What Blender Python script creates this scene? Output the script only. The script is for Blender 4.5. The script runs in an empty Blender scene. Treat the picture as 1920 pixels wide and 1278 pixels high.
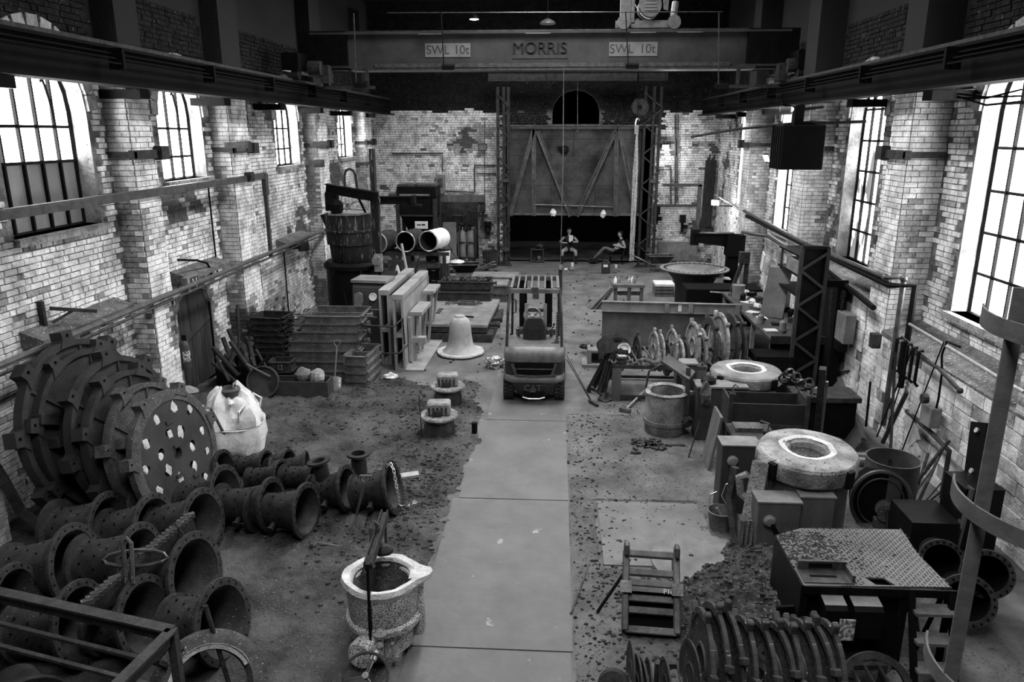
import bpy, bmesh, math, random
from math import sin, cos, pi, radians, sqrt, atan2
from mathutils import Vector, Matrix, noise
from mathutils.geometry import tessellate_polygon
random.seed(11)
scn = bpy.context.scene
COL = scn.collection
V = Vector
# ------------------------------------------------------------------ camera
CF, CP, CY, CH = 1408.0, radians(15.52), radians(3.33), 5.0
cd = bpy.data.cameras.new('camera'); cam = bpy.data.objects.new('camera', cd); COL.objects.link(cam)
cd.sensor_width = 36.0; cd.lens = 36.0 * CF / 1920.0; cd.clip_end = 200
cam.location = (0, 0, CH); cam.rotation_euler = (pi / 2 - CP, 0, CY)
scn.camera = cam
scn.view_settings.view_transform = 'Standard'; scn.view_settings.look = 'None'
scn.view_settings.gamma = 1.0; scn.view_settings.use_curve_mapping = False
scn.view_settings.exposure = EXPOSURE = 0.0
scn.cycles.max_bounces = 4; scn.cycles.diffuse_bounces = 1; scn.cycles.glossy_bounces = 2
scn.cycles.sample_clamp_indirect = 4.0; scn.cycles.use_denoising = True
# ------------------------------------------------------------------ world and lights
w = bpy.data.worlds.new('world'); scn.world = w; w.use_nodes = True
w.node_tree.nodes['Background'].inputs[0].default_value = (.6, .6, .6, 1)
w.node_tree.nodes['Background'].inputs[1].default_value = 0.5
PANE = 18.0        # radiance of the daylit window glass
def area(name, loc, rot, sx, sy, power, spread=180):
    l = bpy.data.lights.new(name, 'AREA'); l.shape = 'RECTANGLE'; l.size = sx; l.size_y = sy; l.energy = power
    l.spread = radians(spread)
    o = bpy.data.objects.new(name, l); COL.objects.link(o); o.location = loc; o.rotation_euler = rot
    return o
# unseen ceiling area lamps, added to light the floor and camera-facing fronts
for yy, pw in ((.5, 520), (7.5, 300), (14.5, 800), (22.0, 900)):
    area('added_roof_light', (-.2, yy, 10.9), (0, 0, 0), 2.2, 5.0, pw, 150)
def lamp(name, loc, power, r=.06):
    l = bpy.data.lights.new(name, 'POINT'); l.energy = power; l.shadow_soft_size = r
    o = bpy.data.objects.new(name, l); COL.objects.link(o); o.location = loc
# ------------------------------------------------------------------ ground lookup
_sp, _cp, _sy, _cy = sin(CP), cos(CP), sin(CY), cos(CY)
def G(u, v, h=0.0):
    "world point at height h seen at photo pixel (u, v)"
    x, y, z = u - 960, -(v - 639), CF
    up = y * _cp - z * _sp; fw = y * _sp + z * _cp
    t = (h - CH) / up
    return V(((x * _cy - fw * _sy) * t, (fw * _cy + x * _sy) * t, h))
def AY(u, v, Y):
    x, y, z = u - 960, -(v - 639), CF
    up = y * _cp - z * _sp; fw = y * _sp + z * _cp
    t = Y / (fw * _cy + x * _sy)
    return V(((x * _cy - fw * _sy) * t, Y, CH + up * t))
def AX(u, v, X):
    x, y, z = u - 960, -(v - 639), CF
    up = y * _cp - z * _sp; fw = y * _sp + z * _cp
    t = X / (x * _cy - fw * _sy)
    return V((X, (fw * _cy + x * _sy) * t, CH + up * t))
# ------------------------------------------------------------------ materials
MATS = {}
def mat(name, c, c2=None, rough=.7, metal=0., sc=6., spot=None, spotc=.5, spotsc=40., spotw=.06, bump=.3, bsc=30., emit=0., streak=False, thr=.5, soft=.15, world=False, soot=None):
    "grey procedural surface: base tones c and c2 mixed by noise, small spots of spotc, noise bump"
    if name in MATS: return MATS[name]
    m = bpy.data.materials.new(name); m.use_nodes = True; MATS[name] = m
    nt = m.node_tree; N = nt.nodes; L = nt.links; b = N['Principled BSDF']
    if c2 is None: c2 = c * .55
    tc = N.new('ShaderNodeNewGeometry').outputs['Position'] if world else N.new('ShaderNodeTexCoord').outputs['Object']
    if streak:
        mp = N.new('ShaderNodeMapping'); mp.inputs['Scale'].default_value = (1, 1, .12); L.new(tc, mp.inputs[0]); tc = mp.outputs[0]
    n1 = N.new('ShaderNodeTexNoise'); n1.inputs['Scale'].default_value = sc; n1.inputs['Detail'].default_value = 8; n1.inputs['Roughness'].default_value = .65
    L.new(tc, n1.inputs['Vector'])
    r1 = N.new('ShaderNodeMapRange'); r1.inputs[1].default_value = thr - soft; r1.inputs[2].default_value = thr + soft
    L.new(n1.outputs[0], r1.inputs[0])
    mx = N.new('ShaderNodeMix'); mx.data_type = 'FLOAT'; mx.inputs[2].default_value = c2; mx.inputs[3].default_value = c
    L.new(r1.outputs[0], mx.inputs[0]); val = mx.outputs[0]
    if spot:
        n2 = N.new('ShaderNodeTexNoise'); n2.inputs['Scale'].default_value = spotsc; n2.inputs['Detail'].default_value = 5; n2.inputs['Roughness'].default_value = .62
        L.new(tc, n2.inputs['Vector'])
        r2 = N.new('ShaderNodeMapRange'); r2.inputs[1].default_value = 1 - spot; r2.inputs[2].default_value = 1 - spot + spotw
        L.new(n2.outputs[0], r2.inputs[0])
        m2 = N.new('ShaderNodeMix'); m2.data_type = 'FLOAT'; m2.inputs[3].default_value = spotc
        L.new(r2.outputs[0], m2.inputs[0]); L.new(val, m2.inputs[2]); val = m2.outputs[0]
    if soot:      # soot and upper-wall shade painted as one tone above this height, ragged edge
        sx = N.new('ShaderNodeSeparateXYZ'); L.new(N.new('ShaderNodeNewGeometry').outputs['Position'], sx.inputs[0])
        ma = N.new('ShaderNodeMath'); ma.operation = 'MULTIPLY_ADD'; ma.inputs[1].default_value = .8; L.new(n1.outputs[0], ma.inputs[0]); L.new(sx.outputs[2], ma.inputs[2])
        r3 = N.new('ShaderNodeMapRange'); r3.inputs[1].default_value = soot + .3; r3.inputs[2].default_value = soot + .5; L.new(ma.outputs[0], r3.inputs[0])
        m3 = N.new('ShaderNodeMix'); m3.data_type = 'FLOAT'; m3.inputs[3].default_value = .012; L.new(r3.outputs[0], m3.inputs[0]); L.new(val, m3.inputs[2]); val = m3.outputs[0]
    cc = N.new('ShaderNodeCombineColor')
    for i in range(3): L.new(val, cc.inputs[i])
    L.new(cc.outputs[0], b.inputs['Base Color'])
    b.inputs['Roughness'].default_value = rough; b.inputs['Metallic'].default_value = metal
    b.inputs['Specular IOR Level'].default_value = .12 if c < .03 else (.25 if c < .12 else .4)
    if emit:
        L.new(cc.outputs[0], b.inputs['Emission Color']); b.inputs['Emission Strength'].default_value = emit
    if bump:
        n3 = N.new('ShaderNodeTexNoise'); n3.inputs['Scale'].default_value = bsc; n3.inputs['Detail'].default_value = 5
        L.new(tc, n3.inputs['Vector'])
        bp = N.new('ShaderNodeBump'); bp.inputs['Strength'].default_value = bump; bp.inputs['Distance'].default_value = .02
        L.new(n3.outputs[0], bp.inputs['Height']); L.new(bp.outputs[0], b.inputs['Normal'])
    return m
def flat(name, c, rough=.6, metal=0., emit=0.):
    if name in MATS: return MATS[name]
    m = bpy.data.materials.new(name); m.use_nodes = True; MATS[name] = m
    nt = m.node_tree; b = nt.nodes['Principled BSDF']
    n = nt.nodes.new('ShaderNodeTexNoise'); n.inputs['Scale'].default_value = 9
    mx = nt.nodes.new('ShaderNodeMapRange'); mx.inputs[3].default_value = c * .85; mx.inputs[4].default_value = c * 1.15
    nt.links.new(n.outputs[0], mx.inputs[0]); cc = nt.nodes.new('ShaderNodeCombineColor')
    for i in range(3): nt.links.new(mx.outputs[0], cc.inputs[i])
    nt.links.new(cc.outputs[0], b.inputs['Base Color'])
    b.inputs['Roughness'].default_value = rough; b.inputs['Metallic'].default_value = metal
    if emit:
        nt.links.new(cc.outputs[0], b.inputs['Emission Color']); b.inputs['Emission Strength'].default_value = emit
    return m
IRON = mat('cast_iron', .04, .015, .62, .3, 7, spot=.34, spotc=.2, spotsc=60, bump=.35, bsc=45)
IRONL = mat('dusty_cast_iron', .11, .04, .75, .1, 5, spot=.38, spotc=.4, spotsc=45, bump=.5, bsc=50)
RUST = mat('rusty_steel', .055, .018, .7, .3, 9, spot=.33, spotc=.3, spotsc=70, bump=.4, bsc=60)
DARK = mat('black_steel', .009, .004, .55, .3, 5, bump=.15)
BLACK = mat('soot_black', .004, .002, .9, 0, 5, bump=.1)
STEEL = mat('worn_steel', .14, .06, .4, .6, 8, bump=.15)
BRIGHT = mat('bright_steel', .6, .4, .3, .7, 10, bump=.1)
PLATE = mat('rolled_plate', .12, .05, .5, .35, 1.6, spot=.3, spotc=.5, spotsc=30, bump=.12)
DUSTY = mat('dusty_grey_paint', .22, .11, .7, 0, 3, spot=.33, spotc=.08, spotsc=40, bump=.2)
PALE = mat('pale_refractory', .8, .45, .95, 0, 6, spot=.36, spotc=.1, spotsc=28, bump=.8, bsc=60)
CRUST = mat('crusted_refractory', .36, .1, .95, 0, 4, spot=.42, spotc=.04, spotsc=34, bump=1., bsc=40)
SPECK = mat('spattered_ladle_skin', .85, .5, .9, 0, 5, spot=.49, spotc=.07, spotsc=85, spotw=.03, bump=.9, bsc=90)
DRIP = mat('dripped_slag_steel', .03, .008, .7, .2, 4, spot=.42, spotc=.4, spotsc=22, spotw=.12, bump=.5, streak=True)
WHITE = mat('white_paint', .75, .6, .6, 0, 4, bump=.1)
WOOD = mat('old_timber', .14, .06, .8, 0, 6, bump=.5, bsc=25, streak=True, spot=.33, spotc=.35)
PWOOD = mat('pale_timber', .42, .26, .8, 0, 7, bump=.3)
CLOTHD = mat('dark_cloth', .022, .01, .95, 0, 8, bump=.6, bsc=18)
CLOTHW = mat('white_woven_plastic', .8, .55, .6, 0, 3, spot=.3, spotc=.12, spotsc=14, bump=1., bsc=9)
RUBBER = mat('tyre_rubber', .05, .025, .85, 0, 20, bump=.3)
FORKP = mat('worn_yellow_grey_paint', .16, .08, .45, 0, 5, spot=.33, spotc=.04, spotsc=25, bump=.1)
FORKD = mat('scuffed_dark_paint', .03, .016, .45, 0, 6, spot=.36, spotc=.3, spotsc=50, bump=.15)
SKIN = mat('skin', .34, .3, .6, 0, 10, bump=.05)
GLOW = flat('lamp_glow', 1., emit=8)
PIPEW = mat('grey_painted_pipe', .09, .04, .5, .2, 8, bump=.1)
SANDM = mat('black_moulding_sand', .1, .018, 1., 0, 1.1, spot=.4, spotc=.22, spotsc=45, spotw=.1, bump=1.6, bsc=34, world=True)
HEAP = mat('sand_lumps', .07, .02, 1., 0, 8, spot=.4, spotc=.22, spotsc=30, bump=1., bsc=30, world=True)
CONC = mat('dusty_concrete', .155, .06, .85, 0, 1.3, spot=.37, spotc=.035, spotsc=26, spotw=.05, bump=.9, bsc=18, world=True)
STRIP = mat('smooth_floor_plate', .135, .095, .6, 0, 1.6, spot=.335, spotc=.3, spotsc=3.6, spotw=.04, bump=.45, bsc=11, world=True)
# ------------------------------------------------------------------ mesh builder
class MB:
    def __init__(s, M=None): s.v = []; s.f = []; s.mi = []; s.cur = 0; s.M = M or Matrix()
    def add(s, vs, fs, M=None):
        T = s.M @ M if M is not None else s.M
        n = len(s.v); s.v += [T @ V(p) for p in vs]
        s.f += [[i + n for i in f] for f in fs]; s.mi += [s.cur] * len(fs); return s
    def box(s, c, d, rz=0, M=None, rx=0, ry=0):
        x, y, z = d[0] / 2, d[1] / 2, d[2] / 2
        R = Matrix.Translation(V(c))
        if rz or rx or ry: R = R @ Matrix.Rotation(rz, 4, 'Z') @ Matrix.Rotation(ry, 4, 'Y') @ Matrix.Rotation(rx, 4, 'X')
        if M is not None: R = M @ R
        return s.add([(-x, -y, -z), (x, -y, -z), (x, y, -z), (-x, y, -z), (-x, -y, z), (x, -y, z), (x, y, z), (-x, y, z)],
                     [(0, 3, 2, 1), (4, 5, 6, 7), (0, 1, 5, 4), (1, 2, 6, 5), (2, 3, 7, 6), (3, 0, 4, 7)], R)
    def bb(s, x0, x1, y0, y1, z0, z1): return s.box(((x0 + x1) / 2, (y0 + y1) / 2, (z0 + z1) / 2), (abs(x1 - x0), abs(y1 - y0), abs(z1 - z0)))
    def bar(s, a, b, w, h, up=(0, 0, 1)):
        a, b = V(a), V(b); d = b - a; L = d.length
        if L < 1e-6: return s
        y = d / L; u = V(up)
        if abs(y.dot(u)) > .98: u = V((1, 0, 0)) if abs(y.x) < .9 else V((0, 1, 0))
        x = y.cross(u).normalized(); z = x.cross(y)
        M = Matrix((x, y, z)).transposed().to_4x4(); M.translation = (a + b) / 2
        return s.box((0, 0, 0), (w, L, h), M=M)
    def tube(s, pts, r, n=8, closed=False, caps=True):
        pts = [V(p) for p in pts]; k = len(pts); vs = []; prev = None
        rr = r if isinstance(r, (list, tuple)) else [r] * k
        for i, p in enumerate(pts):
            if closed: t = pts[(i + 1) % k] - pts[i - 1]
            else: t = pts[min(i + 1, k - 1)] - pts[max(i - 1, 0)]
            t = t.normalized() if t.length > 1e-9 else V((0, 0, 1))
            if prev is None:
                a = V((0, 0, 1)) if abs(t.z) < .9 else V((1, 0, 0)); x = t.cross(a).normalized()
            else: x = prev - t * prev.dot(t); x = x.normalized() if x.length > 1e-6 else t.orthogonal().normalized()
            prev = x; y = t.cross(x)
            vs += [p + (x * cos(2 * pi * j / n) + y * sin(2 * pi * j / n)) * rr[i] for j in range(n)]
        fs = []
        for i in range(k if closed else k - 1):
            a, b = i * n, ((i + 1) % k) * n
            fs += [(a + j, a + (j + 1) % n, b + (j + 1) % n, b + j) for j in range(n)]
        if caps and not closed: fs += [tuple(range(n - 1, -1, -1)), tuple((k - 1) * n + j for j in range(n))]
        return s.add(vs, fs)
    def lathe(s, prof, n=32, M=None, closed=False, a0=0, a1=2 * pi, wob=0, seed=0):
        full = abs(a1 - a0) > 6.28; m = n if full else n + 1; vs = []; k = len(prof)
        for r, z in prof:
            for j in range(m):
                a = a0 + (a1 - a0) * j / n
                q = 1 + (wob * noise.noise(V((cos(a) * 2.5 + seed, sin(a) * 2.5, z * 4 + r))) if wob else 0)
                vs.append((r * q * cos(a), r * q * sin(a), z))
        fs = []
        for i in range(k if closed else k - 1):
            a, b = i * m, ((i + 1) % k) * m
            for j in range(n): fs.append((a + j, a + (j + 1) % m, b + (j + 1) % m, b + j))
        return s.add(vs, fs, M)
    def cyl(s, a, b, r, n=16, r2=None):
        return s.tube([a, b], [r, r if r2 is None else r2], n)
    def prism(s, poly, z0, z1, M=None, holes=()):
        loops = [list(poly)] + [list(h) for h in holes]
        fl = [p for l in loops for p in l]; n = len(fl)
        tris = tessellate_polygon([[V((p[0], p[1], 0)) for p in l] for l in loops])
        vs = [(p[0], p[1], z0) for p in fl] + [(p[0], p[1], z1) for p in fl]
        fs = []
        for t in tris:
            a, b, c = [V((fl[i][0], fl[i][1], 0)) for i in t]
            t = tuple(t) if (b - a).cross(c - a).z > 0 else tuple(reversed(t))
            fs += [tuple(i + n for i in t), tuple(reversed(t))]
        o = 0
        for q, l in enumerate(loops):
            k = len(l)
            for i in range(k): fs.append((o + i, o + (i + 1) % k, n + o + (i + 1) % k, n + o + i))
            o += k
        return s.add(vs, fs, M)
    def blob(s, c, r, n=10, amp=.2, seed=0, sq=(1, 1, 1)):
        prof = [(sin(pi * i / (n // 2 + 1)), -cos(pi * i / (n // 2 + 1))) for i in range(n // 2 + 2)]
        vs = []; fs = []
        for a, z in prof:
            for j in range(n):
                p = V((a * cos(2 * pi * j / n), a * sin(2 * pi * j / n), z))
                q = 1 + amp * noise.noise(p * 1.7 + V((seed * 3.1, seed, 0)))
                vs.append((c[0] + p.x * q * r * sq[0], c[1] + p.y * q * r * sq[1], c[2] + p.z * q * r * sq[2]))
        for i in range(len(prof) - 1):
            for j in range(n): fs.append((i * n + j, i * n + (j + 1) % n, (i + 1) * n + (j + 1) % n, (i + 1) * n + j))
        return s.add(vs, fs)
    def build(s, name, m, parent=None, smooth=False, kind=None, bevel=0, label=None):
        me = bpy.data.meshes.new(name); me.from_pydata([tuple(p) for p in s.v], [], s.f)
        for q in (m if isinstance(m, (list, tuple)) else [m]): me.materials.append(q)
        if any(s.mi): me.polygons.foreach_set('material_index', s.mi)
        bm = bmesh.new(); bm.from_mesh(me)
        if len(s.f) < 20000: bmesh.ops.recalc_face_normals(bm, faces=bm.faces)
        bm.to_mesh(me); bm.free()
        if smooth:
            me.polygons.foreach_set('use_smooth', [True] * len(me.polygons))
            try: me.set_sharp_from_angle(angle=radians(38))
            except Exception: pass
        me.update()
        o = bpy.data.objects.new(name, me); COL.objects.link(o)
        if parent: o.parent = parent
        if bevel:
            b = o.modifiers.new('b', 'BEVEL'); b.width = bevel; b.segments = 1; b.limit_method = 'ANGLE'
        if kind: o['kind'] = kind
        if label: o['label'] = label
        return o
def T(name, label, cat, loc=(0, 0, 0), rz=0, group=None, rot=None):
    o = bpy.data.objects.new(name, None); COL.objects.link(o); o.empty_display_size = .1
    o.location = loc; o.rotation_euler = rot if rot else (0, 0, rz)
    o['label'] = label; o['category'] = cat
    if group: o['group'] = group
    return o
def tag(o, label, cat, group=None):
    o['label'] = label; o['category'] = cat
    if group: o['group'] = group
    return o
def place(o, loc, rz=0, rot=None):
    o.location = loc; o.rotation_euler = rot if rot else (0, 0, rz); return o
def kids(o): return [c for c in bpy.data.objects if c.parent == o]
def dup(root, loc, rot=None, label=None, group=None, scale=None):
    r = root.copy(); COL.objects.link(r); r.location = loc
    if rot is not None: r.rotation_euler = rot
    if scale: r.scale = scale
    if label: r['label'] = label
    if group: r['group'] = group
    for ch in kids(root):
        c = ch.copy(); COL.objects.link(c); c.parent = r
        for g in kids(ch):
            d = g.copy(); COL.objects.link(d); d.parent = c
    return r
def ring(r, n=24, ph=0, cx=0, cy=0): return [(cx + r * cos(ph + 2 * pi * i / n), cy + r * sin(ph + 2 * pi * i / n)) for i in range(n)]
def axisM(o, z, up=(0, 0, 1)):
    "matrix with local z along z, origin o"
    z = V(z).normalized(); u = V(up)
    if abs(z.dot(u)) > .98: u = V((0, 1, 0))
    x = u.cross(z).normalized(); y = z.cross(x)
    M = Matrix((x, y, z)).transposed().to_4x4(); M.translation = V(o); return M
def arc(a, b, h, n=8, d=(0, 0, -1)):
    a, b, d = V(a), V(b), V(d); return [a.lerp(b, i / n) + d * h * 4 * (i / n) * (1 - i / n) for i in range(n + 1)]
def chain_mb(mb, pts, r=.03, w=.007):
    "links along a path, alternately turned"
    pts = [V(p) for p in pts]; k = 0
    for a, b in zip(pts, pts[1:]):
        d = b - a; n = max(1, int(d.length / (r * 1.5)))
        for i in range(n):
            c = a + d * ((i + .5) / n); t = d.normalized(); x = t.orthogonal().normalized()
            if k % 2: x = t.cross(x)
            mb.tube([c + t * r * 1.15 * cos(q) + x * r * .6 * sin(q) for q in [2 * pi * j / 8 for j in range(8)]], w, 4, closed=True); k += 1
# ================================================================== SETTING
XL, XR, YF, ZT = -7.2, 6.2, 30.0, 11.2
GXL, GXR = -7.5, 6.5
WMAT = [mat('whitewashed_brick', .88, .34, .9, 0, 2.6, spot=.385, spotc=.08, spotsc=26, spotw=.12, bump=1., bsc=18, world=True, thr=.485, soft=.12),
        mat('grubby_brick', .46, .16, .9, 0, 4, spot=.4, spotc=.05, spotsc=24, spotw=.06, bump=.8, bsc=22, world=True),
        mat('bare_brick', .1, .04, .9, 0, 6, spot=.36, spotc=.2, spotsc=18, bump=.6, bsc=25, world=True),
        mat('soot_shade_brick', .018, .005, .95, 0, 5, spot=.38, spotc=.1, spotsc=15, bump=.8, bsc=18, world=True)]  # soot tone, darkened further to carry the shade of the upper walls
MORTAR = mat('limed_mortar', .22, .05, 1., 0, 5, spot=.38, spotc=.03, spotsc=30, bump=.8, world=True, soot=5.75)
REVEAL = mat('limed_reveal', .42, .16, .9, 0, 3, spot=.38, spotc=.07, spotsc=26, bump=1., bsc=15, world=True)
SOOT = mat('sooty_plaster', .012, .004, 1., 0, 3, spot=.4, spotc=.06, spotsc=12, bump=.8, bsc=12, world=True)
def arch_loop(y0, y1, z0, zs, n=10):
    c = (y0 + y1) / 2; r = (y1 - y0) / 2
    return [(y0, z0), (y1, z0)] + [(c + r * cos(pi * i / n), zs + r * sin(pi * i / n)) for i in range(n + 1)]
def inside(p, L):
    x, y = p; c = False
    for i in range(len(L)):
        (a, b), (d, e) = L[i], L[i - 1]
        if (b > y) != (e > y) and x < (d - a) * (y - b) / (e - b) + a: c = not c
    return c
def grow(L, g):
    cx = sum(p[0] for p in L) / len(L); cy = sum(p[1] for p in L) / len(L)
    return [(p[0] + (g if p[0] > cx else -g), p[1] + (g if p[1] > cy else -g)) for p in L]
def wall(name, M, L0, L1, H, holes, solid, top=5.75, near=None, hb=7.2, dark=None, rh=.088, bl=.245):
    """slab in the plane z=0 of M (x along, y up), openings cut through it, bricks proud of its face"""
    mb = MB(M); mb.prism([(L0, 0), (L1, 0), (L1, H), (L0, H)], -.35, 0, holes=holes)
    if holes:
        n0 = len(mb.f) - sum(len(h) for h in holes); mb.mi[n0:] = [1] * (len(mb.f) - n0)
    o = mb.build(name, [MORTAR, REVEAL]); o['kind'] = 'structure'
    bricks = []
    gh = [grow(h, .02) for h in holes]
    r = 0; z = 0.0
    while z < hb:
        x = L0 - random.random() * .1 - (bl / 2 if r % 2 else 0)
        while x < L1:
            l = bl if random.random() > .25 else bl / 2
            x0, x1 = max(x, L0) + .006, min(x + l, L1) - .006; z0, z1 = z + .006, z + rh - .005
            x += l
            if x1 - x0 < .05: continue
            if any(inside(p, h) for h in gh for p in ((x0, z0), (x1, z0), (x0, z1), (x1, z1), ((x0 + x1) / 2, (z0 + z1) / 2))): continue
            if any(a < x1 and x0 < b and z0 < d for a, b, d in solid): continue
            if random.random() < .012: continue
            q = noise.noise(V((x0 * .55, z0 * .8, L0 + H))) + .45 * noise.noise(V((x0 * 2.3, z0 * 3, 4)))
            if z0 > top + .25 * noise.noise(V((x0, 0, 0))): mi = 3
            else: mi = 0 if q > -.3 else (1 if q > -.46 else 2)
            if mi == 0 and random.random() < .05: mi = 1
            if dark and dark(x0, z0): mi = 3
            p = .012 + random.random() * .016 - (.008 if mi == 2 else 0)
            j = lambda: (random.random() - .5) * .008
            bricks.append(([(x0 + j(), z0 + j(), 0), (x1 + j(), z0 + j(), 0), (x1 + j(), z1 + j(), 0), (x0 + j(), z1 + j(), 0),
                            (x0 + .004, z0 + .004, p + j() * .6), (x1 - .004, z0 + .004, p + j() * .6), (x1 - .004, z1 - .004, p + j() * .6), (x0 + .004, z1 - .004, p + j() * .6)], mi, (x0, z0)))
        z += rh; r += 1
    F = [(4, 5, 6, 7), (0, 1, 5, 4), (1, 2, 6, 5), (2, 3, 7, 6), (3, 0, 4, 7)]
    if near:
        bricks.sort(key=lambda b: (b[2][0] - near[0]) ** 2 + (b[2][1] - near[1]) ** 2)
        one, rest = bricks[:300], bricks[300:]
    else: one, rest = [], bricks
    for vs, mi, _ in one:
        b = MB(M); b.add(vs, F); b.build('brick', WMAT[mi], o)
    b = MB(M)
    for vs, mi, _ in rest: b.cur = mi; b.add(vs, F)
    b.build('brickwork', WMAT, o, kind='stuff')
    return o
ML = Matrix(((0, 0, 1, XL), (1, 0, 0, 0), (0, 1, 0, 0), (0, 0, 0, 1)))      # x->Y, y->Z, z->+X
MR = Matrix(((0, 0, -1, XR), (-1, 0, 0, 0), (0, 1, 0, 0), (0, 0, 0, 1)))    # x->-Y
MF = Matrix(((1, 0, 0, 0), (0, 0, -1, YF), (0, 1, 0, 0), (0, 0, 0, 1)))     # x->X, y->Z, z->-Y
LW = [(9.6, 11.6, 3.62), (13.7, 15.45, 4.12), (19.5, 21.3, 4.15), (25.15, 26.95, 4.18)]
RW = [(9.95, 11.85, 2.3), (15.2, 16.95, 2.35), (20.2, 21.95, 2.35), (25.1, 26.6, 2.6)]
LP = [(7.3, 8.1), (12.07, 12.75), (15.85, 16.8), (21.75, 22.7), (27.3, 28.2)]
RP = [(8.2, 8.9), (12.75, 13.45), (17.8, 18.6), (22.9, 23.7)]
DOOR = [(13.55, 0), (15.0, 0), (15.0, 1.55), (14.85, 1.85), (14.27, 2.12), (13.7, 1.85), (13.55, 1.55)]
wall('wall_left', ML, 5, YF, 9.6, [arch_loop(a, b, c, 5.3) for a, b, c in LW] + [DOOR], [(a, b, 9) for a, b in LP], near=(11.2, 2.2))
wall('wall_right', MR, -YF, -5, 9.6, [arch_loop(-b, -a, c, 5.3) for a, b, c in RW], [(-b, -a, 9) for a, b in RP], near=(-13.9, 3.2))
AO = [(-.2, 5.3), (1.6, 5.3), (1.6, 5.75)] + [(.7 + .9 * cos(pi * i / 8), 5.75 + .8 * sin(pi * i / 8)) for i in range(1, 8)] + [(-.2, 5.75)]
GO = [(-2.0, 0), (3.75, 0), (3.75, 5.2), (-2.0, 5.2)]
WO = [(-5.6, .02), (-3.1, .02), (-3.1, 2.35), (-5.6, 2.35)]
wall('wall_far', MF, -7.2, 6.2, 10.9, [AO, GO, WO], [], top=5.75, hb=9.6, dark=lambda x, z: -2.3 < x < 3.9 and z > 5.1)
# unseen sides and roof close the hall
def struct(name, mb, m, parent=None):
    o = mb.build(name, m, parent)
    if not parent: o['kind'] = 'structure'
    return o
mb = MB(); mb.bb(-7.2, 6.2, -4.3, -4, 0, 11.2); struct('wall_near', mb, SOOT)
mb = MB(); mb.bb(-7.5, -7.2, -4, 5, 0, 11.2); mb.bb(-7.55, -7.2, 5, 30, 9.6, 11.2); struct('wall_left_end', mb, SOOT)
mb = MB(); mb.bb(6.2, 6.5, -4, 5, 0, 11.2); mb.bb(6.2, 6.55, 5, 30, 9.6, 11.2); struct('wall_right_end', mb, SOOT)
mb = MB()
for x0, x1 in ((-7.6, -1.35), (.95, 6.6)): mb.bb(x0, x1, -4.3, 30.4, 11.2, 11.35)
for y0, y1 in ((-4.3, -2.1), (3.1, 4.9), (10.1, 11.9), (17.1, 19.4), (24.6, 30.4)): mb.bb(-1.35, .95, y0, y1, 11.2, 11.35)
struct('ceiling', mb, SOOT)
for k, yy in enumerate((.5, 7.5, 14.5, 22.0)):
    mb = MB()
    for i in range(9): mb.bb(-1.35, .95, yy - 2.6 + i * .65 - .02, yy - 2.6 + i * .65 + .02, 10.98, 11.2)
    mb.bb(-1.4, -1.33, yy - 2.62, yy + 2.62, 10.95, 11.2); mb.bb(.93, 1.0, yy - 2.62, yy + 2.62, 10.95, 11.2)
    o = struct('window_%d' % (20 + k), mb, DARK)
    g = MB(); g.bb(-1.33, .93, yy - 2.6, yy + 2.6, 11.22, 11.25); g.build('pane', flat('roof_glass', .8, emit=2.), o)  # glowing roof glazing, unseen, added along with the ceiling lamps
# ---- windows
def pane_mat(name, s, lo, thr, sc=2.2):
    m = bpy.data.materials.new(name); m.use_nodes = True; nt = m.node_tree; N = nt.nodes; L = nt.links
    b = N['Principled BSDF']; b.inputs['Base Color'].default_value = (.08,) * 3 + (1,); b.inputs['Roughness'].default_value = .3
    g = N.new('ShaderNodeNewGeometry'); n = N.new('ShaderNodeTexNoise'); n.inputs['Scale'].default_value = sc; n.inputs['Detail'].default_value = 7
    mp = N.new('ShaderNodeMapping'); mp.inputs['Scale'].default_value = (1, 1, .4); L.new(g.outputs['Position'], mp.inputs[0]); L.new(mp.outputs[0], n.inputs['Vector'])
    r = N.new('ShaderNodeMapRange'); r.inputs[1].default_value = thr - .06; r.inputs[2].default_value = thr + .1; r.inputs[3].default_value = lo; r.inputs[4].default_value = s
    L.new(n.outputs[0], r.inputs[0]); b.inputs['Emission Color'].default_value = (1, 1, 1, 1); L.new(r.outputs[0], b.inputs['Emission Strength'])
    return m
PM = pane_mat('daylit_glass', PANE, PANE * .7, .3)
PMG = pane_mat('dirty_daylit_glass', PANE * .9, .3, .5)
PMD = pane_mat('grimy_backed_glass', .1, .05, .5)
PMS = pane_mat('softly_daylit_glass', .86, .7, .45)
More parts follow.
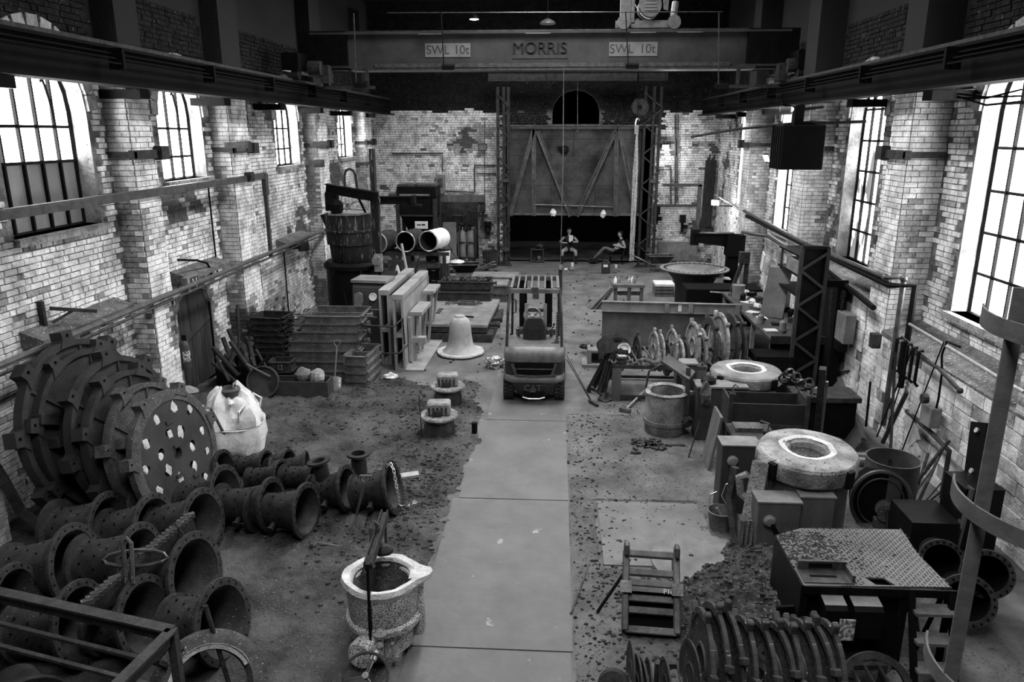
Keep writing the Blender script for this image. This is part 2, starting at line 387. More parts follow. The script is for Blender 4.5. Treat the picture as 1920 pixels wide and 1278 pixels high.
def window(n, side, y0, y1, z0, ncol, rows, glass, gothic=True):
    X = GXL if side < 0 else GXR; sg = 1 if side < 0 else -1
    o = bpy.data.objects.new('window_%d' % n, None); COL.objects.link(o); o['kind'] = 'structure'; o.location = (X, (y0 + y1) / 2, z0)
    hw = (y1 - y0) / 2; zs = 5.3 - z0; H = zs + hw; cw = 2 * hw / ncol
    zz = [0] + rows
    top = lambda y: zs + sqrt(max(0, hw * hw - y * y))
    # frame
    f = MB(); pts = [(0, -hw, 0), (0, hw, 0)] + [(0, hw * cos(pi * i / 12), zs + hw * sin(pi * i / 12)) for i in range(13)]
    f.tube([(sg * .02, p[1] * .985, p[2]) for p in pts], .035, 4, closed=True); f.build('window_frame', DARK, o)
    for i in range(1, ncol):
        y = -hw + i * cw; b = MB(); b.bar((sg * .03, y, 0), (sg * .03, y, top(y)), .035, .05, up=(1, 0, 0)); b.build('glazing_bar', DARK, o)
    for z in rows[:-1] + [rows[-1]]:
        if z < zs + hw * .8:
            k = hw if z <= zs else sqrt(hw * hw - (z - zs) ** 2)
            b = MB(); b.bar((sg * .03, -k, z), (sg * .03, k, z), .03, .045); b.build('glazing_bar', DARK, o)
    if gothic:
        for s in (-1, 1):
            b = MB(); b.tube([(sg * .04, s * (hw - cw - (1 - cos(a)) * 2.1 * cw + 0), rows[-1] + sin(a) * 1.25) for a in [i * .16 for i in range(7)]], .022, 4); b.build('tracery_bar', DARK, o)
            b = MB(); b.tube([(sg * .04, s * (hw - cw * (1 + .45)), rows[-1] + .62), (sg * .04, s * (hw - cw * .72), rows[-1] + 1.02)], .022, 4); b.build('tracery_bar', DARK, o)
    zz = [0] + [z for z in rows] + [H]
    for i in range(ncol):
        ya, yb = -hw + i * cw, -hw + (i + 1) * cw
        for j in range(len(zz) - 1):
            za, zb = zz[j], zz[j + 1]
            last = j == len(zz) - 2
            if last:
                poly = [(ya, za), (yb, za)] + [(yb + (ya - yb) * t / 4, top(yb + (ya - yb) * t / 4)) for t in range(5)]
            else: poly = [(ya, za), (yb, za), (yb, zb), (ya, zb)]
            b = MB(Matrix(((0, 0, 1, 0), (1, 0, 0, 0), (0, 1, 0, 0), (0, 0, 0, 1)))); b.prism(poly, -.006, .006)
            gm = glass(i, j) if callable(glass) else glass
            b.build('pane', gm, o)
    # sill
    b = MB(); b.box((sg * .19, 0, -.05), (.44, 2 * hw + .1, .1)); b.build('sill', mat('sill_stone', .4, .15, .9, 0, 6, spot=.4, spotc=.05, spotsc=30, bump=.8), o)
    b = MB()       # arch ring of voussoirs
    for i in range(13):
        a = pi * (i + .5) / 13; r = hw + .13
        b.box((0, 0, 0), (.05, .24, .23), M=Matrix.Translation((sg * .325, r * cos(a), zs + r * sin(a))) @ Matrix.Rotation(a, 4, 'X'))
    b.build('arch_brick', WMAT[1], o, kind='stuff')
    return o
window(1, -1, *LW[0], 5, [.96, 1.46], lambda i, j: PMD if j == 0 else PM)
for i in (1, 2, 3): window(1 + i, -1, *LW[i], 4, [.42, .95], PM)
window(5, 1, *RW[0], 4, [.62, 1.24, 1.86, 2.48, 3.1], lambda i, j: PM)
window(6, 1, *RW[1], 4, [.62, 1.24, 1.86, 2.48, 3.1], lambda i, j: PMG if i > 1 or j > 3 else PM)
window(7, 1, *RW[2], 4, [.62, 1.24, 1.86, 2.48, 3.1], PM)
window(8, 1, *RW[3], 3, [.6, 1.2, 1.8, 2.4], PM)
# casement stays standing open in the first two windows
for n, (yy, zz, l) in enumerate(((10.42, 4.62, .5), (14.55, 4.56, .42))):
    mb = MB(); mb.bar((GXL + .08, yy, zz), (GXL + .3, yy + .02, zz + l * .1 - .04), .02, .03); mb.bar((GXL + .3, yy, zz - .03), (GXL + .12, yy, zz + l), .02, .03)
# ---- pilasters
def pilaster(n, side, y0, y1):
    X0 = XL if side < 0 else XR; X1 = -6.82 if side < 0 else 5.62
    mb = MB(); mb.bb(X0, X1, y0, y1, 0, 9); o = mb.build('trim_%d' % n, MORTAR); o['kind'] = 'structure'
    b = MB(); sg = 1 if side < 0 else -1; z = 0; r = 0
    while z < 6.2:
        for face in (0, 1, 2):
            if face == 0: L = y1 - y0
            else: L = abs(X1 - X0)
            x = -(.12 if r % 2 else 0)
            while x < L - .02:
                l = .245; a, c = max(x, 0) + .005, min(x + l, L) - .005; x += l
                if c - a < .03: continue
                q = noise.noise(V((a + n * 3, z * .6, n * 1.7))); p = .012 + random.random() * .014
                b.cur = 3 if z > 5.75 else (0 if q > -.25 + (.2 if face else 0) else (1 if q > -.4 else 2))
                if face == 0: b.bb(X1 - sg * .01, X1 + sg * p, y0 + a, y0 + c, z + .006, z + .083)
                elif face == 1: b.bb(X0 + sg * a, X0 + sg * c, y0 - p, y0 + .01, z + .006, z + .083)
                else: b.bb(X0 + sg * a, X0 + sg * c, y1 - .01, y1 + p, z + .006, z + .083)
        z += .088; r += 1
    b.build('brickwork', WMAT, o, kind='stuff')
    s = MB(); s.bb(X1, X1 + sg * .09, y0 - .12, y1 + .12, 4.58, 4.72); s.bb(X0, X1 + sg * .09, y0 - .1, y0 - .02, 4.6, 4.7); s.bb(X1, X1 + sg * .16, y1 - .05, y1 + .2, 4.55, 4.78)
    s.build('timber_strap', RUST, o)
for i, (a, b) in enumerate(LP): pilaster(1 + i, -1, a, b)
for i, (a, b) in enumerate(RP): pilaster(8 + i, 1, a, b)
# ---- ledges under the windows (lower, blocked openings)
LEDGE = mat('dusty_ledge', .16, .06, 1., 0, 5, spot=.4, spotc=.5, spotsc=30, bump=.8)
for i, (a, b, zz) in enumerate(((9.35, 11.6, 2.42), (13.45, 15.3, 2.5), (18.9, 20.9, 2.35), (24.6, 26.4, 2.35))):
    mb = MB(); M = Matrix.Translation((XL, 0, zz)) @ Matrix(((1, 0, 0, 0), (0, 0, 1, 0), (0, 1, 0, 0), (0, 0, 0, 1)))
    mb.prism([(0, 0), (.34, -.12), (.34, -.2), (0, -.24)], a, b, M=M)
    mb.build('trim_%d' % (20 + i), LEDGE)['kind'] = 'structure'
# thicker lower walls of big whitewashed blocks with dusty sloping tops
def lower_wall(name, X, y0, y1, H, H2, n):
    M = Matrix(((0, 0, -1, X), (-1, 0, 0, 0), (0, 1, 0, 0), (0, 0, 0, 1)))
    wall(name, M, -y1, -y0, H, [], [], near=(-10, 1), hb=H - .1, rh=.19, bl=.44)
    mb = MB(); Q = Matrix.Translation((XR, 0, 0)) @ Matrix(((-1, 0, 0, 0), (0, 0, 1, 0), (0, 1, 0, 0), (0, 0, 0, 1)))
    mb.prism([(0, H2), (XR - X + .02, H + .02), (XR - X + .02, H - .06), (0, H - .1)], y0, y1, M=Q); mb.build('trim_%d' % n, LEDGE)['kind'] = 'structure'
lower_wall('wall_right_lower', 5.6, 4.6, 12.75, 1.72, 1.95, 24)
lower_wall('wall_right_middle', 5.6, 13.45, 17.8, 2.1, 2.3, 25)
# ---- floor
def hmap(x, y): return V((x, y, 0))
def gridsheet(name, x0, x1, y0, y1, st, fn, m, keep=None):
    nx = int((x1 - x0) / st) + 1; ny = int((y1 - y0) / st) + 1
    vs = []; fs = []
    for j in range(ny):
        for i in range(nx):
            x, y = x0 + (x1 - x0) * i / (nx - 1), y0 + (y1 - y0) * j / (ny - 1); vs.append((x, y, fn(x, y)))
    for j in range(ny - 1):
        for i in range(nx - 1):
            a = j * nx + i
            if keep is None or keep(*vs[a][:2]): fs.append((a, a + 1, a + nx + 1, a + nx))
    b = MB(); b.add(vs, fs); return b.build(name, m, smooth=True)
fl = MB(); fl.bb(-7.6, 6.6, -4.3, 36, -.3, 0); fo = fl.build('floor', CONC); fo['kind'] = 'structure'
# smooth plates of the gangway
pl = [(-1.42, 3.0, .22, 6.4), (-1.4, 6.41, .24, 9.6), (-1.32, 9.61, .24, 12.62), (-1.2, 12.63, .24, 15.8), (-1.1, 15.81, .24, 19.2), (-1.1, 19.21, .24, 23.0), (-1.1, 23.01, .24, 28.9)]
for x0, y0, x1, y1 in pl:
    b = MB(); b.box(((x0 + x1) / 2, (y0 + y1) / 2, .006), (x1 - x0 - .012, y1 - y0 - .012, .012)); b.build('floor_plate', STRIP, fo)
for x0, y0, x1, y1 in ((.26, 13.0, 2.0, 16.0),):
    b = MB(); b.bb(x0, x1, y0, y1, 0, .008); b.build('floor_plate', CONC, fo)
b = MB(); b.bb(.64, 2.05, 8.0, 9.6, 0, .018); b.build('floor_plate', mat('swept_concrete', .2, .1, .8, 0, 1.0, spot=.36, spotc=.07, spotsc=26, bump=.5, world=True), fo)
def sandh(x, y):
    e = min(1, max(0, (-1.47 + .055 * (y - 5.9) - (.03 if y < 10 else .3) * noise.noise(V((y * .9, 3, 0))) - .5 * max(0, (y - 11.5) * .25) - x) / .35)) * min(1, max(0, (14.9 + .6 * noise.noise(V((x, 0, 0))) - y) / .5))
    h = .035 + .05 * noise.noise(V((x * 1.1, y * 1.1, 0))) + .04 * noise.noise(V((x * 4.5, y * 4.5, 1))) + .03 * noise.noise(V((x * 12, y * 12, 2))) + .016 * noise.noise(V((x * 30, y * 30, 5)))
    return -.02 + e * (.03 + max(0, h))
s = gridsheet('sand_bed', -7.2, -1.0, 4.5, 15.4, .035, sandh, SANDM); s['kind'] = 'stuff'; s['label'] = 'dark lumpy moulding sand covering the floor beside the gangway'; s['category'] = 'sand'
# ================================================================== BUILDING SERVICES
# rooms beyond the two openings, the gateway's darkness put into black walls
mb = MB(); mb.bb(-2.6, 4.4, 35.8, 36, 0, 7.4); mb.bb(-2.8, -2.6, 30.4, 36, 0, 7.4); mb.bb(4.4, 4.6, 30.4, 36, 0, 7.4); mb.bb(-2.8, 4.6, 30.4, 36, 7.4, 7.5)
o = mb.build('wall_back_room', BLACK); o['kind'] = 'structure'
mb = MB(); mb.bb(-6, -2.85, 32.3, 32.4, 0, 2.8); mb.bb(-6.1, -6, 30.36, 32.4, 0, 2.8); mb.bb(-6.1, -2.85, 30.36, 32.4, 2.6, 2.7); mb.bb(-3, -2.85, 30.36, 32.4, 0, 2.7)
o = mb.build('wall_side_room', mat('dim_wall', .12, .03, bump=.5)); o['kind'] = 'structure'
# lintel over side opening
mb = MB(); mb.bb(-5.7, -2.8, 29.86, 30.2, 2.35, 2.62); o = mb.build('lintel', WOOD); o['kind'] = 'structure'
def isec(mb, a, b, h, wf, tf=.03, tw=.02, side=(0, 0, 1)):
    a, b = V(a), V(b); s = V(side).normalized()
    mb.bar(a + s * (h / 2 - tf / 2), b + s * (h / 2 - tf / 2), wf, tf, up=s); mb.bar(a - s * (h / 2 - tf / 2), b - s * (h / 2 - tf / 2), wf, tf, up=s)
    mb.bar(a, b, tw, h - tf, up=s)
# crane runway beams
for sg, x, lab in ((-1, -6.42, 'black steel crane runway beam above the small arched windows'), (1, 5.43, 'black steel crane runway beam above the tall arched windows')):
    t = T('crane_runway_beam', lab, 'beam', (x, 4.6, 5.65 if sg < 0 else 5.6))
    mb = MB(); isec(mb, (0, 0, .26), (0, 25.2, .26), .52, .34, .04, .03); mb.build('girder', BLACK, t)
    mb = MB(); mb.bb(-.03, .03, 0, 25.2, .52, .6); mb.build('rail', RUST, t)
    mb = MB()
    for k in range(3): mb.bb(-sg * (.2 + .06 * k), -sg * (.2 + .06 * k) - sg * .02, 0, 25.2, .4 - .07 * k, .42 - .07 * k)
    mb.build('conductor_bar', BLACK, t)
    mb = MB()
    for k in range(9): mb.bb(-sg * .15, -sg * .36, k * 2.9 + .4, k * 2.9 + .46, .2, .48)
    mb.build('bracket', BLACK, t, kind='stuff')
    for k in range(8): m2 = MB(); m2.bb(-.012 + sg * .1, sg * .8, k * 3.1 + 1.2, k * 3.1 + 1.5, -.14, -.002); m2.build('bearing_block', DARK, t)
# bridge crane
CYY = 19.6
t = T('overhead_crane', 'overhead travelling crane girder with SWL 10t signs spanning the hall', 'crane', (-.2, CYY, 6.48))
mb = MB(); isec(mb, (-5.9, 0, .46), (5.7, 0, .46), .82, .42, .05, .1); mb.build('girder', mat('crane_grey_paint', .07, .04, .45, .1, 1.5, bump=.05), t)
mb = MB(); mb.bb(-4.9, 4.9, -.24, .2, -.02, .05); mb.bb(-4.3, 4.3, -.27, -.245, .05, .14); mb.build('bottom_rail', STEEL, t)
mb = MB(); mb.bb(-5.9, 5.9, -.05, .05, .87, .92); mb.build('top_rail', STEEL, t)
mb = MB(); mb.bb(-5.9, 5.9, 1.3, 1.5, .06, .86); mb.build('rear_girder', DARK, t)
for s in (-1, 1):
    o_ = 0 if s < 0 else -.3
    mb = MB(); mb.bb(s * 6.0 + o_, s * 6.4 + o_, -.9, 2.0, -.05, .35); mb.bb(s * 5.0 + o_, s * 6.2 + o_, -.2, .25, 0, .9); mb.build('end_carriage', DARK, t)
    mb = MB(); mb.cyl((s * 5.55, -.55, .02), (s * 5.85, -.55, .02), .17, 12); mb.bb(s * 5.4, s * 5.6, -.5, -.1, -.3, .1); mb.bb(s * 4.3, s * 5.6, -.35, -.3, -.45, -.38); mb.bb(s * 4.45, s * 4.53, -.35, -.3, -.38, .1); mb.build('travel_motor', RUST, t)
    for yy in (-.7, 1.8):
        mb = MB(); mb.cyl((s * 6.05 + o_, yy, -.1), (s * 6.2 + o_, yy, -.1), .16, 14); mb.build('wheel', IRON, t)
def text(txt, size, M, m, parent, name='lettering', ext=.004, bold=.0):
    c = bpy.data.curves.new(name, 'FONT'); c.body = txt; c.size = size; c.extrude = ext; c.align_x = 'CENTER'; c.align_y = 'CENTER'; c.offset = bold
    o = bpy.data.objects.new(name, c); COL.objects.link(o); dg = bpy.context.evaluated_depsgraph_get()
    me = bpy.data.meshes.new_from_object(o.evaluated_get(dg)); bpy.data.objects.remove(o)
    o = bpy.data.objects.new(name, me); COL.objects.link(o); me.materials.append(m); o.parent = parent; o.matrix_local = M; return o
FACE = Matrix.Rotation(pi / 2, 4, 'X')
SIGN = mat('sign_plate', .2, .14, .5, 0, 3, bump=.05); LET = flat('sign_letter', .035); LETB = flat('black_letter', .003)
def signp(x0, x1, z0, z1, y=-.062):
    mb = MB(); mb.bb(x0, x1, y - .012, y, z0, z1); return mb.build('sign_plate', SIGN, t)
k = AY(840, 87, CYY).x + .2
signp(k - .56, k + .56, .3, .62); text('SWL', .29, Matrix.Translation((k - .24, -.078, .46)) @ FACE, LET, t); text('10t', .29, Matrix.Translation((k + .34, -.078, .46)) @ FACE, LET, t)
k = AY(1187, 87, CYY).x + .2
signp(k - .58, k + .58, .3, .62); text('SWL', .29, Matrix.Translation((k - .28, -.078, .46)) @ FACE, LET, t); text('10t', .29, Matrix.Translation((k + .34, -.078, .46)) @ FACE, LET, t)
k = AY(1012, 87, CYY).x + .2
mb = MB(); mb.bb(k - .68, k + .68, -.07, -.062, .26, .68); mb.build('name_plate', mat('name_plate_grey', .06, .04, bump=.05), t)
for dx in (-.016, 0, .016): text('MORRIS', .38, Matrix.Translation((k + dx, -.078 - .001 * abs(dx) * 60, .47)) @ FACE, LETB, t)
# bright steel strips standing in for highlights along the girder's upper flange
mb = MB()
for x in (-2.9, -.3, 2.2, 3.3): mb.bb(x - .3, x + .3, -.3, -.27, .8, .815)
mb.build('highlight_strip', BRIGHT, t)
# hoist trolley on top of the crane
c0 = AY(1207, 50, CYY + .5)
t = T('hoist_trolley', 'grey hoist trolley with round motor riding on top of the crane girder', 'hoist', (c0.x, CYY, 7.4)); t.scale = (.72, .72, .72)
HG = mat('hoist_grey', .2, .12, .5, .2, 6, bump=.1)
mb = MB(); mb.bb(-.85, -.5, .1, .5, .3, 1.0); mb.bb(-.5, -.38, .05, .5, .2, 1.05); mb.bb(-.55, -.2, .2, .6, .0, .35); mb.build('gearbox', HG, t, bevel=.02)
mb = MB(); mb.cyl((.12, -.1, .72), (.12, .9, .72), .36, 24); mb.build('drum_motor', HG, t, smooth=True)
mb = MB()
for i in range(4): mb.bb(-.08, .32, -.13, -.1, .56 + i * .1, .6 + i * .1)
mb.build('vent_slot', BRIGHT, t, kind='stuff')
mb = MB(); mb.prism([(-.3, .5), (-.22, 1.15), (.6, 1.15), (.72, .95), (.7, .55), (.55, .6), (.52, .95), (-.1, 1.05)], .0, .05, M=FACE); mb.build('guard_plate', HG, t)
for x in (-.75, .92):
    mb = MB(); mb.lathe([(0, -.06), (.1, -.06), (.1, -.02), (.15, -.02), (.15, -.06), (.22, -.06), (.22, .08), (0, .08)], 20, M=Matrix.Translation((x, -.02, .2)) @ FACE); mb.build('wheel', HG, t, smooth=True)
mb = MB(); mb.bb(-1.0, 1.05, .1, .25, .05, .28); mb.cyl((.9, .1, .3), (.98, .3, .85), .12, 10); mb.build('chassis', HG, t)
mb = MB(); mb.tube(arc((-.4, -.1, .75), (.1, -.15, .3), .12), .012, 5); mb.build('cable', WHITE, t)
# cable line and drop rods in front of the crane
t = T('festoon_wire', 'thin taut wire strung along the crane above its girder', 'wire', (0, CYY - .6, 0))
mb = MB(); mb.tube([(AY(725, 24, CYY - .6).x, 0, AY(725, 24, CYY - .6).z), (AY(1355, 22, CYY - .6).x, 0, AY(1355, 22, CYY - .6).z)], .012, 4); mb.build('wire', STEEL, t)
for k, (x, y0, y1) in enumerate(((665, 25, 155), (829, 22, 122), (1175, 22, 120), (1350, 22, 158))):
    a, b = AY(x - 2, y0, CYY - .6), AY(x + (3 if k < 3 else -3), y1, CYY - .6)
    m2 = MB(); m2.bar((a.x, 0, a.z), (b.x, 0, b.z), .025, .025); m2.build('hanger_rod', STEEL if k in (0, 3) else DARK, t)
    m2 = MB(); m2.box((b.x + .1, .1, b.z - .03), (.3, .2, .1), rx=.3); m2.build('hanger_clamp', DARK, t)
# hanging lamps
for k, (u, v, Y, r, lit) in enumerate(((889, 36, 26, .17, 1), (1027, 45, 26, .27, 0), (1031, 15, 26, .1, 0))):
    c = AY(u, v, Y)
    if k < 2:
        t = T('pendant_lamp', ('lit' if lit else 'unlit') + ' round pendant lamp hanging above the crane girder', 'lamp', c)
        mb = MB(); mb.lathe([(0, .16), (.06, .16), (r * .8, .08), (r, 0), (r * .9, 0), (.04, .1)], 16); mb.build('lamp_shade', STEEL if not lit else DARK, t, smooth=True)
        mb = MB(); mb.lathe([(0, .03), (r * .85, .03), (r * .85, -.01), (0, -.03)], 16); mb.build('bulb', GLOW if lit else DUSTY, t)
        mb = MB(); mb.bar((0, 0, .16), (0, 0, 10.9 - c.z), .012, .012); mb.build('cord', DARK, t)
        if lit: lamp('pendant_light', c - V((0, 0, .12)), 25)
# ================================================================== GATE
GY = 29.2
t = T('lifting_gate', 'big rusty plate lifting gate with diagonal channel braces, half raised', 'gate', (.65, GY, 0))
gx0, gx1 = AY(950, 300, GY).x - .65, AY(1202, 300, GY).x - .65
GM = mat('gate_plate', .09, .02, .45, .35, .9, spot=.36, spotc=.4, spotsc=30, spotw=.04, bump=.1, world=True)
zr = [1.95, 3.05, 4.15, 4.75, 5.18]
for a, b in zip(zr, zr[1:]):
    n = 3 if a < 4 else 2
    for i in range(n):
        x0 = gx0 + (gx1 - gx0) * i / n; x1 = gx0 + (gx1 - gx0) * (i + 1) / n
        mb = MB(); mb.bb(x0 + .006, x1 - .006, 0, .03 + .006 * ((i + int(a * 3)) % 2), a + .006, b - .004); mb.build('panel', GM, t)
def chan(a, b, w=.14):
    mb = MB(); a, b = V(a), V(b); s = V((0, 1, 0)).cross(b - a).normalized()
    mb.bar(a, b, w, .02, up=(0, 1, 0))
    for q in (-1, 1): mb.bar(a + s * q * w / 2 + V((0, -.04, 0)), b + s * q * w / 2 + V((0, -.04, 0)), .018, .09, up=(0, 1, 0))
    return mb.build('brace', GBR, t)
GBR = mat('gate_brace', .16, .06, .45, .4, 5, spot=.33, spotc=.3, spotsc=30, bump=.1)
q = lambda u, v: (AY(u, v, GY).x - .65, -.07, AY(u, v, GY).z)
for a, b in (((1001, 244), (957, 404)), ((1008, 246), (1070, 405)), ((1153, 246), (1081, 405)), ((1162, 246), (1188, 380)), ((1001, 243), (1001, 404)), ((1156, 243), (1154, 405))): chan(q(*a), q(*b))
mb = MB(); mb.bb(gx0, gx1, -.09, 0, 1.93, 2.01); mb.bb(gx0, gx1, -.06, 0, 5.12, 5.2); mb.build('edge_angle', GBR, t)
mb = MB(); mb.cyl(q(1001, 383), q(1149, 388), .028, 8); mb.build('handrail', STEEL, t)
for u, v in ((1002, 242), (1083, 242), (1159, 242)):
    a = q(u, v); mb = MB(); mb.tube([(a[0] + .07 * cos(x), -.05, a[2] + .1 + .07 * sin(x)) for x in [i * pi / 5 for i in range(10)]], .018, 5, closed=True); mb.bb(a[0] - .05, a[0] + .05, -.08, -.02, a[2] - .1, a[2] + .05); mb.build('lifting_eye', STEEL, t)
for k, (u, v) in enumerate(((1037, 399), (1131, 401))):
    a = AY(u, v, GY - .12); mb = MB(); mb.blob((0, 0, 0), .12, 10, .7, k + 3, (1, .6, 1.1)); o = mb.build('rag', CLOTHW); tag(o, 'crumpled white rag tied to the gate near its ' + ('hinge-side brace' if 0 else ('lower edge under the first diagonal' if k == 0 else 'lower edge under the second diagonal')), 'rag'); place(o, a)
a = AY(1058, 281, GY - .08); mb = MB(); mb.lathe([(0, .1), (.12, .08), (.17, 0)], 14, M=axisM((0, 0, 0), (0, -1, 0))); mb.box((-.16, -.02, .06), (.2, .05, .14)); o = mb.build('gate_vent', DARK, t); place(o, (a.x - .65, -.05, a.z))
# lattice posts
def lattice_post(u0, u1, lab, Y=28.95, H=6.6):
    x0, x1 = AY(u0, 400, Y).x, AY(u1, 400, Y).x; w_ = x1 - x0
    t = T('lattice_post', lab, 'post', (x0 + w_ / 2, Y, 0)); LPM = mat('lattice_steel', .05, .02, .6, .2, 6, spot=.33, spotc=.15, spotsc=20, bump=.2)
    for x in (-w_ / 2, w_ / 2 - .12, -.03):
        mb = MB(); mb.bb(x, x + .1, -.05, .05, 0, H); mb.bb(x, x + .02, -.12, .05, 0, H); mb.build('upright', LPM, t)
    n = 11
    for i in range(n):
        z0, z1 = .3 + i * (H - .5) / n, .3 + (i + 1) * (H - .5) / n; s = 1 if i % 2 else -1
        mb = MB(); mb.bar((-s * w_ / 2, -.1, z0), (s * w_ / 2, -.1, z1), .05, .02, up=(0, 1, 0)); mb.build('lattice_bar', LPM, t)
    for z in (.6, 3.2): mb = MB(); mb.bb(-.02, .22, -.2, -.05, z, z + .12); mb.build('guide_bracket', STEEL, t)
    mb = MB(); mb.bb(-w_ / 2 - .05, w_ / 2 + .05, -.15, .1, 0, .04); mb.build('base_plate', LPM, t)
lattice_post(932, 957, 'dark lattice steel post beside the dustbin at the gate')
lattice_post(1198, 1232, 'dark lattice steel post beside the chain fall at the gate')
t = T('gate_header_beam', 'dark horizontal steel beam across the top of the gate posts', 'beam', (.65, 28.9, 6.85))
mb = MB(); isec(mb, (-3.2, 0, .12), (3.3, 0, .12), .34, .2); mb.bb(-2.9, 3.4, .1, .14, -1.68, -1.62); mb.build('girder', mat('lattice_steel', 0), t)
# vertical cables through the gate
t = T('gate_cable', 'thin cable dropping to the middle of the lifting gate', 'cable'); a, b = AY(1083, 60, 28.9), AY(1083, 240, 28.9); mb = MB(); mb.tube([a, b], .012, 5); mb.build('wire', STEEL, t)
t = T('pendant_control', 'crane pendant control hanging on its long cable beside the forklift mast', 'controller'); 
pts = [V((AY(1057, 128, 19).x, 19.3, 6.5)), AY(1057, 128, 19), AY(1056, 300, 19), AY(1053, 420, 19), AY(1051, 500, 19)]; a = AY(1051, 500, 19)
mb = MB(); mb.tube(pts, .012, 5); mb.build('cable', STEEL, t)
mb = MB(); mb.box((a.x, 19, a.z - .38), (.1, .09, .75)); mb.build('control_box', mat('control_dark', .03, .02), t, bevel=.01)
mb = MB(); mb.box((a.x, 18.94, a.z + .0), (.08, .05, .12)); mb.build('hook', BRIGHT, t)
t = T('loop_cable', 'slack loop of cable hanging under the crane girder', 'cable', (0, 28.8, 0))
mb = MB(); a, b = AY(1023, 130, 28.8), AY(1043, 130, 28.8); mb.tube(arc((a.x, 0, a.z), (b.x, 0, b.z), .55), .012, 4); mb.build('wire', RUST, t)
# chain hoist with its chain bunch
c = AY(1195, 235, 28.4)
t = T('chain_hoist', 'hanging chain fall with a steel hook block and long bright chain', 'hoist', c)
mb = MB(); mb.tube([(.06 * cos(x) * 1.2, 0, .06 + .09 * sin(x) * 2) for x in [pi * .2 + i * .3 for i in range(16)]], .03, 6); mb.bb(-.1, .05, -.05, .05, -.3, 0); mb.build('hook_block', BRIGHT, t)
mb = MB(); b = AY(1184, 488, 28.4) - c
for k in range(5):
    ph = k * 1.3; pts = [V((0, 0, -.25)).lerp(b, i / 10) + V((.07 * cos(ph + i * .5) * min(1, i / 3), .05 * sin(ph), 0)) for i in range(11)]
    chain_mb(mb, pts, .05, .012)
mb.build('chain', mat('bright_chain', .7, .3, .5, .2, 20, bump=0), t)
mb = MB(); mb.tube([(0, 0, .2), (-.03, 0, 2.2)], .015, 5); mb.tube([(-.03, 0, 2.2), (-.02, .45, 1.5)], .02, 5); mb.build('hoist_rope', DARK, t)
c = AY(1200, 201, 28.6); t = T('cable_reel', 'round dark cable reel mounted high above the chain hoist', 'reel', c)
mb = MB(); mb.lathe([(.08, -.05), (.27, -.05), (.3, -.08), (.32, -.05), (.32, .05), (.3, .08), (.27, .05), (.08, .05)], 24, M=axisM((0, 0, 0), (0, -1, 0)), closed=True); mb.build('rim', RUST, t, smooth=True)
mb = MB(); mb.lathe([(0, .03), (.27, .03), (.27, -.03), (0, -.03)], 24, M=axisM((0, 0, 0), (0, -1, 0))); mb.bb(-.04, .04, 0, .3, .1, .4); mb.build('drum', DARK, t)
# floodlights on the far wall and on the wall
def flood(u, v, Y, lab, on, X=None, d=(0, -1, -.3), s=1, pw=40):
    c = AY(u, v, Y) if X is None else AX(u, v, X)
    t = T('floodlight', lab, 'light', c); M = axisM((0, 0, 0), d)
    mb = MB(M); mb.box((0, 0, -.05), (.26 * s, .2 * s, .08)); mb.build('housing', RUST, t, bevel=.01)
    mb = MB(M); mb.box((0, 0, .0), (.23 * s, .16 * s, .02)); mb.build('lamp_glass', flat('floodlight_glass', .9, emit=5) if on else DUSTY, t)
    mb = MB(M); mb.bar((0, 0, -.08), (0, .0, -.3), .03, .03); mb.build('bracket', DARK, t)
    if c.x > 4 and Y < 28:
        mb = MB(); mb.bar((0, 0, -.1), (6.22 - c.x, .05, -.12), .04, .04); mb.build('wall_arm', DARK, t)
    if on: lamp('flood_beam', c + V(d).normalized() * .3, pw, .1)
flood(905, 276, 29.7, 'small floodlight on the far wall beside the gate, next to the bench opening', False, d=(.2, -1, -.2), s=1.3)
flood(1248, 276, 29.7, 'lit floodlight on the far wall beside the lattice post and pipes', True, d=(0, -1, -.5), s=1.1)
flood(1341, 380, 27, 'glowing floodlight beside the wall pipes near the jib crane', True, d=(-.5, -1, -.3), s=1.1, pw=60)
flood(1406, 326, 24.5, 'hooded floodlight on the wall with its edge catching the light', True, d=(-1, -.2, -.7), s=1.2, pw=6)
flood(1437, 297, 22, 'tilted floodlight beside the black hanging heater', True, d=(-1, -.2, -.5), s=1.2, pw=6)
# ================================================================== PIPES ON THE WALLS
def pipe(name, lab, cat, pts, r, m=PIPEW, n=8, joint=None, group=None):
    t = T(name, lab, cat, pts[0], group=group); p0 = V(pts[0])
    mb = MB(); mb.tube([V(p) - p0 for p in pts], r, n); mb.build('pipe_run', m, t, smooth=True)
    if joint:
        for p in joint: a = V(p) - p0; m2 = MB(); m2.blob(a, r * 1.5, 8, 0); m2.build('pipe_joint', m, t, smooth=True)
    return t
xl = XL + .12
PIPEL = mat('long_pipe_paint', .13, .07, .5, .2, 8, bump=.1)
z = lambda u, v, X: AX(u, v, X)
pipe('wall_pipe', 'long grey pipe running the length of the wall over the plank door', 'pipe', [(-6.73, 5, 2.27), (-6.73, 15, 2.27), (-6.73, 23, 2.25)], .045, PIPEL, joint=[(-6.73, y, 2.27) for y in (7.5, 10.5, 13.4)])
pipe('wall_pipe', 'thin second pipe just under the long wall pipe', 'pipe', [(-6.75, 5, 2.15), (-6.75, 15, 2.15), (-6.75, 23, 2.13)], .022, STEEL)
t = T('cable_tray', 'cable trunking running below the arched windows above the leaning discs', 'trunking', (XL + .42, 5, 4.02))
mb = MB(); mb.bb(-.04, .04, 0, 12.6, -.06, .05); mb.bb(-.06, .02, 0, 12.6, .05, .07); mb.build('tray', PIPEW, t)
